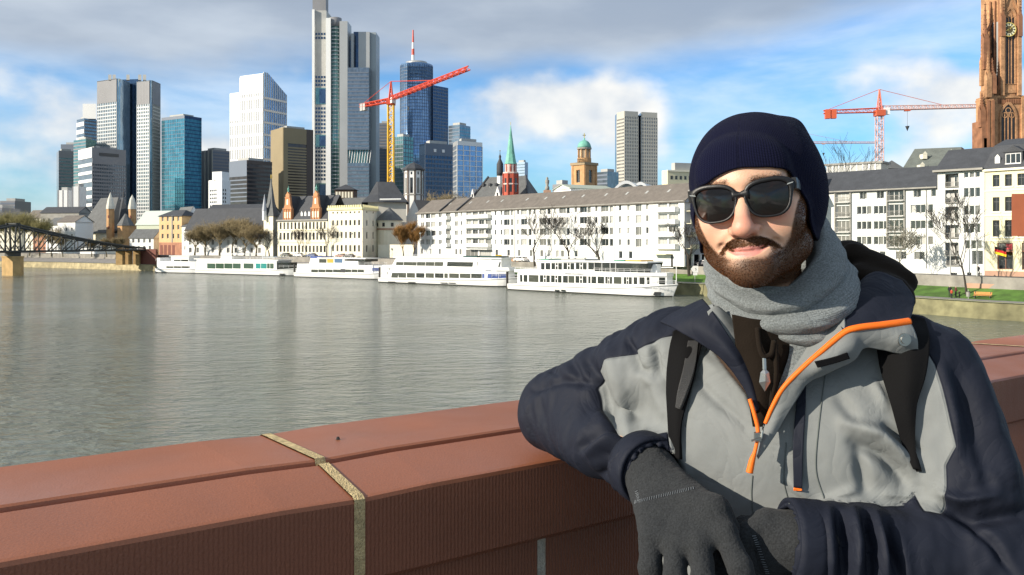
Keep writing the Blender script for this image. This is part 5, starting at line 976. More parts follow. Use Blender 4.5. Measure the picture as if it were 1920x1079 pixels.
def hall_and_apse():
    Y = 322; zf = lambda p: PZ(p, Y); t = thing('chapel_hall', 'grey stone hall with tall bell shaped slate roof and round apse', 'building', V2(720, Y)+Z*GZ); a, b, c = V2(676, Y-4), V2(709, Y-2), V2(761, Y+2); q = [V2(690, Y+2), V2(709, Y), V2(762, Y+1), V2(762, Y+16), V2(690, Y+16)]
    MB().prism([tuple(x) for x in q], GZ, zf(377)).build('wall', mat('pale_grey_render', (.55, .53, .47), .9, var=.08, vscale=.4), t); ze, zr = zf(380), zf(339)
    L = lambda px, y, z: tuple(V2(px, y)+Z*z); mb = MB(); r0 = [L(678, Y-1, ze), L(709, Y-2, ze), L(766, Y-1, ze), L(766, Y+18, ze), L(678, Y+18, ze)]; r1 = [L(692, Y+3, zf(365)), L(709, Y+2, zf(364)), L(754, Y+3, zf(364)), L(754, Y+14, zf(364)), L(692, Y+14, zf(365))]; r2 = [L(706, Y+7, zr), L(709, Y+6.5, zr), L(738, Y+7, zr), L(738, Y+9, zr), L(706, Y+9, zr)]; mb.loft([r0, r1, r2], 0, True, False, True); rf = mb.build('roof', slate, t)
    mb = MB(); mb.tube([L(712, Y-2.1, zf(375)), L(752, Y-2.0, zf(374.5))], .3, 5); mb.build('snow_guard', white_r, rf)
    c = V2(730, Y-5); R_ = 4.6; MB().cyl((c.x, c.y), R_, R_, GZ, zf(414), 20).build('apse_wall', cream_r, t, False); mb = MB(); mb.lathe((c.x, c.y), [(R_+.7, zf(414.5)), (R_*.75, zf(405)), (R_*.3, zf(396)), (.05, zf(390))], 20); mb.build('apse_roof', slate_l, t); MB().lathe((c.x, c.y), [(R_+.3, zf(432)), (R_+.3, zf(429))], 20).build('string_course', mat('pink_sandstone', (.42, .26, .18), .85, var=.12, vscale=.6), t)
    for k in (-2.6, -1.9, -1.2): e = Vector((math.cos(k), math.sin(k), 0)); MB().obox(c, Vector((-e.y, e.x, 0)), e, Z, (-.5, R_-.02, zf(426)), (.5, R_+.06, zf(419))).build('window', glass_d, t)
    Y2 = 305; MB().prism([tuple(V2(709, Y2)), tuple(V2(776, Y2-6)), tuple(V2(776, Y2-3)), tuple(V2(709, Y2+4))], GZ-1, PZ(459, Y2)).build('garden_wall', cream_r, t)
    Y = 335; t2, p, ze, zr = simple_house('gable_house', 'white house end between the chapel hall and the long block', 760, 792, 836, 330, 411, 376, white_r, tile_b, da=2, dc=14, rowsz=(), back=14)
    Y = 345; c = V2(649, Y); t = thing('timbered_turret', 'small timber framed turret with slate pyramid roof on the museum', 'tower', c+Z*GZ); zf = lambda p: PZ(p, Y); w = 3.3; MB().box((c.x-w, c.y-w, GZ), (c.x+w, c.y+w, zf(374))).build('shaft', grey_st, t); MB().box((c.x-w-.5, c.y-w-.5, zf(374)), (c.x+w+.5, c.y+w+.5, zf(357))).build('gallery', mat('dark_timber', (.09, .06, .045), .9), t)
    for k in range(6): x = c.x-w-.3+(2*w+.6)*(k+.15)/6; MB().box((x, c.y-w-.58, zf(372)), (x+.75, c.y-w-.5, zf(361))).build('infill_panel', cream_r, t)
    MB().add([(c.x-w-1.1, c.y-w-1.1, zf(357)), (c.x+w+1.1, c.y-w-1.1, zf(357)), (c.x+w+1.1, c.y+w+1.1, zf(357)), (c.x-w-1.1, c.y+w+1.1, zf(357)), (c.x, c.y, zf(346))], [(0, 1, 4), (1, 2, 4), (2, 3, 4), (3, 0, 4), (3, 2, 1, 0)]).build('roof', slate, t)
    t, p, ze, zr = simple_house('rear_wing_house', 'grey roofed rear wing behind the cream palace block', 600, 600, 682, 338, 396, 372, grey_st, slate_l, da=0, dc=-6, back=12)
hall_and_apse()
# ---------------------------------------------------------------- further left along the quay
t, p, ze, zr = simple_house('long_quay_house', 'long white quay house behind bare trees left of the spired tower', 348, 348, 496, 352, 430, 392, white_r, slate, da=0, dc=-14, rowsz=(8.2, 11.4, 14.5), wide=1.3, step=3.6, back=13, seed=51, winh=2.0, bias=(.5, .9))
t, p, ze, zr = simple_house('slate_gable_house', 'grey slate double gable roof behind the orange house', 322, 345, 382, 372, 418, 388, white_r, slate_l, da=12, dc=3, back=14)
t, p, ze, zr = simple_house('dark_roof_hall', 'long low dark roof behind the quay house trees', 384, 384, 497, 400, 399, 384, grey_st, slate, da=0, dc=-8, back=14)
t, p, ze, zr = simple_house('orange_house', 'orange cream town house with red sandstone ground floor', 298.5, 341, 341, 360, 404, 394, mat('orange_cream_render', (.66, .44, .22), .85, var=.08, vscale=.4), slate, da=6, rowsz=(14.0, 17.8, 21.4), wide=1.2, step=3.0, back=10, seed=61, winh=2.0, hip=3)
u, n, L_ = frame(p[0], p[1]); MB().obox(p[0], u, n, Z, (0, .005, GZ), (L_, .15, 11.3)).build('ground_floor', redsand, t)
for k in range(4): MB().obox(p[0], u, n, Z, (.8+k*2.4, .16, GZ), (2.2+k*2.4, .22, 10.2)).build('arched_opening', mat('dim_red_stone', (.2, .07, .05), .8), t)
MB().obox(p[0], u, n, Z, (L_*.55, .0, GZ+5), (L_*.60, .12, ze)).build('downpipe', grey_st, t)
simple_house('white_town_house', 'narrow white house squeezed against the orange house', 341, 353, 353, 357, 424, 418, white_r, slate_l, da=2, rowsz=(9, 12.5), wide=1.1, step=2.8, back=8, seed=62)
simple_house('pale_roof_hall', 'hall with pale green sheet roof left of the orange house', 256, 256, 312, 390, 420, 396, mat('pale_green_render', (.5, .54, .42), .85), mat('pale_sheet_roof', (.50, .56, .50), .6), da=0, dc=-6, back=12)
simple_house('white_gabled_house', 'low white house with gabled roof between church and orange house', 243, 243, 288, 372, 445, 430, white_r, slate_l, da=0, dc=-4, rowsz=(9.0, 12.0), wide=1.2, step=2.6, back=8, seed=63)
def leonhard():
    Y = 425; zf = lambda p: PZ(p, Y); t = thing('twin_spired_church', 'church with steep grey roof and two pale pointed turrets', 'church', V2(215, Y)+Z*GZ); q = [V2(146, Y+4), V2(200, Y-4), V2(247, Y+4)]; L = lambda px, y, py: tuple(V2(px, y)+Z*zf(py))
    MB().prism([tuple(x) for x in q]+[tuple(V2(240, Y+20)), tuple(V2(150, Y+20))], GZ, zf(438)).build('wall', cream_r, t); mb = MB(); mb.add([L(143, Y+2, 438), L(203, Y-5, 438), L(222, Y+6, 369), L(189, Y+10, 370), L(160, Y+24, 438), L(250, Y+24, 438), L(250, Y+2, 425)], [(0, 1, 2, 3), (0, 3, 4), (1, 6, 2), (6, 5, 2), (5, 4, 3, 2)]); rf = mb.build('roof', slate_l, t)
    for k in range(4):
        px = 150+k*8; MB().box((PX(px+2, Y), Y-1.2+4, zf(460)), (PX(px+5, Y), Y+4.2, zf(442))).build('tall_window', ochre, t)
    for i, (px, pk) in enumerate(((207, 362), (248, 366))):
        c = V2(px, Y-5+i*3); w = 1.7; MB().cyl((c.x, c.y), 1.9, 1.9, GZ, zf(393), 8).build('turret', ochre, t); MB().lathe((c.x, c.y), [(2.1, zf(393)), (2.0, zf(388)), (1.3, zf(375)), (.05, zf(pk))], 8).build('turret_spire', mat('pale_spire_stone', (.62, .60, .52), .8), t)
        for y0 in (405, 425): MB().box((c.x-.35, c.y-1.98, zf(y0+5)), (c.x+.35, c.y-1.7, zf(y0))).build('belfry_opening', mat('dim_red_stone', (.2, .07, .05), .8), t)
    mb = MB(); mb.add([L(222, Y-3, 418), L(246, Y-2, 424), L(231, Y, 371), L(226, Y+10, 369), L(222, Y+10, 424)], [(0, 1, 2), (0, 2, 3, 4)]); mb.build('choir_roof', slate, rf)
    MB().cyl((PX(218, Y), Y+8), .7, .03, zf(368), zf(350), 6).build('fleche', slate, rf); c = V2(236, Y-6); MB().cyl((c.x, c.y), 4, 4, GZ, zf(424), 8).build('choir', ochre, t); MB().cyl((c.x, c.y), 4.4, .5, zf(424), zf(402), 8).build('choir_cap', slate_l, t)
leonhard()
for k, (a, b, c, Y, yt, yr, wm, rm, lab) in enumerate((
    (86, 110, 110, 420, 421, 408, white_r, slate_l, 'white house with grey roof at the left behind the bridge'), (108, 141, 141, 405, 415, 404, white_r, tile_b, 'taller white house left of the church roof'), (141, 141, 164, 410, 424, 416, cream_r, slate_l, 'small cream house tucked under the church roof'),
    (76, 148, 148, 470, 398, 388, grey_st, slate, 'long dark roofed block behind the white houses at left'), (48, 78, 78, 480, 408, 394, cream_r, tile_b, 'cream house half hidden by the left trees'), (62, 88, 88, 440, 432, 424, redsand, tile_b, 'reddish house behind the truss bridge'), (150, 182, 182, 390, 462, 452, white_r, slate_l, 'low white house right of the truss bridge'),
    (-20, 40, 40, 500, 410, 398, cream_r, slate, 'cream house behind the trees at the left edge'))):
    simple_house('town_house', lab, a, b, c, Y, yt, yr, wm, rm, da=5, dc=5, rowsz=tuple(8.2+3.1*j for j in range(6)), wide=1.2, step=3.0, back=10, seed=70+k)
# ================================================================ boats
hull_w = mat('boat_white_paint', (0.80, 0.80, 0.78), .35, .5, var=.03, vscale=.3); hull_d = mat('boot_stripe_dark', (.02, .022, .025), .6); deck_m = mat('deck_grey', (.35, .36, .35), .8)
bglass = mat('saloon_glass', (.022, .026, .022), .08, .6); bglass2 = mat('saloon_glass_curtain', (.06, .065, .05), .15, .5); bblue = mat('blue_tarpaulin', (.03, .07, .26), .5); bteal = mat('teal_glass', (.03, .24, .22), .1); railm = mat('white_rail', (.78, .78, .76), .4)
def text_mesh(s, size, m, ital=0.0, ext=.005):
    cu = bpy.data.curves.new('txt', 'FONT'); cu.body = s; cu.size = size; cu.shear = ital; cu.extrude = ext; ob = bpy.data.objects.new('txt', cu); me = bpy.data.meshes.new_from_object(ob); bpy.data.objects.remove(ob); me.materials.append(m); me.transform(Matrix.Rotation(R(90), 4, 'X')); return me
class Boat:
    def __init__(s, name, label, ps, Ys, pb, Yb, beam=7.5, sheer=(1.4, 1.5, 2.6), group='white excursion boats along the quay', bow=.22):
        s.S, s.B = V2(ps, Ys), V2(pb, Yb); s.u, s.n, s.L = frame(s.S, s.B); s.hb = beam/2; s.sheer = sheer; s.bow = bow
        s.t = thing(name, label, 'boat', Vector((s.S.x, s.S.y, 0)), group); s.hull()
    def f(s, k):                      # relative half-beam along the length
        k = min(max(k, 0), 1)
        if k < .05: return .86+.14*k/.05
        if k < 1-s.bow: return 1.0
        q = (k-(1-s.bow))/s.bow; return max(.02, (1-q**2.2))
    def zd(s, k): a, b, c = s.sheer; return a+(b-a)*min(1, k/.6) if k < .6 else b+(c-b)*((k-.6)/.4)**1.6
    def at(s, k, y, z): return s.S+s.u*(k*s.L)-s.n*(s.hb-y)+Z*z         # y: +hb = near side
    def hull(s):
        rings = []; K = 28; ks = [i/K for i in range(K+1)]
        for k in ks:
            w = s.hb*s.f(k); zd = s.zd(k); rake = .0 if k < .9 else -(k-.9)*.32
            rings.append([s.at(k+rake*1.0, w*.80, -.5), s.at(k+rake*.85, w*.93, .24), s.at(k+rake*.3, w*.99, zd*.62), s.at(k, w, zd), s.at(k, -w, zd), s.at(k+rake*.3, -w*.99, zd*.62), s.at(k+rake*.85, -w*.93, .24), s.at(k+rake, -w*.80, -.5)])
        mb = MB(); mb.loft(rings, 0, True, True, True)
        mb.m = [1 if (i % 8) in (0, 6, 7) and i < 8*K else 0 for i in range(len(mb.f))]; mb.build('hull', [hull_w, hull_d], s.t)
        for y in (1, -1):
            mb = MB(); mb.tube([s.at(k, y*(s.hb*s.f(k)+.04), s.zd(k)-.28) for k in ks], .09, 5); mb.build('rubbing_strake', deck_m, s.t)
    def k(s, px): return px_on(s.S, s.B, px)/s.L
    def zz(s, px, py): return PZ(py, (s.S+s.u*px_on(s.S, s.B, px)).y)
    def house(s, name, p0, p1, z0, z1, inset=.35, m=None, rake0=0.0, rake1=0.0, N=14):
        k0, k1 = s.k(p0), s.k(p1); lo, hi = [], []
        for i in range(N+1):
            q = k0+(k1-k0)*i/N; w = max(.25, s.hb*s.f(q)-inset); r = (rake0*(1-i/N)+rake1*i/N)/s.L; lo.append((q, w)); hi.append((q+r, w))
        ring = lambda L_, z: [s.at(q, w, z) for q, w in L_]+[s.at(q, -w, z) for q, w in reversed(L_)]
        mb = MB(); mb.loft([ring(lo, z0), ring(hi, z1)], 0, True, True, True); return mb.build(name, m or hull_w, s.t)
    def win(s, p0, p1, y0, y1, m=None, inset=.35, par=None, slant=0.0, off=.03, name='window', mull=False):
        k0, k1 = s.k(p0), s.k(p1); pm = (p0+p1)/2; zt, zb = s.zz(pm, y0), s.zz(pm, y1); mb = MB()
        A = lambda k, z, d: s.at(k, s.hb*s.f(k)-inset+d, z)
        sl = slant/s.L
        q = [A(k0, zb, off), A(k1, zb, off), A(k1+sl, zt, off), A(k0+sl, zt, off), A(k0, zb, -.1), A(k1, zb, -.1), A(k1+sl, zt, -.1), A(k0+sl, zt, -.1)]
        mb.add(q, [(0, 1, 2, 3), (1, 5, 6, 2), (5, 4, 7, 6), (4, 0, 3, 7), (3, 2, 6, 7), (4, 5, 1, 0)]); o = mb.build(name, m or bglass, s.t)
        if mull:
            mb = MB(); tx = (k1-k0)
            for a, b, c, d in ((.36, .42, 0, 1), (.6, .66, 0, 1), (.42, .6, .5, .62)):
                z0, z1 = zb+(zt-zb)*c, zb+(zt-zb)*d; mb.quad(A(k0+tx*a, z0, off+.02), A(k0+tx*b, z0, off+.02), A(k0+tx*b, z1, off+.02), A(k0+tx*a, z1, off+.02))
            mb.build('glazing_bar', railm, o)
        # the far side has the same windows
        mb = MB(); B_ = lambda k, z, d: s.at(k, -(s.hb*s.f(k)-inset+d), z); mb.quad(B_(k1, zb, off), B_(k0, zb, off), B_(k0+sl, zt, off), B_(k1+sl, zt, off)); mb.build(name, m or bglass, s.t); return o
    def rail(s, p0, p1, z, h=.9, inset=.3, both=True, n=None):
        k0, k1 = s.k(p0), s.k(p1); n = n or max(3, int((k1-k0)*s.L/1.6))
        for y in ((1, -1) if both else (1,)):
            mb = MB(); P_ = [s.at(k0+(k1-k0)*i/n, y*(max(.2, s.hb*s.f(k0+(k1-k0)*i/n)-inset)), z) for i in range(n+1)]
            for q in P_: mb.tube([q, q+Z*h], .03, 4)
            for hh in (h, h*.55): mb.tube([q+Z*hh for q in P_], .03, 4)
            mb.build('railing', railm, s.t)
    def pole(s, px, z0, z1, r=.05, y=0.0, name='mast'): k = s.k(px); MB().tube([s.at(k, y, z0), s.at(k, y, z1)], r, 6).build(name, railm, s.t)
    def letter(s, txt, px, py, size, inset=-.06, m=None, ital=.25):
        k = s.k(px); w = s.hb*s.f(k)-inset; a, b = s.at(k, w, 0), s.at(k+.05, s.hb*s.f(k+.05)-inset, 0); d = (b-a).normalized()
        o = put('lettering', text_mesh(txt, size, m or mat('faded_lettering', (.30, .32, .36), .7), ital), s.t, s.at(k, w, s.zz(px, py)), math.atan2(d.y, d.x)); return o
# nearest boat
b = Boat('excursion_boat', 'nearest two deck white boat with green deck covers, moored rightmost', 948, 209, 1253, 179, 8.0, (1.5, 1.7, 2.9)); s5 = lambda z: 935+z/5.818; y5 = lambda z: 465+z/5.818
b.house('lower_saloon', s5(195), s5(1760), 1.5, 4.45, .35); b.house('upper_deck', s5(170), s5(1765), 4.4, 5.15, .05); b.house('upper_saloon', s5(410), s5(1030), 5.1, 7.3, .5, rake0=-.6); b.house('wheelhouse', s5(1030), s5(1575), 5.1, 7.2, .7, bglass, rake1=.8); b.house('roof', s5(390), s5(1600), 7.15, 7.5, .1)
for a, c, m in ((225, 250, 0), (262, 303, 0), (318, 424, 1), (440, 548, 2), (562, 676, 2), (692, 745, 0), (752, 816, 1), (828, 950, 2), (968, 992, 0), (1003, 1054, 0), (1070, 1140, 0), (1154, 1228, 2), (1246, 1330, 1), (1354, 1440, 2), (1462, 1566, 0), (1590, 1745, 0)): b.win(s5(a), s5(c), y5(296+(a-225)*.022), y5(372+(a-225)*.022), (bglass, bglass2, bglass)[m], mull=m == 2, slant=-.1 if a < 230 else 0)
for a, c, m in ((448, 486, 0), (498, 548, 0), (562, 676, 2), (692, 810, 2), (828, 946, 2), (964, 1026, 0)): b.win(s5(a), s5(c), y5(166), y5(238), bglass, .5, mull=m == 2)
for px in (1110, 1200, 1260): b.pole(s5(px), 5.15, 7.2, .08, b.hb-.6, 'stanchion')
b.rail(s5(1030), s5(1640), 5.15, .75, .25); b.rail(s5(1600), s5(1830), 2.8, .7, .15); b.rail(s5(175), s5(400), 5.15, .5, .3); b.pole(s5(1832), 2.6, 9.0, .09); b.house('bow_post', s5(1574), s5(1640), 5.1, 6.9, 2.2)
for a, c in ((432, 520), (1238, 1345)): b.house('deck_cover', s5(a), s5(c), 7.5, 7.72, .8, mat('green_canvas', (.015, .20, .11), .8))
b.house('awning', s5(1350), s5(1510), 7.5, 7.75, 1.2, mat('orange_canvas', (.62, .38, .10), .8)); b.house('roof_rails_base', s5(640), s5(900), 7.5, 7.8, 1.4, deck_m); b.house('canopy', s5(650), s5(890), 8.2, 8.3, 1.2)
for px in (660, 760, 880): b.pole(s5(px), 7.5, 8.2, .05, 1.5, 'stanchion')
for a, c in ((614, 656), (682, 724)): b.win(s5(a), s5(c), y5(458), y5(474), bglass, -.03, name='porthole')
b.win(s5(1655), s5(1712), y5(486), y5(522), hull_d, -.02, slant=.25, name='anchor_pocket'); b.letter('Wappen von Frankfurt', s5(1555), y5(447), .62); b.letter('Wappen von Frankfurt', s5(720), y5(285), .55, -.0); b.house('gangway', s5(1670), s5(1800), 6.2, 6.35, 2.6)
# second boat from the right
b = Boat('excursion_boat', 'two deck white boat with blue tarpaulins at its bow, second from right', 706, 246, 958, 219, 8.0, (1.4, 1.6, 2.6)); s4_ = lambda z: 695+z/7.111; y4 = lambda z: 465+z/7.111
b.house('lower_saloon', s4_(215), s4_(1760), 1.5, 4.25, .35, rake0=1.0); b.house('upper_deck', s4_(120), s4_(1780), 4.2, 5.1, .05, rake0=1.0, rake1=-.4); b.house('upper_saloon', s4_(270), s4_(1690), 5.1, 7.3, .5, rake0=1.6, rake1=.0); b.house('roof', s4_(290), s4_(1700), 7.25, 7.6, .1); b.house('stern_house', s4_(110), s4_(230), 1.5, 4.2, .4)
for a, c, m in ((262, 350, 1), (360, 462, 1), (472, 580, 1), (596, 706, 0), (722, 832, 1), (846, 960, 0), (972, 1018, 1), (1036, 1166, 1), (1178, 1320, 1), (1330, 1468, 0), (1476, 1588, 3), (1594, 1660, 3), (1668, 1742, 3)): b.win(s4_(a), s4_(c), y4(334+(a-260)*.012), y4(398+(a-260)*.008), (bglass, bglass2, None, bblue)[m], slant=.35 if a < 300 else 0)
for a, c, m in ((318, 414, 0), (420, 590, 0), (596, 706, 0), (712, 826, 0), (832, 945, 0), (1000, 1342, 0), (1398, 1672, 0)): b.win(s4_(a), s4_(c), y4(190), y4(256), bglass if a > 900 else bglass2, .5, slant=.25)
b.win(s4_(125), s4_(212), y4(318), y4(358), bglass, .4); b.rail(s4_(1600), s4_(1860), 2.5, .7, .15); b.rail(s4_(500), s4_(1000), 7.6, .6, .6)
for a, c in ((1205, 1390), (1430, 1660)): b.house('deck_cover', s4_(a), s4_(c), 7.6, 7.95, .9, mat('dark_green_canvas', (.02, .06, .055), .8))
for a in (235, 500, 930, 1040): b.win(s4_(a), s4_(a+90), y4(446+a*.02), y4(456+a*.02), hull_d, -.05, name='fender')
b.letter('Primus', s4_(1530), y4(305), .5, 0.0, mat('blue_lettering', (.08, .14, .35), .6), 0)
# third
b = Boat('excursion_boat', 'white boat with yellow lit upper windows and blue bow panel, third from right', 548, 284, 716, 262, 7.5, (1.5, 1.6, 2.3)); s3 = lambda z: 540+z/8.0; y3 = lambda z: 465+z/8.0
b.house('lower_saloon', s3(110), s3(1240), 1.5, 4.4, .3, rake0=.5); b.house('upper_saloon', s3(300), s3(830), 4.4, 6.3, .5, rake0=.6); b.house('wheelhouse', s3(830), s3(1030), 4.4, 5.6, .7); b.house('roof', s3(430), s3(1145), 6.3, 6.6, .2, rake1=.4); b.house('wheelhouse_glass', s3(985), s3(1130), 5.5, 6.35, .8, bglass)
for a, c in ((338, 440), (446, 550), (556, 660), (666, 780), (850, 940), (946, 1030), (1036, 1130)): b.win(s3(a), s3(c), y3(326), y3(370), bglass2, .3)
for a, c, m in ((450, 560, bglass2), (570, 665, mat('amber_glass', (.55, .36, .06), .2)), (680, 800, mat('sky_glass', (.10, .17, .28), .1))): b.win(s3(a), s3(c), y3(170), y3(226), m, .5)
b.win(s3(780), s3(848), y3(318), y3(372), hull_d, .28, name='door'); b.win(s3(1235), s3(1388), y3(306), y3(354), bblue, .25, name='blue_panel'); b.rail(s3(1130), s3(1400), 2.3, .9, .2); b.rail(s3(1130), s3(1300), 4.4, .8, .4); b.house('bow_shelter', s3(1235), s3(1395), 1.7, 4.3, .5); b.house('life_raft', s3(1440), s3(1500), 2.2, 3.0, 1.6, mat('orange_plastic', (.65, .20, .05), .5)) if False else None
b.house('deck_cover', s3(300), s3(470), 6.3, 6.9, 1.0, bblue)
# fourth
b = Boat('excursion_boat', 'low white boat with green tinted windows, second from left', 358, 315, 549, 288, 8.0, (1.5, 1.6, 2.8)); s2 = lambda z: 280+z/6.857; y2 = lambda z: 460+z/6.857
b.house('saloon', s2(600), s2(1620), 1.5, 5.2, .3); b.house('roof', s2(560), s2(1640), 5.2, 5.5, .1); b.house('foredeck_house', s2(1600), s2(1740), 1.8, 4.6, .6, bglass)
for a, c, m in ((735, 840, 0), (846, 950, 0), (956, 1060, 0), (1066, 1166, 0), (1204, 1330, 0), (1360, 1420, 3), (1426, 1500, 3), (1506, 1585, 0)): b.win(s2(a), s2(c), y2(236), y2(302), mat('green_saloon_glass', (.05, .09, .06), .1) if m == 0 else bteal, .3)
b.house('sun_canopy', s2(890), s2(1030), 5.5, 6.6, 1.0); b.pole(s2(1180), 5.5, 8.2, .12); b.pole(s2(1345), 5.5, 7.8, .1); b.house('awning_frame', s2(930), s2(1190), 7.2, 7.4, 1.0); b.rail(s2(1030), s2(1600), 5.5, .8, .4); b.rail(s2(1650), s2(1830), 2.8, .8, .15); b.win(s2(1660), s2(1705), y2(368), y2(386), hull_d, -.03, name='anchor_pocket'); b.house('sun_awning', s2(1420), s2(1570), 6.3, 6.5, 1.0, mat('blue_grey_canvas', (.3, .36, .42), .8))
# fifth
b = Boat('motor_yacht', 'small white boat with wheelhouse, leftmost of the moored row', 288, 322, 378, 312, 7.0, (1.6, 1.6, 2.0), bow=.3); b.house('saloon', s2(110), s2(640), 1.6, 4.4, .3); b.house('wheelhouse', s2(255), s2(485), 4.4, 6.2, .8); b.house('roof', s2(240), s2(500), 6.2, 6.5, .5)
for a, c in ((210, 300), (306, 400), (406, 500), (506, 596)): b.win(s2(a), s2(c), y2(272), y2(297), bglass2, .3)
for a, c in ((292, 380), (386, 478)): b.win(s2(a), s2(c), y2(188), y2(212), bglass, .8)
b.rail(s2(60), s2(250), 4.4, .8, .4); b.house('stern_box', s2(60), s2(110), 1.6, 5.6, 1.0)

# ---------------------------------------------------------------- landing stages and piles between the boats
for px, Y, lab in ((552, 284, 'between the second and third boats'), (712, 250, 'between the third and fourth boats'), (951, 214, 'between the two nearest boats')):
    c = V2(px, Y+2); o = MB().cyl((c.x, c.y), .3, .3, -1, 4.2, 10).build('mooring_pile', mat('dark_pile', (.05, .045, .04), .9)); tag(o, 'dark mooring pile '+lab, 'pile', 'mooring piles')

# ---------------------------------------------------------------- truss footbridge
def footbridge():
    a = V2(264, 345); b = V2(24, 296); d = (b-a).normalized(); L0 = (b-a).length; n = Vector((-d.y, d.x, 0)); steel = mat('green_black_steel', (.035, .038, .034), .6, var=.2, vscale=.5)
    t = thing('footbridge', 'dark iron truss footbridge on a sandstone pier at the far left', 'bridge', a+Z*6); zd = 8.3; hw = 2.6
    def h(s):
        q = abs(s-L0); return max(.7, 8.6*max(0, 1-q/(L0*1.02))**1.35+.7) if q < L0 else .8
    smax = L0+42; N = 36
    for e in (-1, 1):
        tp = [a+d*(smax*i/N)+n*e*hw+Z*(zd+h(smax*i/N)) for i in range(N+1)]; bt = [a+d*(smax*i/N)+n*e*hw+Z*zd for i in range(N+1)]
        MB().tube(tp, .38, 6).build('top_chord', steel, t); MB().tube(bt, .34, 6).build('bottom_chord', steel, t)
        for i in range(0, N+1, 2): MB().tube([bt[i], tp[i]], .2, 5).build('truss_post', steel, t)
        for i in range(0, N-1, 2):
            s_ = smax*(i+1)/N
            q = [tp[i], bt[i+2]] if s_ < L0 else [bt[i], tp[i+2]]
            if (tp[i]-bt[i]).length > 1.6: MB().tube(q, .2, 5).build('truss_diagonal', steel, t)
        for k in (-1.1, 1.1): MB().tube([b+d*k+n*e*hw+Z*zd, b+d*k*.5+n*e*hw+Z*(zd+h(L0)+.6)], .36, 6).build('portal_post', steel, t)
    MB().tube([b-n*hw+Z*(zd+h(L0)+.3), b+n*hw+Z*(zd+h(L0)+.3)], .3, 6).build('portal_beam', steel, t)
    MB().obox(a, d, n, Z, (0, -hw, zd-.35), (smax, hw, zd-.1)).build('deck', steel, t)
    for e in (-1, 1):
        mb = MB()
        for i in range(90): q = a+d*(smax*i/90)+n*e*(hw-.3)+Z*zd; mb.tube([q, q+Z*1.1], .025, 3)
        mb.tube([a+n*e*(hw-.3)+Z*(zd+1.1), a+d*smax+n*e*(hw-.3)+Z*(zd+1.1)], .05, 4); mb.build('railing', steel, t)
    ps = mat('pier_sandstone', (.48, .32, .14), .9, var=.2, vscale=.5, bump=.5, bscale=2); mb = MB(); pts = []
    for q, w in ((-3.6, .0), (-2.6, 2.0), (2.6, 2.0), (3.6, 0), (2.6, -2.0), (-2.6, -2.0)): pts.append((b+n*q*1.1+d*w)[:2])
    mb.prism(pts, -1, 6.2); mb.build('pier', ps, t); mb = MB(); mb.prism([tuple(b.xy+(Vector(p)-b.xy)*1.07) for p in pts], 6.2, 6.7); mb.build('pier_cap', ps, t); MB().obox(b, d, n, Z, (-1.2, -2.6, 6.7), (1.2, 2.6, 8.0)).build('bearing', steel, t)
    for px, Y in ((226, 338), (240, 342), (258, 346)): c = V2(px, Y); MB().box((c.x-1.3, c.y-1.3, 2.5), (c.x+1.3, c.y+1.3, zd-.4)).build('abutment_pier', ps, t)
    c = V2(266, 349); rs_ = mat('dark_red_ramp', (.15, .05, .035), .8, var=.1, vscale=.4); mb = MB(); mb.prism([tuple(V2(258, 347)), tuple(V2(292, 340)), tuple(V2(296, 352)), tuple(V2(262, 358))], 2.6, 8.6); mb.build('stair_block', rs_, t)
footbridge()

# ---------------------------------------------------------------- tower cranes
def lattice(par, name, a, b, w, m, up=Z, bays=20, tri=False, r=.12, w1=None):
    """lattice boom from a to b as one part"""
    a, b = Vector(a), Vector(b); t = (b-a).normalized(); s = t.cross(up).normalized(); q = s.cross(t).normalized(); w1 = w1 or w; mb = MB()
    cs = [(-.5, 0), (.5, 0), (0, .9)] if tri else [(-.5, -.5), (.5, -.5), (.5, .5), (-.5, .5)]; L_ = (b-a).length
    P_ = [[a+t*(L_*i/bays)+(s*x+q*y)*(w+(w1-w)*i/bays) for x, y in cs] for i in range(bays+1)]
    for k in range(len(cs)): mb.tube([P_[0][k], P_[-1][k]], r, 4)
    for i in range(bays):
        for k in range(len(cs)):
            j = (k+1) % len(cs); mb.tube([P_[i][k], P_[i+1][j]] if i % 2 else [P_[i][j], P_[i+1][k]], r*.6, 3); mb.tube([P_[i][k], P_[i][j]], r*.5, 3)
    return mb.build(name, m, par)
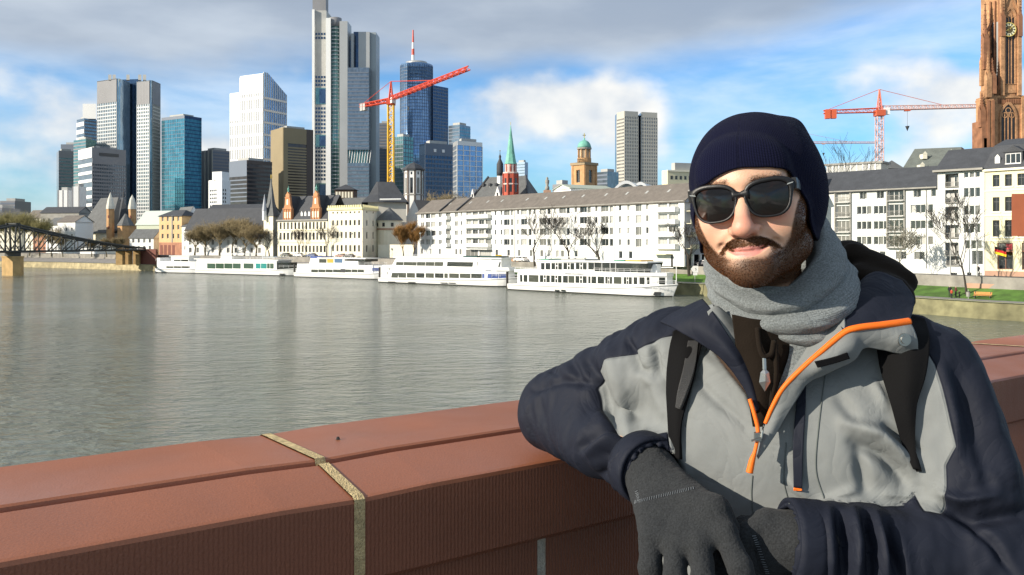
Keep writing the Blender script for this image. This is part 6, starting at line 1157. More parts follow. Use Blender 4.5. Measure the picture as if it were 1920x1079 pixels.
def crane(label, base, zt, jend, cend, mm, jm, w=2.0, apex=9, ballast=None, jm2=None, r=.16):
    t = thing('tower_crane', label, 'crane', Vector((base.x, base.y, GZ)), None); top = Vector((base.x, base.y, zt)); lattice(t, 'mast', (base.x, base.y, GZ), top, w, mm, Vector((0, 1, 0)), 26, r=r*1.1)
    lattice(t, 'jib', top+Z*1.2, jend, w*.8, jm2 or jm, Z, 30, True, r, w*.6); lattice(t, 'counter_jib', top+Z*1.2, cend, w*.7, jm, Z, 10, False, r, w*.5); lattice(t, 'apex_frame', top+Z*.5, top+Z*apex, w*.75, jm, Vector((0, 1, 0)), 6, r=r, w1=.2)
    MB().box((top.x-w*.75, top.y-w*.75, zt-1), (top.x+w*.75, top.y+w*.75, zt+1.2)).build('slewing_ring', jm, t); ap = top+Z*apex; J = Vector(jend)
    for e, f in ((J, .62), (Vector(cend), .9)): MB().tube([ap, top+Z*2.2+(e-top-Z*1.2)*f], r*.55, 4).build('tie_rod', jm, t)
    dj = (J-top).normalized(); sd = dj.cross(Z).normalized(); MB().obox(top, dj, sd, Z, (w*.6, -1.0, -.6), (w*.6+2.2, 1.0, 1.9)).build('cab', railm, t)
    c = Vector(cend); dc = (top+Z*1.2-c).normalized(); 
    for k in range(2): MB().obox(c, dc, dc.cross(Z).normalized(), Z, (.6+k*2.2, -.9, -2.6), (2.4+k*2.2, .9, .9)).build('counterweight', ballast or conc, t)
    tr = top+Z*.7+(J-top)*.26; MB().obox(tr, dj, sd, Z, (-1, -.8, -.4), (1, .8, .3)).build('trolley', jm, t); MB().tube([tr, tr-Z*6], .06, 4).build('hoist_rope', black_st, t); MB().add([tr-Z*6+dj*.8, tr-Z*6-dj*.8, tr-Z*8, tr-Z*6+sd*.5, tr-Z*6-sd*.5], [(0, 3, 2), (3, 1, 2), (1, 4, 2), (4, 0, 2)]).build('hook_block', black_st, t)
    return t
red_c = mat('crane_red', (.62, .075, .035), .5); yel_c = mat('crane_yellow', (.85, .50, .02), .5); or_c = mat('crane_orange_red', (.62, .12, .05), .5); pale_c = mat('crane_pale_red', (.55, .34, .30), .6)
Yc = 400; H = PZ(193, Yc); b = V2(733, Yc); je = P(878, 137, 330); je.z = H+1.2; je = Vector((PX(878, (H-CZ)*FOC/(HOR-137)), (H-CZ)*FOC/(HOR-137), H+1.2)); ce = Vector((PX(676, (H-CZ)*FOC/(HOR-203)), (H-CZ)*FOC/(HOR-203), H+1.0))
crane('red crane on a yellow lattice mast beside the blue glass tower', b, H, je, ce, yel_c, red_c, 2.6, 10, r=.28)
Yc = 320; H = PZ(213, Yc); b = V2(1649, Yc); crane('orange red crane with long pale jib left of the gothic tower', b, H, Vector((PX(1852, Yc-4), Yc-4, H+1.6)), Vector((PX(1544, Yc+2), Yc+2, H+.8)), pale_c, or_c, 2.2, 9, or_c, r=.17, jm2=pale_c)
Yc = 560; H = PZ(273, Yc); b = V2(1510, Yc); crane('distant pale crane behind the knit cap', b, H, Vector((PX(1642, Yc), Yc, H+1.4)), Vector((PX(1475, Yc), Yc, H+1)), pale_c, pale_c, 1.8, 8, r=.16)
# ================================================================ trees
bark = mat('bark', (.050, .042, .034), .95, var=.3, vscale=2); bark_l = mat('olive_bark', (.115, .095, .05), .95, var=.35, vscale=1); twig_b = mat('brown_twigs', (.26, .205, .11), .95, var=.35, vscale=.6); twig_o = mat('rust_leaves', (.27, .14, .04), .9, var=.4, vscale=.8)
def tree(label, loc, h, seed, spread=.7, levels=5, kids=3, m=bark, tm=None, r0=None, trunk_frac=.3, group='bare trees along the quay', up=.25, twigs=0, lean=0.0, name='bare_tree', wig=.14, minr=.04):
    rg = random.Random(seed); t = thing(name, label, 'tree', loc, group); trunk, crown = MB(), MB(); loc = Vector(loc); r0 = r0 or h*.018; tips = []
    def grow(p, d, ln, r, lv, mb):
        n = 3 if lv else 5; pts = [p]; rr = [r]; q = p; dd = d
        for i in range(n):
            dd = (dd+Vector((rg.uniform(-1, 1), rg.uniform(-1, 1), rg.uniform(-.6, 1)))*wig+Z*up*.12).normalized(); q = q+dd*ln/n; pts.append(q); rr.append(max(minr, r*(1-.45*(i+1)/n)))
        mb.tube(pts, rr, 6 if lv == 0 else (4 if lv < 3 else 3), cap=False)
        if lv >= levels-1: tips.append((q, dd))
        if lv >= levels: return
        k = kids+(1 if lv == 0 else 0)
        for j in range(k):
            f = .35+.65*(j+1)/k if lv else .62+.38*(j+1)/k; i = min(n-1, int(f*n)); o = pts[i]+(pts[i+1]-pts[i])*(f*n-i if f < 1 else 1)
            a = rg.uniform(0, 2*math.pi); sdv = Vector((math.cos(a), math.sin(a), 0)); nd = (dd*(1-spread*.5)+sdv*spread*rg.uniform(.6, 1.15)+Z*up*.5).normalized(); grow(o, nd, ln*rg.uniform(.58, .86), rr[min(i+1, n)]*rg.uniform(.55, .75), lv+1, crown)
    grow(loc, Vector((lean, 0, 1)).normalized(), h*trunk_frac, r0, 0, trunk)
    if twigs:
        for p, d in tips:
            for _ in range(twigs):
                e = (d+Vector((rg.uniform(-1, 1), rg.uniform(-1, 1), rg.uniform(-.7, 1)))*.9).normalized(); ln = h*rg.uniform(.04, .09); s = e.cross(Vector((rg.random(), rg.random(), rg.random()))).normalized()*h*.0018; q = p+d*rg.uniform(-.06, .05)*h; crown.add([q-s, q+s, q+e*ln], [(0, 1, 2)])
    zt_ = sorted(v[2] for v in crown.v)[int(len(crown.v)*.997)]; kf = h/max(.1, zt_-loc.z)
    for mb_ in (trunk, crown): mb_.v = [tuple(loc+(Vector(v)-loc)*kf) for v in mb_.v]
    trunk.build('trunk', m, t); crown.build('crown', tm or m, t); return t
def ground_z(px, Y): return STREET
# named bare trees in front of the long block
for i, (px, Y, yt, sd, lab) in enumerate(((1003, 226, 388, 4, 'bare tree rising behind the stern of the nearest boat'), (1068, 214, 386, 12, 'forked bare tree behind the middle of the nearest boat'), (1128, 204, 402, 23, 'leaning bare tree behind the nearest boat, near the right of the block'), (1292, 186, 415, 31, 'bare street tree in front of the shaded gable wall'))):
    q = on_bank(px, 8.5); tree(lab, q, PZ(yt, q.y)-q.z, sd, .62, 5, 3, bark, r0=.40, trunk_frac=.42, lean=(-.25 if i == 2 else .03))
tree('slim bare tree on the lawn in front of the white house', on_bank(1812, 6), PZ(360, 138)-3.2, 44, .55, 5, 3, bark, r0=.26, trunk_frac=.46, lean=-.06)
tree('small pale bare tree before the white apartment house', V2(1688, 150)+Z*STREET, 9.5, 45, .8, 5, 3, mat('pale_bark', (.22, .21, .17), .9), r0=.14, trunk_frac=.28)
for i, (px, Y, yt, sd) in enumerate(((560, 300, 425, 5), (612, 292, 417, 6), (505, 312, 432, 7))): tree(('bare tree before the cream museum front', 'dark bare tree at the corner of the palace block', 'bare tree before the spired tower')[i], on_bank(px, 11), PZ(yt, on_bank(px, 11).y)-STREET, sd, .6, 5, 3, bark, r0=.3, trunk_frac=.42)
tree('bare tree top behind the knit cap against the sky', V2(1553, 200)+Z*STREET, PZ(266, 200)-STREET, 77, .55, 5, 3, bark, r0=.3, trunk_frac=.5)
# twiggy masses
k = 0
for px, Y, yt, w in ((385, 322, 418, 1), (412, 326, 412, 1), (436, 330, 410, 1), (458, 326, 414, 1), (480, 320, 424, 1), (365, 318, 430, 1)):
    tree('olive brown bare plane tree, number %s from the left before the quay house' % ('two', 'three', 'four', 'five', 'six', 'one')[k], on_bank(px, 11), PZ(yt, on_bank(px, 11).y)-STREET, 100+k, .95, 5, 4, bark_l, twig_b, r0=.25, trunk_frac=.25, twigs=5, up=.5, minr=.025, group='plane trees before the quay house'); k += 1
tree('rust brown leafy tree between the apse and the long block', on_bank(757, 12), PZ(417, 283)-STREET, 131, .8, 5, 4, bark, twig_o, r0=.2, trunk_frac=.3, up=.9, twigs=9, name='rust_tree')
tree('second rust brown tree close to the long block corner', on_bank(775, 14), PZ(424, 280)-STREET, 132, .8, 5, 4, bark, twig_o, r0=.2, trunk_frac=.3, up=.9, twigs=8, name='rust_tree')
k = 0
for px, Y, yt in ((-12, 395, 402), (12, 405, 398), (34, 400, 397), (55, 396, 402), (74, 392, 412), (96, 380, 428), (118, 372, 436), (172, 372, 448), (200, 368, 446), (226, 372, 444), (262, 378, 448)):
    tree(('bushy olive tree at the left edge', 'bushy olive tree just left of the bridge portal', 'tall olive tree above the bridge portal', 'olive tree right of the bridge portal', 'olive tree above the sloping bridge truss', 'smaller tree before the left white houses', 'small tree before the taller white house', 'small tree under the church roof', 'small tree before the church turrets', 'small tree before the church choir', 'small tree left of the orange house')[k], V2(px, Y)+Z*(STREET-1), PZ(yt, Y)-STREET+1, 140+k, .85, 5, 4, bark_l, twig_b if k > 4 else mat('olive_twigs', (.25, .225, .095), .95, var=.3, vscale=.5), r0=.25, trunk_frac=.3, twigs=5, up=.6, minr=.025, group='trees on the far left bank'); k += 1
t = tree('brown scrubby treetop behind the roofs below the navy tower', V2(838, 420)+Z*STREET, PZ(362, 420)-STREET, 171, .9, 5, 4, bark_l, twig_b, r0=.25, trunk_frac=.35, twigs=6)

# ================================================================ hedges, terrace, street furniture, cars, people
rgq = random.Random(5)
def hedge(label, p0, p1, z0, h, w, m, name='hedge'):
    u, n, L_ = frame(p0, p1); mb = MB(); N = int(L_*70)
    for i in range(N):
        q = Vector((p0[0], p0[1], 0))+u*rgq.uniform(0, L_)+n*rgq.gauss(0, w*.35)+Z*(z0+h*rgq.random()**.7); a, b = Vector((rgq.uniform(-1, 1), rgq.uniform(-1, 1), rgq.uniform(-1, 1))).normalized(), Vector((rgq.uniform(-1, 1), rgq.uniform(-1, 1), rgq.uniform(-1, 1))).normalized(); s = .16; mb.add([q-a*s, q+b*s, q+a*s, q-b*s], [(0, 1, 2, 3)])
    mb.obox(Vector((p0[0], p0[1], 0)), u, n, Z, (.1, -w*.3, z0), (L_-.1, w*.3, z0+h*.75)); tag(mb.build(name, m), label, 'hedge')
brown_h = mat('brown_hedge_leaf', (.14, .085, .03), .9, var=.4, vscale=.8); green_h = mat('green_hedge_leaf', (.065, .115, .02), .9, var=.4, vscale=.8)
hedge('rust brown hedge on the terrace wall behind the boats', on_bank(905, 13), on_bank(1002, 13), 6.4, 1.0, 1.4, brown_h); hedge('clipped green hedge before the long block', on_bank(1094, 10.5), on_bank(1160, 10.5), 6.1, 1.9, 1.6, green_h); hedge('low green hedge right of the brown hedge', on_bank(1008, 11), on_bank(1080, 11), 6.1, .8, 1.2, green_h)
tw = thing('terrace_wall', 'reddish sandstone terrace wall behind the white car', 'wall', on_bank(925, 12)); A, B = on_bank(925, 12.2), on_bank(1005, 12.2); A.z = B.z = 0; u, n, L_ = frame(A, B); MB().obox(A, u, n, Z, (0, -.4, 4.2), (L_, 0, 7.0)).build('wall_body', mat('terrace_sandstone', (.40, .24, .14), .9, var=.2, vscale=.6, bump=.4, bscale=3), tw); MB().obox(A, u, n, Z, (-.1, -.5, 7.0), (L_+.1, .1, 7.15)).build('coping', grey_st, tw)
tw = thing('ramp_wall', 'pink sandstone ramp wall behind the lawn at the right edge', 'wall', on_bank(1812, 9)); A, B = on_bank(1812, 9.2), on_bank(1960, 9.2); A.z = B.z = 0; u, n, L_ = frame(A, B); MB().obox(A, u, n, Z, (0, -.4, 3.0), (L_, 0, 4.95)).build('wall_body', MATS['pink_sandstone'], tw); MB().obox(A, u, n, Z, (8.5, -.9, 4.95), (L_, -.41, 6.0)).build('parapet', MATS['terrace_sandstone'], tw)
def car(label, loc, rz, col, name='parked_car', L_=4.3, group='cars on the quay street'):
    t = thing(name, label, 'car', loc, group); t.rotation_euler = (0, 0, rz); o = ORIG.pop(t.name); pm = mat('car_paint_%s' % name+str(col), col, .25, .5, coat=.6)
    prof = [(-.5, .28), (-.5, .62), (-.46, .84), (-.33, .90), (-.2, 1.38), (-.12, 1.45), (.16, 1.45), (.25, 1.40), (.38, .95), (.48, .82), (.5, .55), (.5, .28)]; mb = MB(); r_ = []
    for y, k in ((-.86, .93), (-.80, 1), (.80, 1), (.86, .93)): r_.append([(x*L_*k if abs(x) > .3 else x*L_, y*(1 if z < .95 else .86), z) for x, z in prof])
    mb.loft(r_, 0, True, True, True); mb.build('body', pm, t)
    for sgn in (-1, 1):
        mb = MB(); mb.add([(x*L_, sgn*(.86*.865+.012+(.10 if z < 1 else 0)), z) for x, z in ((-.30, .95), (.33, .95), (.20, 1.34), (-.165, 1.34))], [(0, 1, 2, 3)]); mb.build('side_window', glass_d, t)
        for x in (-.31, .31):
            mb = MB(); rr = [[(x*L_+.31*math.cos(a), sgn*y, .31+.31*math.sin(a)) for a in [k*math.pi/8 for k in range(16)]] for y in (.70, .89)]; mb.loft(rr, 0, True, True, True); w = mb.build('wheel', mat('tyre_rubber', (.015, .015, .015), .9), t); rr = [[(x*L_+.19*math.cos(a), sgn*y, .31+.19*math.sin(a)) for a in [k*math.pi/8 for k in range(16)]] for y in (.88, .905)]; mb = MB(); mb.loft(rr, 0, True, True, True); mb.build('rim', panel, w)
        mb = MB(); mb.box((-.497*L_, sgn*.68-.16, .62), (-.49*L_+.05, sgn*.68+.16, .76)); mb.build('headlight', glass_l, t); mb = MB(); mb.box((.485*L_, sgn*.68-.14, .66), (.503*L_, sgn*.68+.14, .80)); mb.build('tail_light', mat('red_lamp', (.4, .02, .02), .3), t)
    mb = MB(); mb.add([(-.345*L_, -.66, .93), (-.345*L_, .66, .93), (-.203*L_, .60, 1.36), (-.203*L_, -.60, 1.36)], [(0, 1, 2, 3)]); mb.build('windscreen', glass_d, t); mb = MB(); mb.add([(.392*L_, .66, .97), (.392*L_, -.66, .97), (.258*L_, -.60, 1.40), (.258*L_, .60, 1.40)], [(0, 1, 2, 3)]); mb.build('rear_window', glass_d, t); return t
cz_ = STREET+.1; ang = math.atan2(-49, 41)
wm_ = (.75, .75, .74)
def stz(px, Y): return STREET+.1
car('white car parked before the terrace wall behind the boats', on_bank(976, 10.8), -.75, wm_); car('white car with raised boot near the awning right of the nearest boat', on_bank(1236, 10.6), -.6, wm_)
car('dark car on the street beyond the arrow sign', on_bank(1322, 12), -.6, (.03, .03, .035)); car('silver car behind the dark car beyond the arrow sign', on_bank(1316, 16), -.6, (.45, .45, .46))
for k, (px, Y, c, lab) in enumerate(((560, 296, (.7, .7, .7), 'pale van roofed car before the museum front'), (585, 294, (.05, .08, .2), 'dark blue car before the museum front'), (640, 288, (.25, .1, .06), 'brownish car before the palace block'), (655, 286, (.04, .04, .04), 'black car before the palace block'), (536, 299, (.06, .07, .06), 'dark green car left of the museum front'))): car(lab, on_bank(px, 10.8), -.5, c)
t = thing('site_box', 'yellow box cabinet beside the brown hedge behind the boats', 'cabinet', on_bank(935, 11)); c = on_bank(935, 11); MB().box((c.x-.9, c.y-.6, 6.1), (c.x+.9, c.y+.6, 7.9)).build('cabinet_body', mat('signal_yellow', (.80, .52, .02), .5), t); MB().box((c.x-.35, c.y-.63, 6.4), (c.x+.35, c.y-.6, 7.5)).build('door', mat('dull_yellow', (.6, .38, .02), .5), t)
# arrow sign on the bank
c = on_bank(1303, 2.5); SY = c.y; c.z = 0; t = thing('arrow_sign', 'white left pointing arrow sign with small plate on a post', 'sign', c+Z*QUAY); MB().tube([c+Z*2.6, c+Z*PZ(500, SY)], .05, 6).build('post', conc, t)
zc = PZ(505, SY); sc = SY/FOC; mb = MB(); out = [(-8, 0), (-3, 6.2), (6, 6.2), (6, -6.2), (-3, -6.2)]
mb.loft([[(c.x+x*sc, c.y-.06, zc+z*sc) for x, z in out], [(c.x+x*sc, c.y-.10, zc+z*sc) for x, z in out]], 0, True, True, True); mb.build('arrow_plate', panel_w, t); put('numeral', text_mesh('5', .75, mat('sign_black', (.03, .03, .03), .6)), t, Vector((c.x-.02, c.y-.12, zc-.27)))
MB().box((c.x-.45, c.y-.10, PZ(516.5, SY)), (c.x+.5, c.y-.06, PZ(511.5, SY))).build('small_plate', panel_w, t)
# wooden bench, litter bin, lamp posts
def bench(label, c, rz):
    t = thing('park_bench', label, 'bench', c); t.rotation_euler = (0, 0, rz); ORIG.pop(t.name); wd = mat('orange_wood', (.60, .25, .06), .6, var=.15, vscale=4)
    for k in range(4): MB().box((-1.3, -.25+k*.14, .44), (1.3, -.13+k*.14, .49)).build('seat_slat', wd, t)
    for k in range(3): MB().box((-1.3, .32+k*.03, .58+k*.15), (1.3, .36+k*.03, .70+k*.15)).build('back_slat', wd, t)
    for x in (-1.1, 1.1): MB().box((x-.05, -.2, 0), (x+.05, .32, .438)).build('leg', black_st, t); MB().box((x-.05, .345, .3), (x+.05, .42, 1.02)).build('back_support', black_st, t)
bench('orange wooden bench on the lawn edge right of the bare tree', on_bank(1842, 4.6), -.75)
c = on_bank(1815.5, 4.0); t = thing('litter_bin', 'small grey litter bin between the bare tree and the bench', 'bin', c); MB().cyl((c.x, c.y), .28, .30, c.z+.35, c.z+1.1, 12).build('bin_body', grey_st, t); MB().tube([c, c+Z*1.5], .05, 6).build('post', conc, t); MB().cyl((c.x, c.y), .33, .30, c.z+1.1, c.z+1.18, 12).build('lid', black_st, t)
def lamp(label, c, h):
    t = thing('street_lamp', label, 'lamp', c, 'street lamps'); MB().tube([c, c+Z*h*.5, c+Z*h], [.11, .08, .06], 8).build('post', conc, t); MB().lathe((c.x, c.y), [(.05, c.z+h), (.28, c.z+h+.1), (.33, c.z+h+.45), (.1, c.z+h+.62)], 10).build('lamp_head', glass_l, t); MB().cyl((c.x, c.y), .4, .12, c.z+h+.62, c.z+h+.78, 10).build('cap', black_st, t)
for px, Y, h, lab in ((1782, 147, 9, 'slim lamp post left of the lawn tree'), (1832, 147, 9, 'slim lamp post in front of the tall white house'), (788, 285, 8, 'lamp post at the left corner of the long block'), (1275, 185, 8, 'lamp post before the gable end of the long block'), (660, 285, 8, 'lamp post before the palace block')): lamp(lab, on_bank(px, 10.4), h)
# ---- small figures
def figure(label, c, face, top, leg, pose='stand', hh=1.7, skin=(.45, .28, .2), hair=(.04, .03, .02)):
    t = thing('person', label, 'person', c); s = hh/1.7; pts = []; mb = MB(); ca, sa = math.cos(face), math.sin(face); o = Vector(c)
    W = lambda x, y, z: o+Vector((x*ca-y*sa, x*sa+y*ca, z))*s
    st = .28 if pose == 'walk' else .0; sk = mat('small_skin', skin, .6)
    vs = [W(0, 0, .95), W(0, 0, 1.2), W(0, 0, 1.42), W(0, .02, 1.53), W(0, .02, 1.64), W(-.10, 0, .90), W(-.11, -st*.6, .5), W(-.11, -st, .06), W(-.11, -st+.16, .03), W(.10, 0, .90), W(.11, st*.7, .5), W(.11, st*.8, .06), W(.11, st*.8+.16, .03), W(-.2, 0, 1.38), W(-.26, .05, 1.1), W(-.2, .2, .95), W(.2, 0, 1.38), W(.26, .05, 1.1), W(.2, .2, .95)]
    ed = [(0, 1), (1, 2), (2, 3), (3, 4), (0, 5), (5, 6), (6, 7), (7, 8), (0, 9), (9, 10), (10, 11), (11, 12), (2, 13), (13, 14), (14, 15), (2, 16), (16, 17), (17, 18)]; rad = [.15, .15, .16, .07, .11, .10, .075, .055, .05, .10, .075, .055, .05, .08, .06, .04, .08, .06, .04]
    me = bpy.data.meshes.new('body'); me.from_pydata([tuple(v-o) for v in vs], ed, []); ob = bpy.data.objects.new('body', me); COL.objects.link(ob); ob.parent = t; md = ob.modifiers.new('skin', 'SKIN'); 
    lay = me.skin_vertices[0] if me.skin_vertices else me.attributes and None
    if not me.skin_vertices:
        bm = bmesh.new(); bm.from_mesh(me); bm.verts.layers.skin.verify(); bm.to_mesh(me); bm.free()
    for i, d in enumerate(me.skin_vertices[0].data): d.radius = (rad[i]*s, rad[i]*s); d.use_root = (i == 0)
    sb = ob.modifiers.new('sub', 'SUBSURF'); sb.levels = 1; sb.render_levels = 1
    dg = bpy.context.evaluated_depsgraph_get(); me2 = bpy.data.meshes.new_from_object(ob.evaluated_get(dg)); ob.modifiers.clear(); ob.data = me2
    for m_ in (mat('cloth_'+label[:14], top, .9), mat('legs_'+label[:14], leg, .9), sk, mat('hair_small', hair, .8)): me2.materials.append(m_)
    for p in me2.polygons:
        z = p.center.z/s; p.material_index = 1 if z < .9 else (2 if z > 1.50 else 0); p.use_smooth = True
        if z > 1.62: p.material_index = 3
    return t
gp = lambda px, d, z=0: on_bank(px, d)
figure('child in red jacket at the front of the group on the lawn', gp(1784, 3.2), -1.2, (.42, .06, .03), (.02, .02, .03), hh=1.45)
figure('adult in black coat at the left of the group on the lawn', gp(1781, 4.6), 2.6, (.015, .015, .02), (.02, .02, .025), hh=1.75)
figure('adult in dark red top in the middle of the group on the lawn', gp(1792, 4.4), -1.6, (.10, .025, .02), (.012, .012, .018), hh=1.8, hair=(.25, .10, .04))
figure('crouching looking small child in dark clothes right of the group', gp(1799, 4.2), .4, (.05, .035, .03), (.02, .018, .018), hh=1.2)
figure('walker in black passing the tall white house', on_bank(1834, 11.5), -.9, (.01, .01, .012), (.015, .015, .018), 'walk', 1.75)
figure('person in dark coat on the street by the arcade', on_bank(1297, 11), -.5, (.03, .03, .035), (.02, .02, .02), hh=1.75)
# filler house hidden behind the man's head
simple_house('apartment_house', 'white apartment house between the long block and the slate roofed house', 1345, 1345, 1518, 176, 366, 330, white_r, slate, da=0, dc=-10, rowsz=(9, 11.9, 14.8, 17.7), wide=1.2, step=3.2, back=12, seed=90)
# ================================================================ the man leaning on the parapet
# coordinates here are camera-relative (x right, y away, z up from eye height); DZ lifts them into the world
DZ = Vector((0, 0, CZ))
def c3(px, py, Y): return np.array([(px-960)/FOC*Y, Y, (HOR-py)/FOC*Y])
class SDF:
    def __init__(s, lo, hi, h):
        s.lo = np.array(lo, float); s.h = h; n = np.ceil((np.array(hi)-s.lo)/h).astype(int)+1; s.n = n
        ax = [(s.lo[i]+np.arange(n[i])*h).astype(np.float32) for i in range(3)]
        s.x, s.y, s.z = ax[0][:, None, None], ax[1][None, :, None], ax[2][None, None, :]
        s.d = np.full(n, 1.0, np.float32)
    def p(s): return s.x, s.y, s.z
    def cap(s, a, b, r0, r1, flat=None):
        """round cone from a to b"""
        a = np.array(a, float); b = np.array(b, float); ab = b-a; L2 = float(ab@ab)
        px, py, pz = s.x-a[0], s.y-a[1], s.z-a[2]
        t = np.clip((px*ab[0]+py*ab[1]+pz*ab[2])/L2, 0, 1)
        return np.sqrt((px-t*ab[0])**2+(py-t*ab[1])**2+(pz-t*ab[2])**2)-(r0+(r1-r0)*t)
    def ell(s, c, r, rot=None):
        q = [s.x-c[0], s.y-c[1], s.z-c[2]]
        if rot is not None: q = [q[0]*rot[0][i]+q[1]*rot[1][i]+q[2]*rot[2][i] for i in range(3)]
        k0 = np.sqrt((q[0]/r[0])**2+(q[1]/r[1])**2+(q[2]/r[2])**2)
        k1 = np.sqrt((q[0]/r[0]**2)**2+(q[1]/r[1]**2)**2+(q[2]/r[2]**2)**2)+1e-6
        return k0*(k0-1)/k1
    def sph(s, c, r): return np.sqrt((s.x-c[0])**2+(s.y-c[1])**2+(s.z-c[2])**2)-r
    def add(s, d, k=0.0): s.d = smin(s.d, d, k).astype(np.float32)
    def sub(s, d, k=0.0): s.d = (-smin(-s.d, d, k)).astype(np.float32)
    def mesh(s):
        g = openvdb.FloatGrid(1.0)
        g.copyFromArray(np.clip(s.d, -4*s.h, 4*s.h)); 
        pts, quads = g.convertToQuads(0.0)
        return pts.astype(np.float64)*s.h+s.lo, quads[:, ::-1].astype(int)
def smin(a, b, k):
    if k <= 0: return np.minimum(a, b)
    h = np.maximum(k-np.abs(a-b), 0)/k
    return np.minimum(a, b)-h*h*k*0.25
def cr_spline(pts, n):
    """Catmull-Rom through control points (rows of any width)"""
    p = np.array(pts, float); p = np.vstack([2*p[0]-p[1], p, 2*p[-1]-p[-2]]); m = len(p)-3
    t = np.linspace(0, m, n); i = np.minimum(t.astype(int), m-1); f = (t-i)[:, None]
    a, b, c, d = p[i], p[i+1], p[i+2], p[i+3]
    return .5*((2*b)+(c-a)*f+(2*a-5*b+4*c-d)*f*f+(3*b-a-3*c+d)*f**3)
def np_mesh(name, v, f, mats, parent, smooth=True, org=None, attrs=None, uv=None, matrix=None):
    me = bpy.data.meshes.new(name); o3 = np.array(org if org is not None else (0, 0, 0))
    me.from_pydata((np.asarray(v)-o3).tolist(), [], [tuple(int(i) for i in q) for q in f])
    for m in (mats if isinstance(mats, (list, tuple)) else [mats]): me.materials.append(m)
    if smooth: me.polygons.foreach_set('use_smooth', [True]*len(me.polygons))
    for k, a in (attrs or {}).items():
        at = me.attributes.new(k, 'FLOAT', 'POINT'); at.data.foreach_set('value', np.asarray(a, np.float32))
    if uv is not None:
        ul = me.uv_layers.new(name='UVMap'); idx = np.empty(len(me.loops), np.int32); me.loops.foreach_get('vertex_index', idx)
        ul.data.foreach_set('uv', np.asarray(uv, np.float32)[idx].ravel())
    me.update(); o = bpy.data.objects.new(name, me); COL.objects.link(o)
    if parent is not None: o.parent = parent
    return o
def vnormals(v, f):
    f = np.asarray(f); n = np.cross(v[f[:, 2]]-v[f[:, 0]], v[f[:, 3 if f.shape[1] > 3 else 1]]-v[f[:, 1 if f.shape[1] > 3 else 0]])
    out = np.zeros_like(v)
    for k in range(f.shape[1]): np.add.at(out, f[:, k], n)
    return out/(np.linalg.norm(out, axis=1, keepdims=True)+1e-12)
def vsmooth(v, f, it=2, lam=.5):
    f = np.asarray(f); k = f.shape[1]
    e = np.vstack([f[:, [i, (i+1) % k]] for i in range(k)]); e = np.vstack([e, e[:, ::-1]])
    cnt = np.bincount(e[:, 0], minlength=len(v))[:, None]
    for _ in range(it):
        s = np.zeros_like(v)
        for a in range(3): s[:, a] = np.bincount(e[:, 0], weights=v[e[:, 1], a], minlength=len(v))
        v = v+lam*(s/np.maximum(cnt, 1)-v)*(cnt > 0)
    return v
rs = np.random.RandomState(7); NG = rs.rand(32, 32, 32)
def vnoise(p, sc, oct=3):
    p = np.asarray(p)*sc; out = 0; amp = 1.0; tot = 0
    for o in range(oct):
        q = p*(2**o)+o*7.3; i = np.floor(q).astype(int); f = q-i; f = f*f*(3-2*f); r = 0
        for a in (0, 1):
            for b in (0, 1):
                for c in (0, 1):
                    w = (f[:, 0] if a else 1-f[:, 0])*(f[:, 1] if b else 1-f[:, 1])*(f[:, 2] if c else 1-f[:, 2])
                    r = r+w*NG[(i[:, 0]+a) % 32, (i[:, 1]+b) % 32, (i[:, 2]+c) % 32]
        out = out+amp*r; tot += amp; amp *= .5
    return out/tot-.5
def to_px(v): return 960+v[:, 0]/v[:, 1]*FOC, HOR-v[:, 2]/v[:, 1]*FOC
def seg_dist(px, py, a, b):
    ax, ay = a; bx, by = b; dx, dy = bx-ax, by-ay; t = np.clip(((px-ax)*dx+(py-ay)*dy)/(dx*dx+dy*dy+1e-9), 0, 1)
    return np.hypot(px-ax-t*dx, py-ay-t*dy), t
def poly_sd(px, py, poly):
    """signed distance to a polygon, positive inside"""
    d = np.full(px.shape, 1e9); ins = np.zeros(px.shape, bool); n = len(poly)
    for i in range(n):
        a, b = poly[i], poly[(i+1) % n]; d = np.minimum(d, seg_dist(px, py, a, b)[0])
        c = ((a[1] > py) != (b[1] > py)); xx = (b[0]-a[0])*(py-a[1])/((b[1]-a[1]) or 1e-9)+a[0]; ins ^= c & (px < xx)
    return np.where(ins, d, -d)
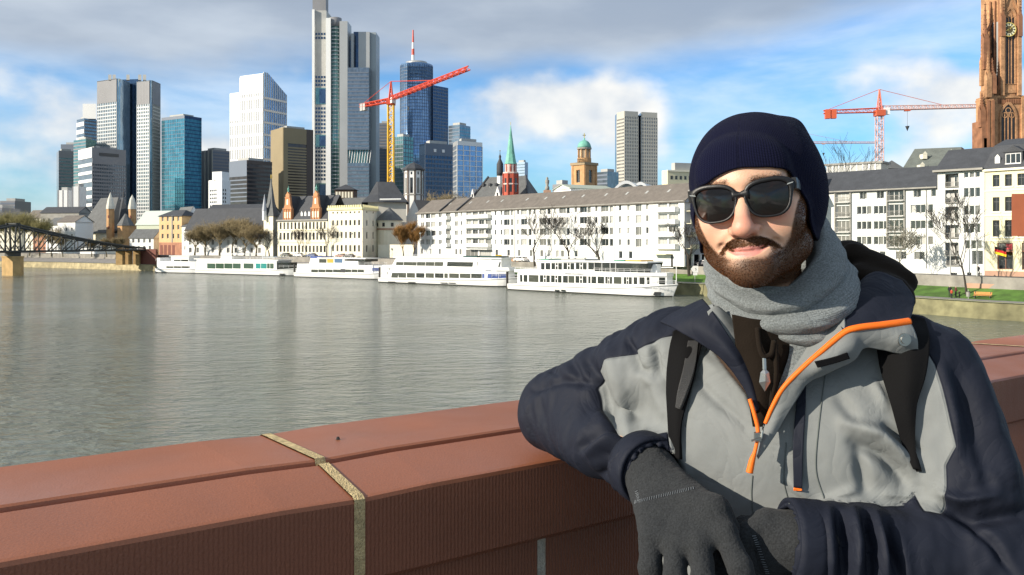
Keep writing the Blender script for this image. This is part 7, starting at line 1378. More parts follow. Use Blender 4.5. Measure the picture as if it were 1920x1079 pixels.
def sheet(rows, nu, nv, thick, name, mats, parent, org, uvs=(1, 1), wob=0.0, attrs=None, both=True):
    """a cloth sheet through a grid of control points (rows of 3-D points), given real thickness"""
    g = np.array([cr_spline(r, nu) for r in rows]); g = np.array([cr_spline(g[:, j], nv) for j in range(nu)]).transpose(1, 0, 2)
    du = np.gradient(g, axis=1); dv = np.gradient(g, axis=0); nn = np.cross(du, dv); nn /= np.linalg.norm(nn, axis=2, keepdims=True)+1e-12
    if nn[..., 1].mean() > 0: nn = -nn           # towards the camera
    if wob: g = g+nn*(wob*vnoise(g.reshape(-1, 3), 28, 3)).reshape(nv, nu, 1)
    A = (g+nn*thick/2).reshape(-1, 3); B = (g-nn*thick/2).reshape(-1, 3); m = nu*nv; F = []
    for j in range(nv-1):
        for i in range(nu-1):
            q = (j*nu+i, j*nu+i+1, (j+1)*nu+i+1, (j+1)*nu+i); F.append(q); F.append(tuple(m+k for k in q[::-1]))
    edge = [(0, i) for i in range(nu)]+[(j, nu-1) for j in range(1, nv)]+[(nv-1, i) for i in range(nu-2, -1, -1)]+[(j, 0) for j in range(nv-2, 0, -1)]
    e = [j*nu+i for j, i in edge]
    for k in range(len(e)): a, b = e[k], e[(k+1) % len(e)]; F.append((b, a, m+a, m+b))
    uu, vv = np.meshgrid(np.linspace(0, uvs[0], nu), np.linspace(0, uvs[1], nv)); uv = np.stack([uu, vv], -1).reshape(-1, 2)
    o = np_mesh(name, np.vstack([A, B]), F, mats, parent, True, org, uv=np.vstack([uv, uv])); return o, g
def cordtube(pts, r, name, m, parent, org, n=8, sub=40):
    p = cr_spline(pts, sub); mb = MB(); mb.tube([tuple(q) for q in p], r if not isinstance(r, (list, tuple)) else list(np.interp(np.linspace(0, 1, sub), np.linspace(0, 1, len(r)), r)), n)
    return np_mesh(name, np.array(mb.v), mb.f, m, parent, True, org)

# ---------------------------------------------------------------- materials of the man
def fabric(name, col, col2=None, attr=None, weave=900, wb=0.25, rough=0.75, sheen=0.15, fold=0.0, knit=None, kscale=(90, 60), spec=.3, kb=1.0, kd=.0015):
    m, nt, b = node_mat(name); L = nt.links.new
    b.inputs['Roughness'].default_value = rough; b.inputs['Specular IOR Level'].default_value = spec; b.inputs['Sheen Weight'].default_value = sheen
    tc = nt.nodes.new('ShaderNodeTexCoord')
    def nz(sc, det, co='Object'):
        n = nt.nodes.new('ShaderNodeTexNoise'); n.inputs['Scale'].default_value = sc; n.inputs['Detail'].default_value = det
        L(tc.outputs[co], n.inputs[0]); return n.outputs[0]
    def mix(f, a, c):
        x = nt.nodes.new('ShaderNodeMix'); x.data_type = 'RGBA'; L(f, x.inputs[0])
        for i, q in ((6, a), (7, c)):
            if isinstance(q, tuple): x.inputs[i].default_value = (*q, 1)
            else: L(q, x.inputs[i])
        return x.outputs[2]
    def vary(c, k=.12): return mix(nz(40, 6), tuple(x*(1-k) for x in c), tuple(x*(1+k) for x in c))
    if knit == 'melange': colr = mix(nz(430, 3), tuple(x*.1 for x in col), tuple(x*1.9 for x in col))
    else: colr = vary(col)
    if attr:
        at = nt.nodes.new('ShaderNodeAttribute'); at.attribute_name = attr
        mr = nt.nodes.new('ShaderNodeMapRange'); L(at.outputs['Fac'], mr.inputs[0]); mr.inputs[1].default_value = -.0006; mr.inputs[2].default_value = .0006
        colr = mix(mr.outputs[0], colr, vary(col2))
    L(colr, b.inputs['Base Color'])
    bp = nt.nodes.new('ShaderNodeBump'); bp.inputs['Strength'].default_value = wb; bp.inputs['Distance'].default_value = .0016 if knit == 'melange' else .0008
    L(nz(weave, 3), bp.inputs['Height']); nrm = bp.outputs[0]
    if attr:
        ab = nt.nodes.new('ShaderNodeMath'); ab.operation = 'ABSOLUTE'; L(at.outputs['Fac'], ab.inputs[0])
        m2 = nt.nodes.new('ShaderNodeMapRange'); m2.interpolation_type = 'SMOOTHSTEP'; L(ab.outputs[0], m2.inputs[0]); m2.inputs[1].default_value = 0; m2.inputs[2].default_value = .003
        b3 = nt.nodes.new('ShaderNodeBump'); b3.inputs['Strength'].default_value = .8; b3.inputs['Distance'].default_value = .002
        L(m2.outputs[0], b3.inputs['Height']); L(nrm, b3.inputs['Normal']); nrm = b3.outputs[0]
    if fold:
        n = nt.nodes.new('ShaderNodeTexNoise'); n.inputs['Scale'].default_value = 26; n.inputs['Detail'].default_value = 4; n.inputs['Distortion'].default_value = .8
        L(tc.outputs['Object'], n.inputs[0])
        n.inputs['Scale'].default_value = 11; n.inputs['Detail'].default_value = 3; n.inputs['Distortion'].default_value = 1.3
        sb_ = nt.nodes.new('ShaderNodeMath'); sb_.operation = 'SUBTRACT'; L(n.outputs[0], sb_.inputs[0]); sb_.inputs[1].default_value = .5
        ab_ = nt.nodes.new('ShaderNodeMath'); ab_.operation = 'ABSOLUTE'; L(sb_.outputs[0], ab_.inputs[0]); pw = nt.nodes.new('ShaderNodeMath'); pw.operation = 'POWER'; L(ab_.outputs[0], pw.inputs[0]); pw.inputs[1].default_value = .6
        b3 = nt.nodes.new('ShaderNodeBump'); b3.inputs['Strength'].default_value = fold; b3.inputs['Distance'].default_value = .02
        L(pw.outputs[0], b3.inputs['Height']); L(nrm, b3.inputs['Normal']); nrm = b3.outputs[0]
    if knit:
        mp = nt.nodes.new('ShaderNodeMapping'); L(tc.outputs['UV'], mp.inputs[0]); mp.inputs['Scale'].default_value = (*kscale, 1)
        sx = nt.nodes.new('ShaderNodeSeparateXYZ'); L(mp.outputs[0], sx.inputs[0])
        def wv(o, k=1.0, ph=None):
            q = nt.nodes.new('ShaderNodeMath'); q.operation = 'MULTIPLY'; L(o, q.inputs[0]); q.inputs[1].default_value = 2*math.pi*k
            src = q.outputs[0]
            if ph is not None:
                a = nt.nodes.new('ShaderNodeMath'); a.operation = 'ADD'; L(src, a.inputs[0]); L(ph, a.inputs[1]); src = a.outputs[0]
            s_ = nt.nodes.new('ShaderNodeMath'); s_.operation = 'SINE'; L(src, s_.inputs[0]); return s_.outputs[0]
        rib = wv(sx.outputs[0]); ab = nt.nodes.new('ShaderNodeMath'); ab.operation = 'ABSOLUTE'; L(rib, ab.inputs[0])
        k2 = nt.nodes.new('ShaderNodeMath'); k2.operation = 'MULTIPLY'; L(ab.outputs[0], k2.inputs[0]); k2.inputs[1].default_value = 1.7
        st = wv(sx.outputs[1], 1.0, k2.outputs[0])
        ad = nt.nodes.new('ShaderNodeMath'); ad.operation = 'MULTIPLY_ADD'; L(st, ad.inputs[0]); ad.inputs[1].default_value = .35; L(ab.outputs[0], ad.inputs[2])
        b3 = nt.nodes.new('ShaderNodeBump'); b3.inputs['Strength'].default_value = kb; b3.inputs['Distance'].default_value = kd
        L(ad.outputs[0], b3.inputs['Height']); L(nrm, b3.inputs['Normal']); nrm = b3.outputs[0]
    L(nrm, b.inputs['Normal']); return m
NAVY, GREY = (0.0095, 0.0120, 0.0215), (0.182, 0.194, 0.193)
jacket_m = fabric('shell_fabric', NAVY, GREY, 'grey', rough=.7, fold=.16, sheen=0, spec=.2)
grey_m = fabric('grey_shell', GREY, rough=.68, fold=.14, sheen=0)
navy_m = fabric('navy_shell', NAVY, rough=.7, fold=.18, sheen=0, spec=.2)
dark_m = fabric('black_webbing', (0.0035, 0.0035, 0.004), rough=.85, weave=500, wb=.6, sheen=0, spec=.15)
hood_m = fabric('brown_fleece', (0.014, 0.010, 0.007), rough=.95, weave=350, wb=.8, sheen=.03, spec=.1)
scarf_m = fabric('grey_knit', (0.222, 0.246, 0.250), rough=.95, weave=420, wb=.7, sheen=.08, knit='melange', kscale=(110, 44), kb=.7, kd=.002)
beanie_m = fabric('navy_knit', (0.0028, 0.0036, 0.018), rough=.9, weave=600, wb=.3, sheen=.02, knit='rib', kscale=(95, 95), kb=.6, kd=.0014, spec=.12)
glove_m = fabric('charcoal_fleece', (0.021, 0.023, 0.025), rough=.97, weave=300, wb=1.0, sheen=.04, knit='melange', kscale=(1, 1), kb=0)
orange_m = fabric('orange_tape', (0.85, 0.16, 0.012), rough=.5, sheen=0, weave=900, wb=.5)
metal_m = mat('bright_metal', (0.42, 0.42, 0.40), .35, metal=1.0)

# ---------------------------------------------------------------- head
man_org = np.array([0.44, 1.35, DECK-CZ])
man = thing('person', 'bearded man in dark knit cap, sunglasses and grey and navy jacket leaning on the parapet', 'person', Vector(man_org)+DZ)
HR = Matrix.Rotation(R(-7), 3, 'Y') @ Matrix.Rotation(R(-24), 3, 'Z') @ Matrix.Rotation(R(-2), 3, 'X')
HRn = np.array(HR); HC = np.array([0.352, 1.250, 0.0600])
def h2w(v): return np.asarray(v)@HRn.T+HC
def head_sdf(h=0.0014):
    s = SDF((-.115, -.15, -.30), (.115, .135, .14), h)
    s.add(s.ell((0, .012, .028), (.0765, .097, .088)))
    s.add(s.ell((0, -.026, -.030), (.0665, .064, .080)), .03)
    for e in (-1, 1):
        s.add(s.cap((e*.051, -.005, -.070), (e*.014, -.072, -.094), .025, .021), .03)
        s.add(s.ell((e*.0455, -.0575, -.036), (.0285, .026, .026)), .022)        # cheek, lifted by the smile
        s.add(s.cap((e*.050, -.058, -.020), (e*.066, -.020, -.012), .012, .012), .02)
    s.add(s.ell((0, -.083, -.101), (.021, .018, .016)), .025)
    s.add(s.ell((0, -.074, -.070), (.033, .026, .030)), .025)
    for e in (-1, 1): s.add(s.cap((e*.008, -.0905, .020), (e*.043, -.076, .021), .0095, .009), .02)
    s.add(s.ell((0, -.070, .045), (.055, .026, .035)), .03)
    for e in (-1, 1): s.sub(s.ell((e*.031, -.1, .001), (.019, .018, .013)), .015)
    for e in (-1, 1): s.add(s.sph((e*.031, -.073, .0), .0135), .004)
    # nose
    s.add(s.cap((0, -.0875, .010), (0, -.1135, -.034), .0085, .0110), .012)
    s.add(s.ell((0, -.1165, -.0425), (.0145, .0120, .0110)), .010)
    for e in (-1, 1):
        s.add(s.ell((e*.0165, -.1010, -.0455), (.0085, .0115, .0085)), .006)
    for e in (-1, 1): s.sub(s.ell((e*.0085, -.1090, -.0550), (.0042, .0060, .0045)), .003)
    # smiling mouth
    up = [(-.034, -.0790, -.0632), (-.016, -.0965, -.0700), (-.004, -.1010, -.0690), (0, -.1005, -.0702), (.004, -.1010, -.0690), (.016, -.0965, -.0700), (.034, -.0790, -.0632)]
    ru = [.0012, .0026, .0032, .0028, .0032, .0026, .0012]
    for i in range(6): s.add(s.cap(up[i], up[i+1], ru[i], ru[i+1]), .005)
    lo = [(-.032, -.0800, -.0660), (-.015, -.0942, -.0760), (0, -.0972, -.0778), (.015, -.0942, -.0760), (.032, -.0800, -.0660)]
    rl = [.0012, .0036, .0043, .0036, .0012]
    for i in range(4): s.add(s.cap(lo[i], lo[i+1], rl[i], rl[i+1]), .006)
    ml = [(-.037, -.0790, -.0650), (-.017, -.0995, -.0725), (0, -.1050, -.0742), (.017, -.0995, -.0725), (.037, -.0790, -.0650)]
    ml = [(-.037, -.0815, -.0625), (-.017, -.1022, -.0726), (0, -.1066, -.0742), (.017, -.1022, -.0726), (.037, -.0815, -.0625)]
    for i in range(4): s.sub(s.cap(ml[i], ml[i+1], .0021, .0021), .0035)
    for e in (-1, 1):
        s.sub(s.cap((e*.0190, -.1035, -.0465), (e*.0400, -.0800, -.0680), .0022, .0018), .010)   # smile fold
        s.add(s.ell((e*.078, .012, -.010), (.011, .018, .030)), .008)                          # ear under the cap
    s.add(s.cap((0, .022, -.07), (0, .062, -.165), .054, .050), .03)
    return s
hs = head_sdf(); hv, hf = hs.mesh(); hv = vsmooth(hv, hf, 2, .4)
# --- masks on the head, in head coordinates
def sm(a, lo, hi): t = np.clip((a-lo)/(hi-lo), 0, 1); return t*t*(3-2*t)
def beard_mask(v):
    x, y, z = np.abs(v[:, 0]), v[:, 1], v[:, 2]
    # cheek line: from the sideburn down to the mouth corner
    line = np.interp(x, [.0, .022, .034, .040, .046, .055, .064, .075], [-.0815, -.0825, -.0760, -.0740, -.0700, -.058, -.030, .010])
    m = sm(line-z, -.004, .006)
    soul = np.exp(-(x/.008)**2)*sm(-.0845-z, 0, .003); m = np.maximum(m, soul*.9)
    top = np.interp(x, [0, .008, .018, .028, .036, .044], [-.0560, -.0540, -.0545, -.0590, -.0650, -.074])
    bot = np.interp(x, [0, .01, .02, .028, .034, .044], [-.0690, -.0685, -.0690, -.0670, -.085, -.10])
    stache = sm(top-z, -.0015, .002)*sm(z-bot, -.0006, .0006)*(x < .044)*(y < -.04)
    m = np.maximum(m, stache*.6)
    lips = lip_mask(v)
    bare = np.exp(-(((v[:, 0]+.021)/.010)**2+((z+.088)/.0055)**2)*1.0)
    m = m*(1-lips)*(1-.4*bare)
    m = m*(v[:, 2] > -.150-.3*np.clip(y+.02, -.1, 0)*0)*sm(v[:, 2]+.30*np.clip(.0-y, -1, .05), -.135, -.122)*(y < .045)
    return np.clip(m, 0, 1)
def lip_mask(v):
    x, y, z = np.abs(v[:, 0]), v[:, 1], v[:, 2]
    top = np.interp(x, [0, .004, .016, .034], [-.0668, -.0655, -.0675, -.0622]); bot = np.interp(x, [0, .008, .016, .024, .033], [-.0812, -.0806, -.0778, -.0722, -.0636])
    return sm(top-z, -.0005, .0008)*sm(z-bot, -.0005, .0008)*(y < -.07)*(x < .034)
def skin_material():
    m, nt, b = node_mat('skin'); L = nt.links.new
    b.inputs['Roughness'].default_value = .42; b.inputs['Specular IOR Level'].default_value = .45
    b.inputs['Subsurface Weight'].default_value = .16; b.inputs['Subsurface Radius'].default_value = (1.0, .35, .18); b.inputs['Subsurface Scale'].default_value = .006
    tc = nt.nodes.new('ShaderNodeTexCoord')
    def at(k): a = nt.nodes.new('ShaderNodeAttribute'); a.attribute_name = k; return a.outputs['Fac']
    def nz(sc, d): n = nt.nodes.new('ShaderNodeTexNoise'); n.inputs['Scale'].default_value = sc; n.inputs['Detail'].default_value = d; L(tc.outputs['Object'], n.inputs[0]); return n.outputs[0]
    def mix(f, a, c):
        x = nt.nodes.new('ShaderNodeMix'); x.data_type = 'RGBA'; L(f, x.inputs[0])
        for i, q in ((6, a), (7, c)):
            if isinstance(q, tuple): x.inputs[i].default_value = (*q, 1)
            else: L(q, x.inputs[i])
        return x.outputs[2]
    c = mix(nz(45, 5), (0.60, 0.33, 0.21), (0.74, 0.48, 0.335))
    c = mix(at('red'), c, (0.60, 0.185, 0.135))
    c = mix(at('lip'), c, (0.60, 0.24, 0.20))
    c = mix(at('beard'), c, (0.060, 0.027, 0.012))
    L(c, b.inputs['Base Color'])
    bp = nt.nodes.new('ShaderNodeBump'); bp.inputs['Strength'].default_value = .6; bp.inputs['Distance'].default_value = .0008
    L(nz(700, 4), bp.inputs['Height']); L(bp.outputs[0], b.inputs['Normal']); return m
skin_m = skin_material()
bm_ = beard_mask(hv); lm_ = lip_mask(hv)
red = .75*np.exp(-(((hv[:, 0])/.020)**2+((hv[:, 1]+.113)/.022)**2+((hv[:, 2]+.038)/.020)**2))
red += .45*np.exp(-(((np.abs(hv[:, 0])-.042)/.020)**2+((hv[:, 2]+.030)/.016)**2))*(hv[:, 1] < -.03)
# the body under the clothes: torso, arms and legs as one surface with the head
BX = np.array([.883, -.469, 0]); BY = np.array([.469, .883, 0]); OB = np.array([.44, 1.35, 0])
def bp_(x, y, z): return OB+BX*x+BY*y+np.array([0, 0, z])
SH_R, EL_R, WR_R = bp_(-.185, .0, -.200), np.array([.092, 1.625, -.325]), np.array([.208, 1.320, -.352])
SH_L, EL_L, WR_L = bp_(.185, .0, -.195), np.array([.645, 1.150, -.440]), np.array([.392, 1.150, -.408])
head_obj = None
def add_body():
    s = SDF((-.02, .90, -1.53), (.86, 1.76, -.06), .012)
    s.add(s.cap(bp_(0, .03, -.24), bp_(0, .02, -.52), .105, .11))
    s.add(s.cap(h2w([(0, .04, -.16)])[0], bp_(0, .03, -.24), .057, .075), .05)
    for e in (-1, 1):
        s.add(s.cap(bp_(e*.10, .02, -.22), bp_(e*.07, .03, -.55), .085, .09), .06)
        s.add(s.cap(bp_(e*.095, .03, -.60), bp_(e*.11, .0, -1.02), .085, .058), .04)
        s.add(s.cap(bp_(e*.11, .0, -1.02), bp_(e*.12, .03, -1.42), .055, .040), .02)
        s.add(s.cap(bp_(e*.12, .03, -1.46), bp_(e*.135, -.13, -1.475), .035, .030), .02)
    for a, b, c in ((SH_R, EL_R, WR_R), (SH_L, EL_L, WR_L)):
        s.add(s.cap(a, b, .052, .042), .03); s.add(s.cap(b, c, .042, .030), .01)
    return s.mesh()
bv, bf = add_body()
wv_ = h2w(hv); allv = np.vstack([wv_, bv]); nb = len(bv)
zero = np.zeros(nb)
F2 = [tuple(q) for q in hf]+[tuple(q+len(hv)) for q in bf]
body = np_mesh('body', allv, F2, skin_m, man, True, man_org,
               {'beard': np.r_[bm_*.93, zero], 'lip': np.r_[lm_, zero], 'red': np.r_[np.clip(red, 0, 1), zero]})
body['label'] = 'fair skinned head with short brown beard, smiling'
# ---------------------------------------------------------------- beard and brow hair: many short strands
def hair_mat(name, c0, c1):
    m, nt, b = node_mat(name); L = nt.links.new
    b.inputs['Roughness'].default_value = .65; b.inputs['Specular IOR Level'].default_value = .12
    at = nt.nodes.new('ShaderNodeAttribute'); at.attribute_name = 'tone'
    x = nt.nodes.new('ShaderNodeMix'); x.data_type = 'RGBA'; L(at.outputs['Fac'], x.inputs[0]); x.inputs[6].default_value = (*c0, 1); x.inputs[7].default_value = (*c1, 1)
    L(x.outputs[2], b.inputs['Base Color']); return m
def strands(name, mask, n, length, width, droop, mats, lift=.55, seed=3, parent=None):
    rg = np.random.RandomState(seed); f = np.asarray(hf); nrm = vnormals(hv, hf)
    a = hv[f[:, 0]]; b = hv[f[:, 1]]; c = hv[f[:, 2]]
    ar = np.linalg.norm(np.cross(b-a, c-a), axis=1); w = ar*mask[f].mean(axis=1)**1.3; w /= w.sum()
    k = rg.choice(len(f), n, p=w); u, t = rg.rand(n, 1), rg.rand(n, 1)
    p = hv[f[k, 0]]*(1-u)*(1-t)+hv[f[k, 1]]*u*(1-t)+hv[f[k, 2]]*u*t+hv[f[k, 3]]*(1-u)*t
    nn = nrm[f[k, 0]]; mk = mask[f[k]].mean(axis=1)[:, None]
    down = np.tile(np.array([0, 0, -1.0]), (n, 1)); down[:, 0] += np.sign(p[:, 0])*np.where((p[:, 2] > -.0725) & (np.abs(p[:, 0]) < .045), 1.7, -.15)
    down = down+rg.normal(0, .35, (n, 3)); down -= nn*(down*nn).sum(1, keepdims=True); down /= np.linalg.norm(down, axis=1, keepdims=True)+1e-9
    ln = length*(.55+.6*rg.rand(n, 1))*(.5+.5*mk)
    d1 = nn*lift+down*(1-lift)*droop; d1 /= np.linalg.norm(d1, axis=1, keepdims=True)
    d2 = nn*lift*.25+down; d2 /= np.linalg.norm(d2, axis=1, keepdims=True)
    p0 = p-nn*.0006; p1 = p+d1*ln*.5; p2 = p1+d2*ln*.55
    side = np.cross(d1, nn+rg.normal(0, .5, (n, 3))); side /= np.linalg.norm(side, axis=1, keepdims=True)+1e-9
    wd = width*(.6+.8*rg.rand(n, 1))
    V = np.stack([p0-side*wd, p0+side*wd, p1-side*wd*.8, p1+side*wd*.8, p2], 1).reshape(-1, 3); i = np.arange(n)*5
    F = [(q, q+1, q+3, q+2) for q in i]+[(q+2, q+3, q+4) for q in i]
    tone = np.repeat(rg.rand(n)**1.4, 5)
    return np_mesh(name, h2w(V), F, mats, parent, False, man_org, {'tone': tone})
beard_hair = hair_mat('beard_hair', (0.026, 0.011, 0.005), (0.23, 0.092, 0.034))
strands('beard', bm_, 34000, .0150, .00036, 1.0, beard_hair, parent=man)
stm = np.interp(np.abs(hv[:, 0]), [0, .006, .014, .03, .042, .046], [.45, .6, 1, 1, .6, 0])*(hv[:, 2] > -.0672-.5*np.clip(np.abs(hv[:, 0])-.026, 0, 1))*(hv[:, 2] < np.interp(np.abs(hv[:, 0]), [0, .008, .018, .028, .036, .044], [-.0560, -.0540, -.0545, -.0590, -.0650, -.074]))*(hv[:, 1] < -.05)
stache_hair = hair_mat('moustache_hair', (0.05, 0.022, 0.010), (0.26, 0.115, 0.045))
strands('moustache', np.clip(stm, 0, 1), 7000, .0090, .00034, 1.0, stache_hair, .5, 9, man)
brow = np.exp(-((hv[:, 2]-(.0235-.10*np.clip(np.abs(hv[:, 0])-.03, 0, 1)))/.0042)**2)*sm(np.abs(hv[:, 0]), .010, .018)*(1-sm(np.abs(hv[:, 0]), .050, .058))*(hv[:, 1] < -.05)
strands('eyebrow', brow*(hv[:, 0] < 0), 900, .009, .00022, .6, beard_hair, .3, 5, man)
strands('eyebrow', brow*(hv[:, 0] > 0), 900, .009, .00022, .6, beard_hair, .3, 6, man)

# ---------------------------------------------------------------- knit cap
def beanie():
    nt_, nr = 180, 72
    th = np.linspace(0, 2*np.pi, nt_, endpoint=False)                # 0 = face direction (-y), increasing to the wearer's left (+x)
    c = np.array([0.004, .016, .028]); rad = np.array([.0905, .108, .1000])
    dev = np.abs((th+np.pi) % (2*np.pi)-np.pi)                       # angle from the front
    zr = np.interp(dev, [0, .35, .65, .85, 1.02, 1.25, 1.6, 2.6, np.pi], [.035, .033, .023, .002, -.034, -.066, -.072, -.072, -.072])
    zr = zr+.004*np.sin(th)                                          # a little lower on one side
    V = []; UV = []
    ph_r = np.arccos(np.clip((zr-c[2])/rad[2], -.97, .97))
    rows = [(t, 1.0) for t in np.linspace(0.0, 1.0, nr)]
    for t, _ in rows:
        ph = ph_r*t
        d = np.stack([np.sin(ph)*np.sin(th), -np.sin(ph)*np.cos(th), np.cos(ph)], 1)
        # fuller than an ellipsoid towards the crown, clinging at the rim
        p = c+d*rad
        p[:, 2] += .004*np.sin(np.pi*t)
        low = sm(np.array([t]), .72, 1.0)[0]
        p[:, :2] = c[:2]+(p[:, :2]-c[:2])*(1+.03*np.sin(np.pi*min(1, t*1.2)))
        # lower part keeps a wall instead of tucking in
        zz = p[:, 2]; belt = np.clip((c[2]-zz)/.10, 0, 1)[:, None]; dd = np.stack([np.sin(th), -np.cos(th)], 1)*rad[:2]*np.array([.985, .985])
        p[:, :2] = p[:, :2]*(1-belt**.6*.75)+(c[:2]+dd)*belt**.6*.75
        # slack knit hanging back at the crown on the wearer's left
        q = p-np.array([.062, .055, .105]); p += np.array([.011, .008, .010])*np.exp(-(q**2).sum(1)/.030**2)[:, None]
        q = p-np.array([.086, .030, -.015]); p += np.array([.014, .004, 0])*np.exp(-(q[:, 0]**2/.03**2+q[:, 1]**2/.05**2+q[:, 2]**2/.06**2))[:, None]
        q = p-np.array([-.084, .015, -.015]); p += np.array([-.004, 0, 0])*np.exp(-(q**2).sum(1)/.045**2)[:, None]
        V.append(p); UV.append(np.stack([th/(2*np.pi)*1.0, np.full(nt_, t*.9)], 1))
    V = np.array(V)
    # stretch folds
    flat = V.reshape(-1, 3); nn = flat-c; nn /= np.linalg.norm(nn, axis=1, keepdims=True)
    flat = flat+nn*(.0035*vnoise(flat*np.array([1, 1, .6]), 22, 3))[:, None]
    # roll of the hem
    tt = np.repeat(np.linspace(0, 1, nr), nt_); flat = flat+nn*(.0022*np.exp(-((tt-.975)/.02)**2)-.0016*np.exp(-((tt-.90)/.012)**2))[:, None]
    for _ in range(3):        # the knit lies on the head: keep it a few millimetres outside the skin
        g = (flat-hs.lo)/hs.h; i = np.clip(np.round(g).astype(int), 1, np.array(hs.d.shape)-2); D = hs.d
        d = D[i[:, 0], i[:, 1], i[:, 2]]
        gr = np.stack([D[i[:, 0]+1, i[:, 1], i[:, 2]]-D[i[:, 0]-1, i[:, 1], i[:, 2]], D[i[:, 0], i[:, 1]+1, i[:, 2]]-D[i[:, 0], i[:, 1]-1, i[:, 2]], D[i[:, 0], i[:, 1], i[:, 2]+1]-D[i[:, 0], i[:, 1], i[:, 2]-1]], 1)
        gr /= np.linalg.norm(gr, axis=1, keepdims=True)+1e-9
        flat = flat+gr*np.clip(.0055-d, 0, .02)[:, None]
    ff = [(j*nt_+i_, (j+1)*nt_+i_, (j+1)*nt_+(i_+1) % nt_, j*nt_+(i_+1) % nt_) for j in range(nr-1) for i_ in range(nt_)]
    sm_ = vsmooth(flat, ff, 6, .5); flat = sm_*.9+flat*.1
    V = flat.reshape(nr, nt_, 3)
    inner = []
    for k, s_ in ((0, .985), (1, .955), (3, .94), (8, .935)):
        r = V[nr-1-k].copy(); cc = np.array([c[0], c[1], 0]); r[:, :2] = cc[:2]+(r[:, :2]-cc[:2])*s_
        if k == 0: r[:, 2] -= .0015
        inner.append(r); UV.append(np.stack([th/(2*np.pi), np.full(nt_, .9+.01*k)], 1))
    V = np.vstack([V.reshape(-1, 3), np.vstack(inner)]); tot = nr+4; F = []
    for j in range(tot-1):
        for i in range(nt_): k = (i+1) % nt_; F.append((j*nt_+i, (j+1)*nt_+i, (j+1)*nt_+k, j*nt_+k))
    return np_mesh('knit_cap', h2w(V), F, beanie_m, man, True, man_org, uv=np.vstack(UV))
beanie()['label'] = 'dark navy knit cap pulled over the ears'

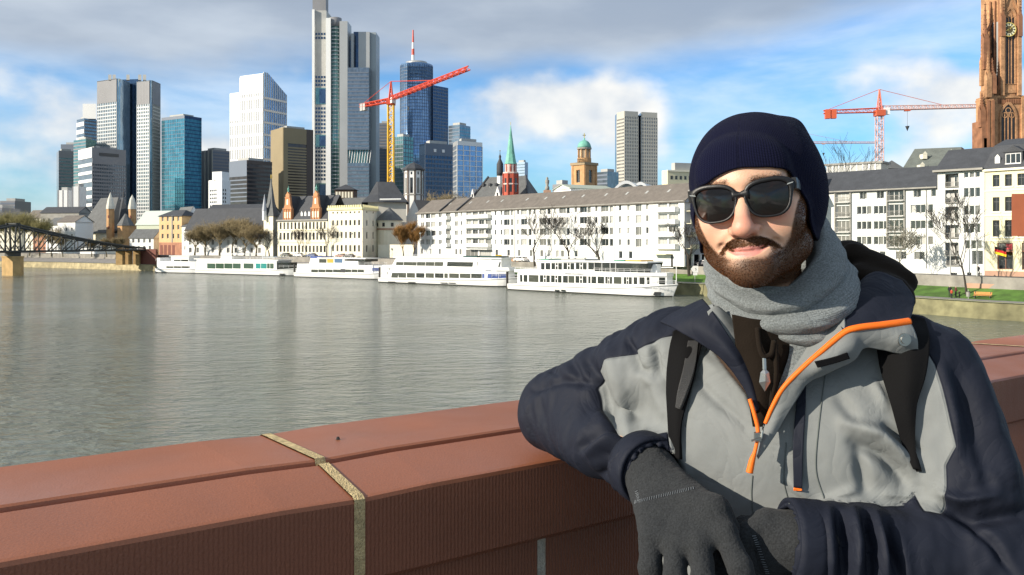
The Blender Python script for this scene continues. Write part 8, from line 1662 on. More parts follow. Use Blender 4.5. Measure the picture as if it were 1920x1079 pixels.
# ---------------------------------------------------------------- sunglasses
def shades():
    frame_m = mat('black_acetate', (0.005, 0.005, 0.006), .42, .4, bump=.05, bscale=400)
    lm, nt, b = node_mat('tinted_lens'); L = nt.links.new
    b.inputs['Base Color'].default_value = (.004, .0035, .003, 1); b.inputs['Roughness'].default_value = .05
    tr = nt.nodes.new('ShaderNodeBsdfTransparent'); tr.inputs[0].default_value = (.20, .13, .11, 1); mx = nt.nodes.new('ShaderNodeMixShader'); mx.inputs[0].default_value = .80
    L(tr.outputs[0], mx.inputs[1]); L(b.outputs[0], mx.inputs[2]); L(mx.outputs[0], nt.nodes['Material Output'].inputs[0])
    root = bpy.data.objects.new('sunglasses', None); COL.objects.link(root); root.parent = man; root['label'] = 'black sunglasses with silver rivets'
    GY, GZ = -.1050, -.0055
    yw = lambda x: GY+1.9*x*x
    W = lambda x, y, z: (x, y, z+GZ)
    n = 64
    for e in (-1, 1):
        cx = .0355*e; a = np.linspace(0, 2*np.pi, n, endpoint=False)
        def loop(hw, hh, top, out_):
            ca, sa = np.cos(a), np.sin(a); ex = 2.75
            x = np.sign(ca)*np.abs(ca)**(2/ex)*hw; z = np.sign(sa)*np.abs(sa)**(2/ex)*hh
            x = x*(1+.13*(z/hh))                 # broader at the top
            z = z+.07*x*np.where(z > 0, 1, -.3)+top*np.clip(z/hh, 0, 1)
            x = x+out_*np.clip(x/hw, 0, 1)**3*np.clip(z/hh, 0, 1)
            return cx+e*x, z
        xi, zi = loop(.0268, .0222, 0, 0); xo, zo = loop(.0304, .0254, .0030, .0062)
        def ring(x, z, dy): return [W(q, yw(q)+dy, r) for q, r in zip(x, z)]
        mix = lambda t: (xi+(xo-xi)*t, zi+(zo-zi)*t)
        mb = MB(); rr = [ring(*mix(0), .0012), ring(*mix(0), -.0016), ring(*mix(.2), -.0026), ring(*mix(.85), -.0026), ring(*mix(1), -.0014), ring(*mix(1), .0022), ring(*mix(.5), .003), ring(*mix(0), .0012)]
        mb.loft(rr, 0, True)
        np_mesh('rim', h2w(np.array(mb.v)), mb.f, frame_m, root, True, man_org)
        # lens
        V = [W(cx, yw(cx)-.0022, 0)]; F = []; K = 6
        for k in range(1, K+1):
            t = k/K*1.02; V += [W(cx+(q-cx)*t, yw(cx+(q-cx)*t)-.0022*(1-t*t)+.0002, r*t) for q, r in zip(xi, zi)]
        for i in range(n): F.append((0, 1+i, 1+(i+1) % n))
        for k in range(K-1):
            for i in range(n): j = (i+1) % n; F.append((1+k*n+i, 1+(k+1)*n+i, 1+(k+1)*n+j, 1+k*n+j))
        np_mesh('lens', h2w(np.array(V)), F, lm, root, True, man_org)
        # temple and rivet
        x1 = .0695*e; mb = MB(); sec = []
        for (x, y, z, hh, ww) in ((x1, yw(x1)+.001, .0165, .0075, .003), (.0715*e, yw(x1)+.010, .0160, .0070, .0022), (.0715*e, -.045, .014, .0060, .0018), (.0760*e, .0, .010, .0045, .0015), (.077*e, .035, .002, .0040, .0015)):
            sec.append([W(x+s_*ww, y, z+t*hh) for s_, t in ((-1, -1), (1, -1), (1.2, 0), (1, 1), (-1, 1))])
        mb.loft(sec, 0, True, True, True); np_mesh('temple', h2w(np.array(mb.v)), mb.f, frame_m, root, False, man_org)
        mb = MB(); px_ = .0655*e; y0 = yw(px_)-.0030
        mb.add([W(px_+e*dx, y0+dy+1.9*2*px_*e*dx*0, z) for dy in (.001, -.0006) for dx, z in ((-.0048, .0150), (.0030, .0168), (.0042, .0182), (-.0036, .0168))], [(0, 1, 2, 3), (7, 6, 5, 4), (0, 4, 5, 1), (1, 5, 6, 2), (2, 6, 7, 3), (3, 7, 4, 0)])
        np_mesh('rivet', h2w(np.array(mb.v)), mb.f, metal_m, root, False, man_org)
    mb = MB(); sec = []
    for x in np.linspace(-.0115, .0115, 9):
        t = abs(x)/.0115; zt = .0150-.0020*(1-t)+.003*t; zb = .0060+.0010*(1-t)-.004*t
        sec.append([W(x, yw(x)+dy, z) for dy, z in ((-.0022, zb), (-.0030, (zb+zt)/2), (-.0022, zt), (.003, zt), (.003, zb))])
    mb.loft(sec, 0, True, True, True); np_mesh('bridge', h2w(np.array(mb.v)), mb.f, frame_m, root, True, man_org)
shades()

# ---------------------------------------------------------------- scarf
def scarf():
    nt_, ns = 200, 90; th = np.linspace(0, 2*np.pi, nt_, endpoint=False)    # 0 = towards the camera
    cx, cy = .417, 1.325
    V = []; UV = []
    for s in np.linspace(0, 1, ns):
        front = .5+.5*np.cos(th); left = -np.sin(th)                # left = camera-left
        ztop = -.066*front+.036*(1-front)+np.where(left > 0, .004, .060)*np.abs(left)-.012*front*(left > 0)*np.abs(left)
        zbot = -.152*front-.125*(1-front)+.010*left
        z = ztop+(zbot-ztop)*s
        phase = 2.7*s+.42*np.sin(th-.5)+.16*np.sin(3*th+1)
        roll = np.abs(np.sin(np.pi*phase))**.8
        env = np.sin(np.pi*np.clip(s*.92+.06, 0, 1))**.5
        cx = .398+.022*min(1, s*1.6); r = .071+.034*env+.0135*roll*env+.014*s
        rx = r*(.91); ry = r*(1.0+.12*front)
        p = np.stack([cx+rx*-np.sin(th)*-1*-1, cy-ry*np.cos(th), z], 1)
        p[:, 0] = cx-rx*left*1.0
        V.append(p); UV.append(np.stack([th/(2*np.pi)*1.0*3, np.full(nt_, s*.9)], 1))
    V = np.array(V); flat = V.reshape(-1, 3); ctr = np.array([.417, cy, 0]); nn = (flat-ctr)*np.array([1, 1, 0]); nn /= np.linalg.norm(nn, axis=1, keepdims=True)
    sh = flat.copy(); sh[:, 2] *= 3.0
    flat = flat+nn*(.010*vnoise(sh, 16, 3)+.003*vnoise(sh, 60, 2))[:, None]; flat[:, 2] += .006*vnoise(flat+3, 18, 2)
    V = flat.reshape(ns, nt_, 3); rows = [V[j] for j in range(ns)]
    for k, (sc, dz) in enumerate(((.93, -.002), (.82, .008))):
        r = V[-1].copy(); r[:, :2] = ctr[:2]+(r[:, :2]-ctr[:2])*sc; r[:, 2] += dz; rows.append(r); UV.append(UV[-1])
    pre = []
    for k, (sc, dz) in enumerate(((.80, -.02), (.88, -.001))):
        r = V[0].copy(); r[:, :2] = ctr[:2]+(r[:, :2]-ctr[:2])*sc; r[:, 2] += dz; pre.append(r)
    rows = pre+rows; UV = [UV[0], UV[0]]+UV; F = []
    for j in range(len(rows)-1):
        for i in range(nt_): k = (i+1) % nt_; F.append((j*nt_+i, j*nt_+k, (j+1)*nt_+k, (j+1)*nt_+i))
    o = np_mesh('scarf', np.vstack(rows), F, scarf_m, man, True, man_org, uv=np.vstack(UV))
    o['label'] = 'chunky grey knitted scarf wound round the neck'; return o
scarf_o = scarf()
sheet([[c3(1475, 600, 1.235), c3(1530, 590, 1.235), c3(1600, 560, 1.25)], [c3(1480, 660, 1.222), c3(1520, 650, 1.216), c3(1572, 635, 1.222)], [c3(1462, 720, 1.218), c3(1490, 715, 1.210), c3(1520, 705, 1.216)], [c3(1440, 790, 1.222), c3(1455, 790, 1.215), c3(1470, 780, 1.220)]], 40, 50, .006, 'scarf_end', scarf_m, scarf_o, man_org, (.45, .6), .004)
# ---------------------------------------------------------------- jacket
from mathutils.bvhtree import BVHTree
def jacket():
    s = SDF((-.04, .92, -.70), (.88, 1.78, -.03), .0036)
    rot = np.stack([BX, BY, np.array([0, 0, 1.0])], 1)
    s.add(s.ell(bp_(0, .02, -.385), (.205, .142, .30), rot))
    s.add(s.cap(bp_(-.10, .00, -.30), bp_(.10, .00, -.30), .125, .125), .08)
    s.add(s.cap(bp_(-.085, .02, -.50), bp_(.085, .02, -.50), .135, .135), .08)
    s.add(s.cap(bp_(-.165, .01, -.212), bp_(-.05, .03, -.135), .070, .060), .05)
    s.add(s.cap(bp_(.165, .01, -.208), bp_(.05, .03, -.135), .070, .060), .05)
    tor = s.d.copy()
    def arm(a, b, c, r):
        d = smin(s.cap(a, b, r[0], r[1]), s.cap(b, c, r[2], r[3]), .03); return d
    aR = arm(SH_R, EL_R, WR_R, (.084, .074, .072, .050))
    aL = arm(SH_L, EL_L, WR_L, (.082, .074, .074, .054))
    s.add(aR, .035); s.add(aL, .03)
    s.sub(s.cap(WR_R, WR_R+(WR_R-EL_R)*.3, .043, .043)); s.sub(s.cap(WR_L, WR_L+(WR_L-EL_L)*.3, .046, .046))
    s.sub(s.cap(h2w([(0, .03, -.02)])[0], bp_(0, .01, -.12), .075, .070), .02)
    v, f = s.mesh(); v = vsmooth(v, f, 2, .5)
    gi = np.clip(np.round((v-s.lo)/s.h).astype(int), 0, np.array(s.d.shape)-1)
    dt, dR, dL = (a[gi[:, 0], gi[:, 1], gi[:, 2]] for a in (tor, aR, aL))
    n = vnormals(v, f)
    if (n*(v-v.mean(0))).sum() < 0: n = -n; f = f[:, ::-1]
    px, py = to_px(v); front = -(n*v).sum(1)/np.linalg.norm(v, axis=1)      # >0 where it faces the viewer
    isR = np.clip((dt-dR)/.03+.5, 0, 1); isL = np.clip((dt-dL)/.03+.5, 0, 1)*(1-isR); isT = 1-np.maximum(isR, isL)
    # ---- folds: broad noise, folds across the sleeves, then single creases
    disp = .005*vnoise(v*np.array([1, 1, .55]), 13, 2)+.0012*vnoise(v*np.array([1.6, 1, .6]), 36, 2)
    for a, b, msk, sc, amp in ((SH_R, EL_R, isR, 20, .012), (EL_R, WR_R, isR, 18, .010), (SH_L, EL_L, isL, 12, .006), (EL_L, WR_L, isL, 22, .012)):
        d = (b-a)/np.linalg.norm(b-a); t = ((v-a)@d); w = np.exp(-np.clip(-t, 0, 9)**2/.03**2-np.clip(t-np.linalg.norm(b-a), 0, 9)**2/.03**2)
        q = v-a-np.outer(t, d); vv = np.outer(t, d)*1.0+q*.33
        r_ = vnoise(vv, sc, 3); ridge = (1-np.abs(r_)*5).clip(-1, 1)
        disp += msk*w*amp*(ridge-.3)*.5
    strokes = [ # px polyline, half-width px, depth m (negative = crease), who
        ([(1103, 682), (1128, 738), (1160, 798)], 13, -.017, isR+isT), ([(1150, 672), (1172, 728), (1178, 770)], 17, .012, isR+isT), ([(1188, 660), (1200, 690), (1222, 700)], 9, -.010, isR+isT),
        ([(1205, 690), (1232, 720), (1245, 770)], 14, .008, isR+isT), ([(1228, 650), (1236, 700)], 7, -.008, isR+isT),
        ([(1095, 838), (1140, 800), (1215, 797)], 9, -.010, isR), ([(1128, 905), (1134, 850), (1185, 805)], 11, -.013, isR), ([(1105, 850), (1150, 815)], 9, .009, isR),
        ([(1000, 730), (1060, 715), (1110, 722)], 8, -.007, isR), ([(1075, 680), (1090, 720)], 8, -.009, isR), ([(1030, 690), (1050, 705)], 8, -.006, isR), ([(1180, 640), (1190, 660)], 7, -.008, isR),
        ([(1000, 840), (1040, 870), (1100, 905)], 9, -.007, isR), ([(1055, 860), (1060, 905)], 7, -.006, isR), ([(1160, 920), (1150, 870), (1205, 820)], 8, .007, isR),
        ([(1285, 690), (1330, 740), (1400, 800)], 10, -.005, isT), ([(1300, 660), (1350, 700)], 14, .005, isT),
        ([(1585, 792), (1650, 815), (1712, 870)], 13, .013, isT), ([(1600, 830), (1660, 860), (1700, 905)], 12, -.012, isT), ([(1608, 850), (1625, 920)], 13, -.009, isT), ([(1570, 740), (1610, 800)], 13, -.005, isT),
        ([(1660, 800), (1730, 850)], 9, -.012, isT), ([(1640, 720), (1660, 760)], 10, .006, isT), ([(1520, 940), (1480, 900)], 10, .006, isT), ([(1660, 930), (1750, 935)], 9, .008, isT), ([(1540, 960), (1600, 920)], 12, .007, isT),
        ([(1572, 965), (1586, 1020), (1582, 1079)], 9, -.016, isL), ([(1600, 962), (1606, 1020), (1602, 1090)], 10, .012, isL), ([(1620, 965), (1634, 1020), (1630, 1090)], 8, -.017, isL), ([(1660, 975), (1672, 1030), (1690, 1090)], 10, -.015, isL),
        ([(1645, 968), (1655, 1020), (1660, 1090)], 9, .010, isL), ([(1555, 965), (1560, 1079)], 9, .007, isL), ([(1790, 960), (1860, 1020), (1900, 1079)], 8, -.007, isL), ([(1770, 950), (1830, 975), (1915, 965)], 14, -.016, isL), ([(1765, 925), (1800, 940), (1860, 930)], 10, .010, isL),
        ([(1790, 690), (1820, 780), (1850, 900)], 15, -.007, isL), ([(1830, 700), (1860, 800), (1895, 900)], 15, .006, isL), ([(1765, 690), (1790, 780), (1800, 850)], 10, .005, isL)]
    for pts, hw, amp, who in strokes:
        d = np.full(len(v), 1e9); end = np.zeros(len(v))
        for i in range(len(pts)-1):
            dd, t = seg_dist(px, py, pts[i], pts[i+1]); k = dd < d; d = np.where(k, dd, d); end = np.where(k, (i+t)/(len(pts)-1), end)
        disp += amp*1.45*np.exp(-(d/hw)**2)*np.clip(who, 0, 1)*sm(front, .0, .25)*np.sin(np.pi*np.clip(end*.9+.05, 0, 1))**.4
    # ---- the open front: push the shell back inside the V
    V_ = poly_sd(px, py, [(1318, 575), (1620, 575), (1560, 640), (1500, 690), (1440, 790), (1422, 800), (1400, 740), (1340, 660)])*v[:, 1]/FOC
    disp -= .03*sm(V_, -.003, .008)*isT*(front > 0)
    v2 = v+n*disp[:, None]; v2 = vsmooth(v2, f, 1, .35)
    # ---- grey panels
    mpp = v[:, 1]/FOC
    g1 = poly_sd(px, py, [(1268, 640), (1300, 560), (1700, 560), (1722, 700), (1716, 860), (1745, 955), (1745, 1300), (1100, 1300), (1255, 860), (1250, 700)])*mpp
    arm_d = np.minimum(dR, dL); g1 = np.minimum(g1, (arm_d-dt)*.6+.006)
    g2 = poly_sd(px, py, [(1121, 700), (1145, 680), (1181, 667), (1208, 653), (1240, 636), (1290, 625), (1300, 800), (1199, 823), (1154, 795), (1128, 764), (1112, 729)])*mpp
    g3 = poly_sd(px, py, [(1735, 655), (1752, 685), (1774, 767), (1791, 839), (1773, 873), (1776, 926), (1764, 962), (1733, 962), (1700, 897), (1690, 829), (1700, 752)])*mpp
    fr = np.where(front > -.35, 1.0, 0)
    g3 = np.minimum(g3, (front+.2)*.05); g2 = np.minimum(g2, (front+.2)*.05)
    und = poly_sd(px, py, [(1020, 868), (1062, 898), (1120, 925), (1128, 938), (1060, 912), (1016, 880)])*mpp
    grey = np.maximum.reduce([np.minimum(g1, (front+.3)*.1), g2, g3, np.minimum(und, .01)])
    o = np_mesh('jacket', v2, f, jacket_m, man, True, man_org, {'grey': grey})
    o['label'] = 'grey and navy hooded outdoor jacket with orange zip'
    return o, BVHTree.FromPolygons(v2.tolist(), f.tolist()), s
jk, jtree, js = jacket()
def surf(px, py, off=0.0, dflt=1.22):
    d = Vector(((px-960)/FOC, 1.0, (HOR-py)/FOC)).normalized(); h = jtree.ray_cast(Vector((0, 0, 0)), d)
    L_ = h[3] if h[0] is not None else dflt/d.y
    return np.array(d*(L_-off))

def patch(name, rows, m, off, th, parent, nu=36, nv=36, uvs=(1, 1), wob=.0, dz=None):
    """a cloth piece lying on the jacket: rows of (px, py[, extra]) control points"""
    g = [[surf(q[0], q[1], off+(q[2] if len(q) > 2 else 0)) for q in r] for r in rows]
    return sheet(g, nu, nv, th, name, m, parent, man_org, uvs, wob)[0]
# hoodie in the open neck
YH = 1.232
hood = sheet([[c3(1372, 590, 1.235), c3(1430, 600, 1.222), c3(1520, 600, 1.235)], [c3(1382, 660, 1.232), c3(1435, 660, 1.217), c3(1510, 660, 1.232)], [c3(1400, 730, 1.230), c3(1432, 730, 1.216), c3(1478, 730, 1.230)], [c3(1412, 800, 1.228), c3(1430, 800, 1.222), c3(1448, 800, 1.228)]], 30, 40, .004, 'hoodie_front', hood_m, man, man_org, wob=.004)[0]
cordtube([c3(1420, 615, 1.216), c3(1424, 650, 1.208), c3(1432, 668, 1.205), c3(1446, 664, 1.206), c3(1452, 640, 1.209), c3(1455, 700, 1.207), c3(1448, 745, 1.210), c3(1446, 775, 1.212)], .0038, 'drawstring', hood_m, hood, man_org)
zp = MB(); zc = c3(1434, 712, 1.203)
zp.add([zc+np.array(q)*np.array([1, 1, 1.0]) for q in ((0, 0, -.017), (.008, 0, -.004), (.006, 0, .010), (0, 0, .016), (-.006, 0, .010), (-.008, 0, -.004), (0, -.003, -.002), (0, -.003, .008))], [(0, 1, 6), (1, 2, 7, 6), (2, 3, 7), (3, 4, 7), (4, 5, 6, 7), (5, 0, 6), (0, 5, 4, 3, 2, 1)])
zp.tube([tuple(zc+np.array((0, 0, .014))), tuple(zc+np.array((0, .002, .030)))], .003, 6)
np_mesh('zip_pull', np.array(zp.v), zp.f, metal_m, hood, False, man_org)
# hood bunched round the back of the neck
hb = SDF((.16, 1.16, -.20), (.72, 1.62, .06), .005)
ring_ = [(c3(1370, 560, 1.46), .028), (c3(1460, 525, 1.50), .035), (c3(1590, 500, 1.45), .036), (c3(1650, 525, 1.37), .031), (c3(1688, 562, 1.31), .022)]
for (a, ra), (b, rb) in zip(ring_[:-1], ring_[1:]): hb.add(hb.cap(a, b, ra, rb), .03)
for a, ra, b, rb in ((c3(1600, 480, 1.40), .022, c3(1700, 528, 1.33), .016), (c3(1610, 520, 1.36), .020, c3(1680, 540, 1.30), .016)): hb.add(hb.cap(a, b, ra, rb), .012)
v, f = hb.mesh(); v = vsmooth(v, f, 2); n = vnormals(v, f); n *= np.sign((n*(v-v.mean(0))).sum())
v = v+n*(.008*vnoise(v*np.array([.6, .6, 2]), 22, 3))[:, None]
np_mesh('hood', v, f[:, ::-1], hood_m, man, True, man_org)['label'] = 'dark brown fleece hood bunched behind the neck'
# ---- collar pieces
# wearer's right: navy edge and grey lining
sheet([[c3(1238, 604, 1.335), c3(1268, 585, 1.33), c3(1318, 562, 1.32)], [c3(1275, 622, 1.285), c3(1300, 602, 1.27), c3(1335, 582, 1.262)], [c3(1345, 665, 1.245), c3(1358, 650, 1.232), c3(1372, 640, 1.235)], [c3(1392, 722, 1.228), c3(1401, 712, 1.222), c3(1410, 705, 1.226)], [c3(1414, 775, 1.222), c3(1420, 770, 1.218), c3(1426, 765, 1.222)]], 24, 60, .004, 'collar', navy_m, jk, man_org, wob=.003)
sheet([[c3(1326, 585, 1.262), c3(1345, 575, 1.262), c3(1375, 600, 1.262)], [c3(1340, 622, 1.246), c3(1362, 625, 1.243), c3(1384, 640, 1.240)], [c3(1372, 670, 1.236), c3(1388, 675, 1.232), c3(1396, 690, 1.232)], [c3(1402, 725, 1.228), c3(1408, 725, 1.225), c3(1412, 730, 1.226)]], 20, 40, .003, 'lining', grey_m, jk, man_org, wob=.002)
Q = lambda zx, zy, Y: c3(1380+zx/3.172, 580+zy/3.172, Y)
zipline = [(1030, 75, 1.190), (950, 85, 1.184), (860, 95, 1.180), (720, 112, 1.179), (640, 142, 1.182), (500, 258, 1.186), (380, 365, 1.190), (280, 470, 1.196), (215, 585, 1.202), (175, 680, 1.206)]
QP = lambda zx, zy: (1380+zx/3.172, 580+zy/3.172)
zl = []
for zx, zy, Y_ in zipline:
    q = surf(*QP(zx, zy), 0.0); yy = min(Y_, q[1]-.020); zl.append(Q(zx, zy, yy))
# wearer's left: grey lining strip between scarf and zip
Q = lambda zx, zy, Y: c3(1380+zx/3.172, 580+zy/3.172, Y)
sheet([[Q(560, 40, 1.235), Q(600, 35, 1.225), Q(640, 0, 1.215)], [Q(450, 170, 1.222), Q(540, 140, 1.205), tuple(zl[4])], [Q(350, 330, 1.216), Q(430, 280, 1.200), tuple(zl[5])], [Q(270, 470, 1.214), Q(320, 420, 1.202), tuple(zl[6])], [Q(205, 600, 1.212), Q(230, 560, 1.206), tuple(zl[7])], [Q(165, 700, 1.215), Q(172, 690, 1.212), Q(180, 680, 1.208)]], 30, 60, .003, 'lining', grey_m, jk, man_org, wob=.002)
# the navy standing collar above the zip
sheet([[c3(1600, 545, 1.275), c3(1640, 512, 1.285), c3(1690, 528, 1.285)], [c3(1575, 570, 1.24), c3(1640, 545, 1.242), c3(1712, 560, 1.255)], [c3(1572, 600, 1.212), c3(1635, 585, 1.205), c3(1710, 588, 1.222)], [tuple(zl[4]), tuple(zl[3]), tuple(zl[0])]], 40, 30, .004, 'collar', navy_m, jk, man_org, wob=.006)
cordtube(zl, [.0058, .0054, .0050, .0048, .0046, .0042, .0038, .0035, .0032, .0030], 'zip_tape', orange_m, jk, man_org, 8, 90)
# outer storm flap, hanging open from the zip
outer = [(1082, 238, 1.200), (985, 262, 1.196), (870, 240, 1.192), (760, 232, 1.188), (700, 305, 1.190), (560, 372, 1.192), (420, 440, 1.196), (340, 560, 1.200), (250, 715, 1.203), (130, 890, 1.203)]
rows = []
zin = zl[:9]+[Q(115, 860, 1.207)]; zin[8] = Q(190, 650, 1.205)
for i, (a, q) in enumerate(zip(zin, outer)):
    b = Q(q[0], q[1], min(q[2], surf(*QP(q[0], q[1]))[1]-(.016 if i < 7 else .006))); mid = (a+b)/2+np.array([0, -.006 if i < 7 else -.002, 0])*(1+.8*math.sin(i*1.7)); rows.append([a, mid, b])
flap = sheet(rows, 24, 100, .003, 'storm_flap', grey_m, jk, man_org, wob=.005)[0]
# snap and hook tape on the flap
sn = MB(); sc_ = Q(1002, 182, min(zl[0][1], surf(*QP(1002, 182))[1]-.02)-.016); 
for r0, r1, y0, y1 in ((.0092, .0088, .004, -.0012), (.0060, .0055, -.001, -.0032), (.0030, .0026, -.003, -.0022)):
    rr = [[sc_+np.array((r*math.cos(t), y, r*math.sin(t))) for t in np.linspace(0, 2*np.pi, 20, endpoint=False)] for r, y in ((r0, y0), (r1, y1))]
    sn.loft([[tuple(p) for p in r] for r in rr], 0, True, False, True)
np_mesh('snap', np.array(sn.v), sn.f, metal_m, flap, False, man_org)
HY_ = min(surf(*QP(570, 300))[1], 1.205)-.030
sheet([[Q(468, 312, HY_), Q(570, 288, HY_), Q(660, 258, HY_)], [Q(486, 348, HY_), Q(580, 324, HY_), Q(676, 294, HY_)]], 20, 8, .003, 'hook_tape', dark_m, flap, man_org)
# lower run of the zip, slider and pull
cordtube([Q(82, 535, 1.214), Q(105, 610, 1.208), Q(128, 700, 1.204), Q(132, 760, 1.202)], .0030, 'zip_tape', orange_m, jk, man_org)
cordtube([Q(130, 770, 1.198), Q(112, 850, 1.196), Q(96, 900, 1.195), Q(80, 972, 1.195)], [.0024, .0028, .0045, .0052], 'zip_pull', orange_m, jk, man_org)
sl = MB(); k0 = Q(130, 755, 1.196); sl.box(k0-np.array((.0045, .002, .007)), k0+np.array((.0045, .004, .005))); sl.tube([tuple(k0+np.array((-.010, -.003, -.006))), tuple(k0+np.array((.004, -.004, -.002))), tuple(k0+np.array((.006, -.003, .008)))], .0016, 6)
np_mesh('zip_slider', np.array(sl.v), sl.f, metal_m, jk, False, man_org)
# chest pocket zip
patch('pocket_zip', [[(1500, 700), (1512, 700)], [(1492, 770), (1510, 770)], [(1487, 840), (1506, 840)], [(1488, 914), (1504, 916)]], navy_m, .004, .003, jk, 10, 50)
patch('pocket_zip_end', [[(1488, 915), (1504, 917)], [(1488, 919), (1504, 921)]], orange_m, .005, .003, jk, 8, 6)
# rucksack straps
pack = bpy.data.objects.new('rucksack_harness', None); COL.objects.link(pack); pack.parent = man; pack['label'] = 'black rucksack straps over both shoulders'
patch('shoulder_strap', [[(1262, 622, .01), (1290, 610, .01), (1322, 612, .006)], [(1256, 660, .006), (1285, 660, .012), (1314, 655, .006)], [(1252, 720, .006), (1275, 725, .012), (1298, 722, .006)], [(1255, 790, .006), (1268, 795, .008), (1278, 795, .004)], [(1262, 860, .004), (1270, 862, .005), (1276, 862, .003)]], dark_m, .003, .008, pack, 20, 50, wob=.002)
mesh_m = fabric('mesh_padding', (0.05, 0.05, 0.052), knit='rib', kscale=(14, 40), kb=1, kd=.003, rough=.8)
patch('strap_padding', [[(1290, 640, .013), (1310, 640, .011)], [(1282, 690, .015), (1303, 690, .011)], [(1272, 735, .015), (1288, 738, .012)], [(1268, 765, .012), (1276, 768, .011)]], mesh_m, .006, .006, pack, 14, 40)
patch('shoulder_strap', [[(1650, 598, .002), (1690, 592, .003), (1735, 602, .001)], [(1646, 640, .008), (1700, 630, .014), (1742, 640, .008)], [(1652, 690, .006), (1700, 690, .014), (1735, 700, .006)], [(1672, 760, .004), (1700, 760, .012), (1716, 765, .006)], [(1692, 830, .004), (1708, 830, .008), (1716, 835, .005)], [(1712, 880, .002), (1720, 880, .004), (1724, 885, .003)]], dark_m, .003, .008, pack, 24, 60, wob=.002)
bk = SDF((.30, 1.38, -.75), (.86, 1.86, -.02), .012); rot = np.stack([BX, BY, np.array([0, 0, 1.0])], 1)
bk.add(bk.ell(bp_(.02, .235, -.36), (.17, .10, .29), rot)); bk.add(bk.cap(bp_(-.08, .20, -.55), bp_(.12, .20, -.55), .10, .10), .06)
v, f = bk.mesh(); np_mesh('rucksack', vsmooth(v, f, 3), f[:, ::-1], dark_m, pack, True, man_org)
# ---- cuffs
def cuff(el, wr, r, name, L0=.01, ln=.045):
    d = (wr-el)/np.linalg.norm(wr-el); a = np.cross(d, [0, 0, 1.0]); a /= np.linalg.norm(a); b = np.cross(a, d); mb = MB(); rr = []
    for t, q in ((-.0, .96), (-.0, 1.0), (.35, 1.03), (.8, 1.02), (1, 1.0), (1.02, .93), (.9, .86)):
        rr.append([tuple(wr+d*(L0+(t-.8)*ln)+(a*math.cos(th)+b*math.sin(th))*r*q*(1+.03*math.sin(2*th+1))) for th in np.linspace(0, 2*np.pi, 40, endpoint=False)])
    mb.loft(rr, 0, True); return np_mesh(name, np.array(mb.v), mb.f, navy_m, jk, True, man_org)
cuff(EL_R, WR_R, .056, 'cuff', .012, .04); cuff(EL_L, WR_L, .058, 'cuff', .014, .04)
# trousers and shoes (below the frame)
s = SDF((.0, 1.0, -1.53), (.86, 1.72, -.50), .012); rot = None
for e in (-1, 1):
    s.add(s.cap(bp_(e*.085, .03, -.62), bp_(e*.11, .0, -1.02), .105, .080), .05); s.add(s.cap(bp_(e*.11, .0, -1.02), bp_(e*.12, .03, -1.42), .078, .070), .03)
s.add(s.cap(bp_(-.08, .03, -.58), bp_(.08, .03, -.58), .12, .12), .05)
v, f = s.mesh(); np_mesh('trousers', vsmooth(v, f, 2), f[:, ::-1], fabric('dark_denim', (.02, .024, .035), rough=.85), man, True, man_org)
for e in (-1, 1):
    s = SDF((.1, 1.0, -1.511), (.86, 1.72, -1.36), .008); s.add(s.cap(bp_(e*.12, .05, -1.47), bp_(e*.14, -.15, -1.48), .045, .040)); s.add(s.cap(bp_(e*.12, .04, -1.46), bp_(e*.12, .03, -1.41), .05, .055), .03)
    v, f = s.mesh(); np_mesh('shoe', vsmooth(v, f, 2), f[:, ::-1], dark_m, man, True, man_org)
# ---------------------------------------------------------------- gloves
def glove(wr, dirs, fingers, thumb, name, rp=.020, lab=None):
    allp = np.array([wr]+[q for fg in fingers+[thumb] for q in fg]); s = SDF(allp.min(0)-.06, allp.max(0)+.04, .0028)
    s.add(s.cap(wr-dirs*.015, wr+dirs*.02, .036, .038))
    for fg in fingers: s.add(s.cap(wr+dirs*.01, fg[0], .030, .0185), .02)
    for fg in fingers+[thumb]:
        for i in range(len(fg)-1):
            r0 = .0168-.0006*i; d = s.cap(fg[i], fg[i+1], r0, r0-.0010); s.add(d, .002 if i == 0 else .004)
    s.add(s.cap(wr+dirs*.03, thumb[0], .028, .020), .02)
    v, f = s.mesh(); v = vsmooth(v, f, 2, .5); n = vnormals(v, f); sg = np.sign((n*(v-v.mean(0))).sum()); n *= sg
    v = v+n*(.005*vnoise(v, 42, 3)+.0014*vnoise(v, 170, 2))[:, None]
    f = f if sg > 0 else f[:, ::-1]
    o = np_mesh(name, v, f, glove_m, man, True, man_org); o['label'] = lab; return o, BVHTree.FromPolygons(v.tolist(), f.tolist())
dR_ = c3(1285, 985, 1.16)-WR_R; dR_ /= np.linalg.norm(dR_)
fR = [[c3(1358, 1000, 1.135), c3(1388, 1062, 1.105), c3(1404, 1120, 1.10), c3(1412, 1160, 1.12)],
      [c3(1312, 1022, 1.135), c3(1318, 1085, 1.105), c3(1322, 1145, 1.11), c3(1330, 1185, 1.14)],
      [c3(1268, 1026, 1.150), c3(1266, 1088, 1.120), c3(1270, 1140, 1.13), c3(1278, 1175, 1.16)],
      [c3(1222, 1012, 1.172), c3(1218, 1062, 1.150), c3(1228, 1110, 1.15), c3(1240, 1140, 1.17)]]
tR = [c3(1340, 960, 1.165), c3(1395, 1030, 1.16), c3(1425, 1080, 1.155)]
gR, gRt = glove(WR_R, dR_, fR, tR, 'glove', lab='charcoal fleece glove hanging over the other wrist')
dL_ = c3(1420, 1015, 1.185)-WR_L; dL_ /= np.linalg.norm(dL_)
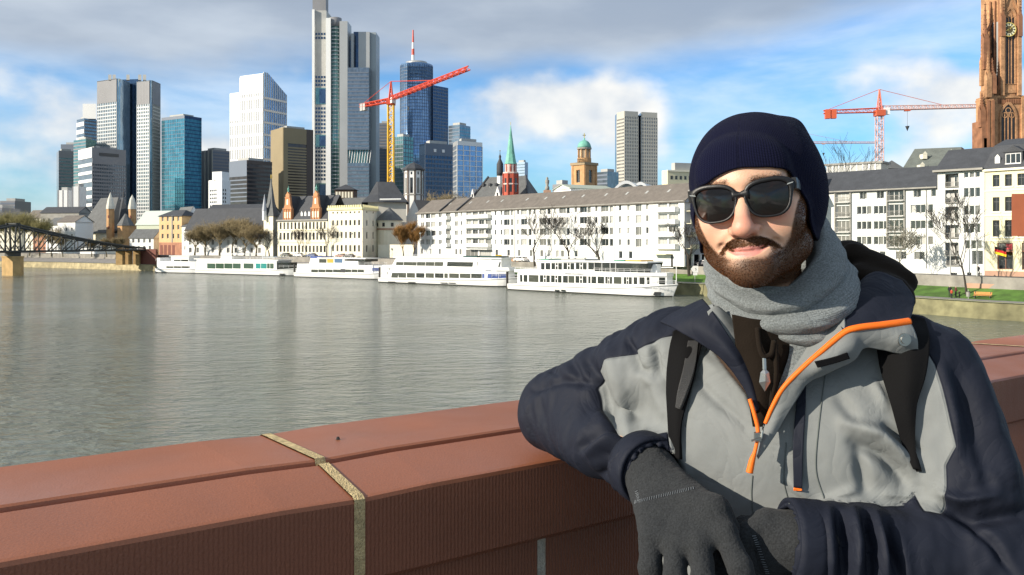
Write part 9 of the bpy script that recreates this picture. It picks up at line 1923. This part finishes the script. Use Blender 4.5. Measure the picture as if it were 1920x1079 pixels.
fL = [[c3(1398, 992, 1.185), c3(1362, 1010, 1.20), c3(1345, 1040, 1.205)], [c3(1396, 1022, 1.18), c3(1358, 1040, 1.195), c3(1340, 1070, 1.20)],
      [c3(1398, 1052, 1.175), c3(1362, 1072, 1.19), c3(1345, 1100, 1.195)], [c3(1405, 1080, 1.17), c3(1372, 1100, 1.185), c3(1358, 1120, 1.19)]]
tL = [c3(1440, 985, 1.165), c3(1405, 1000, 1.158), c3(1385, 1030, 1.155)]
gL, gLt = glove(WR_L, dL_, fL, tL, 'glove', lab='charcoal fleece glove tucked under the other hand')
# pale overlock stitching
def stitches(tree, pts, parent, name='stitching', step=.0032, ln=.0052):
    p = cr_spline([(a, b, 0) for a, b in pts], 200)[:, :2]; mb = MB(); P3 = []
    for a, b in p:
        d = Vector(((a-960)/FOC, 1, (HOR-b)/FOC)).normalized(); h = tree.ray_cast(Vector(), d)
        if h[0] is not None: P3.append((np.array(h[0])-np.array(d)*.0012, np.array(h[1])))
    acc = 0
    for i in range(1, len(P3)):
        acc += np.linalg.norm(P3[i][0]-P3[i-1][0])
        if acc > step:
            acc = 0; t = P3[i][0]-P3[i-1][0]; t /= np.linalg.norm(t)+1e-9; sd_ = np.cross(P3[i][1], t); sd_ /= np.linalg.norm(sd_)+1e-9
            mb.tube([tuple(P3[i][0]-sd_*ln/2), tuple(P3[i][0]+sd_*ln/2+t*.0012)], .00045, 4)
    if mb.f: np_mesh(name, np.array(mb.v), mb.f, mat('pale_thread', (.15, .165, .18), .9), parent, False, man_org)
stitches(gRt, [(1188, 942), (1230, 932), (1300, 915)], gR); stitches(gRt, [(1192, 918), (1198, 940)], gR)
stitches(gLt, [(1412, 1000), (1425, 1035), (1440, 1079)], gL)

# topstitched seams on the shell
seam_m = mat('seam_thread', (.10, .115, .11), .9)
for pts in ([(1411, 892), (1409, 930), (1413, 975)], [(1547, 705), (1535, 800), (1530, 880), (1545, 935)], [(1474, 830), (1470, 900), (1480, 945)], [(1330, 640), (1300, 720), (1285, 800)]):
    cordtube([surf(a, b, .0006) for a, b in cr_spline([(x, y, 0) for x, y in pts], 14)[:, :2]], .0009, 'seam', seam_m, jk, man_org, 5, 60)
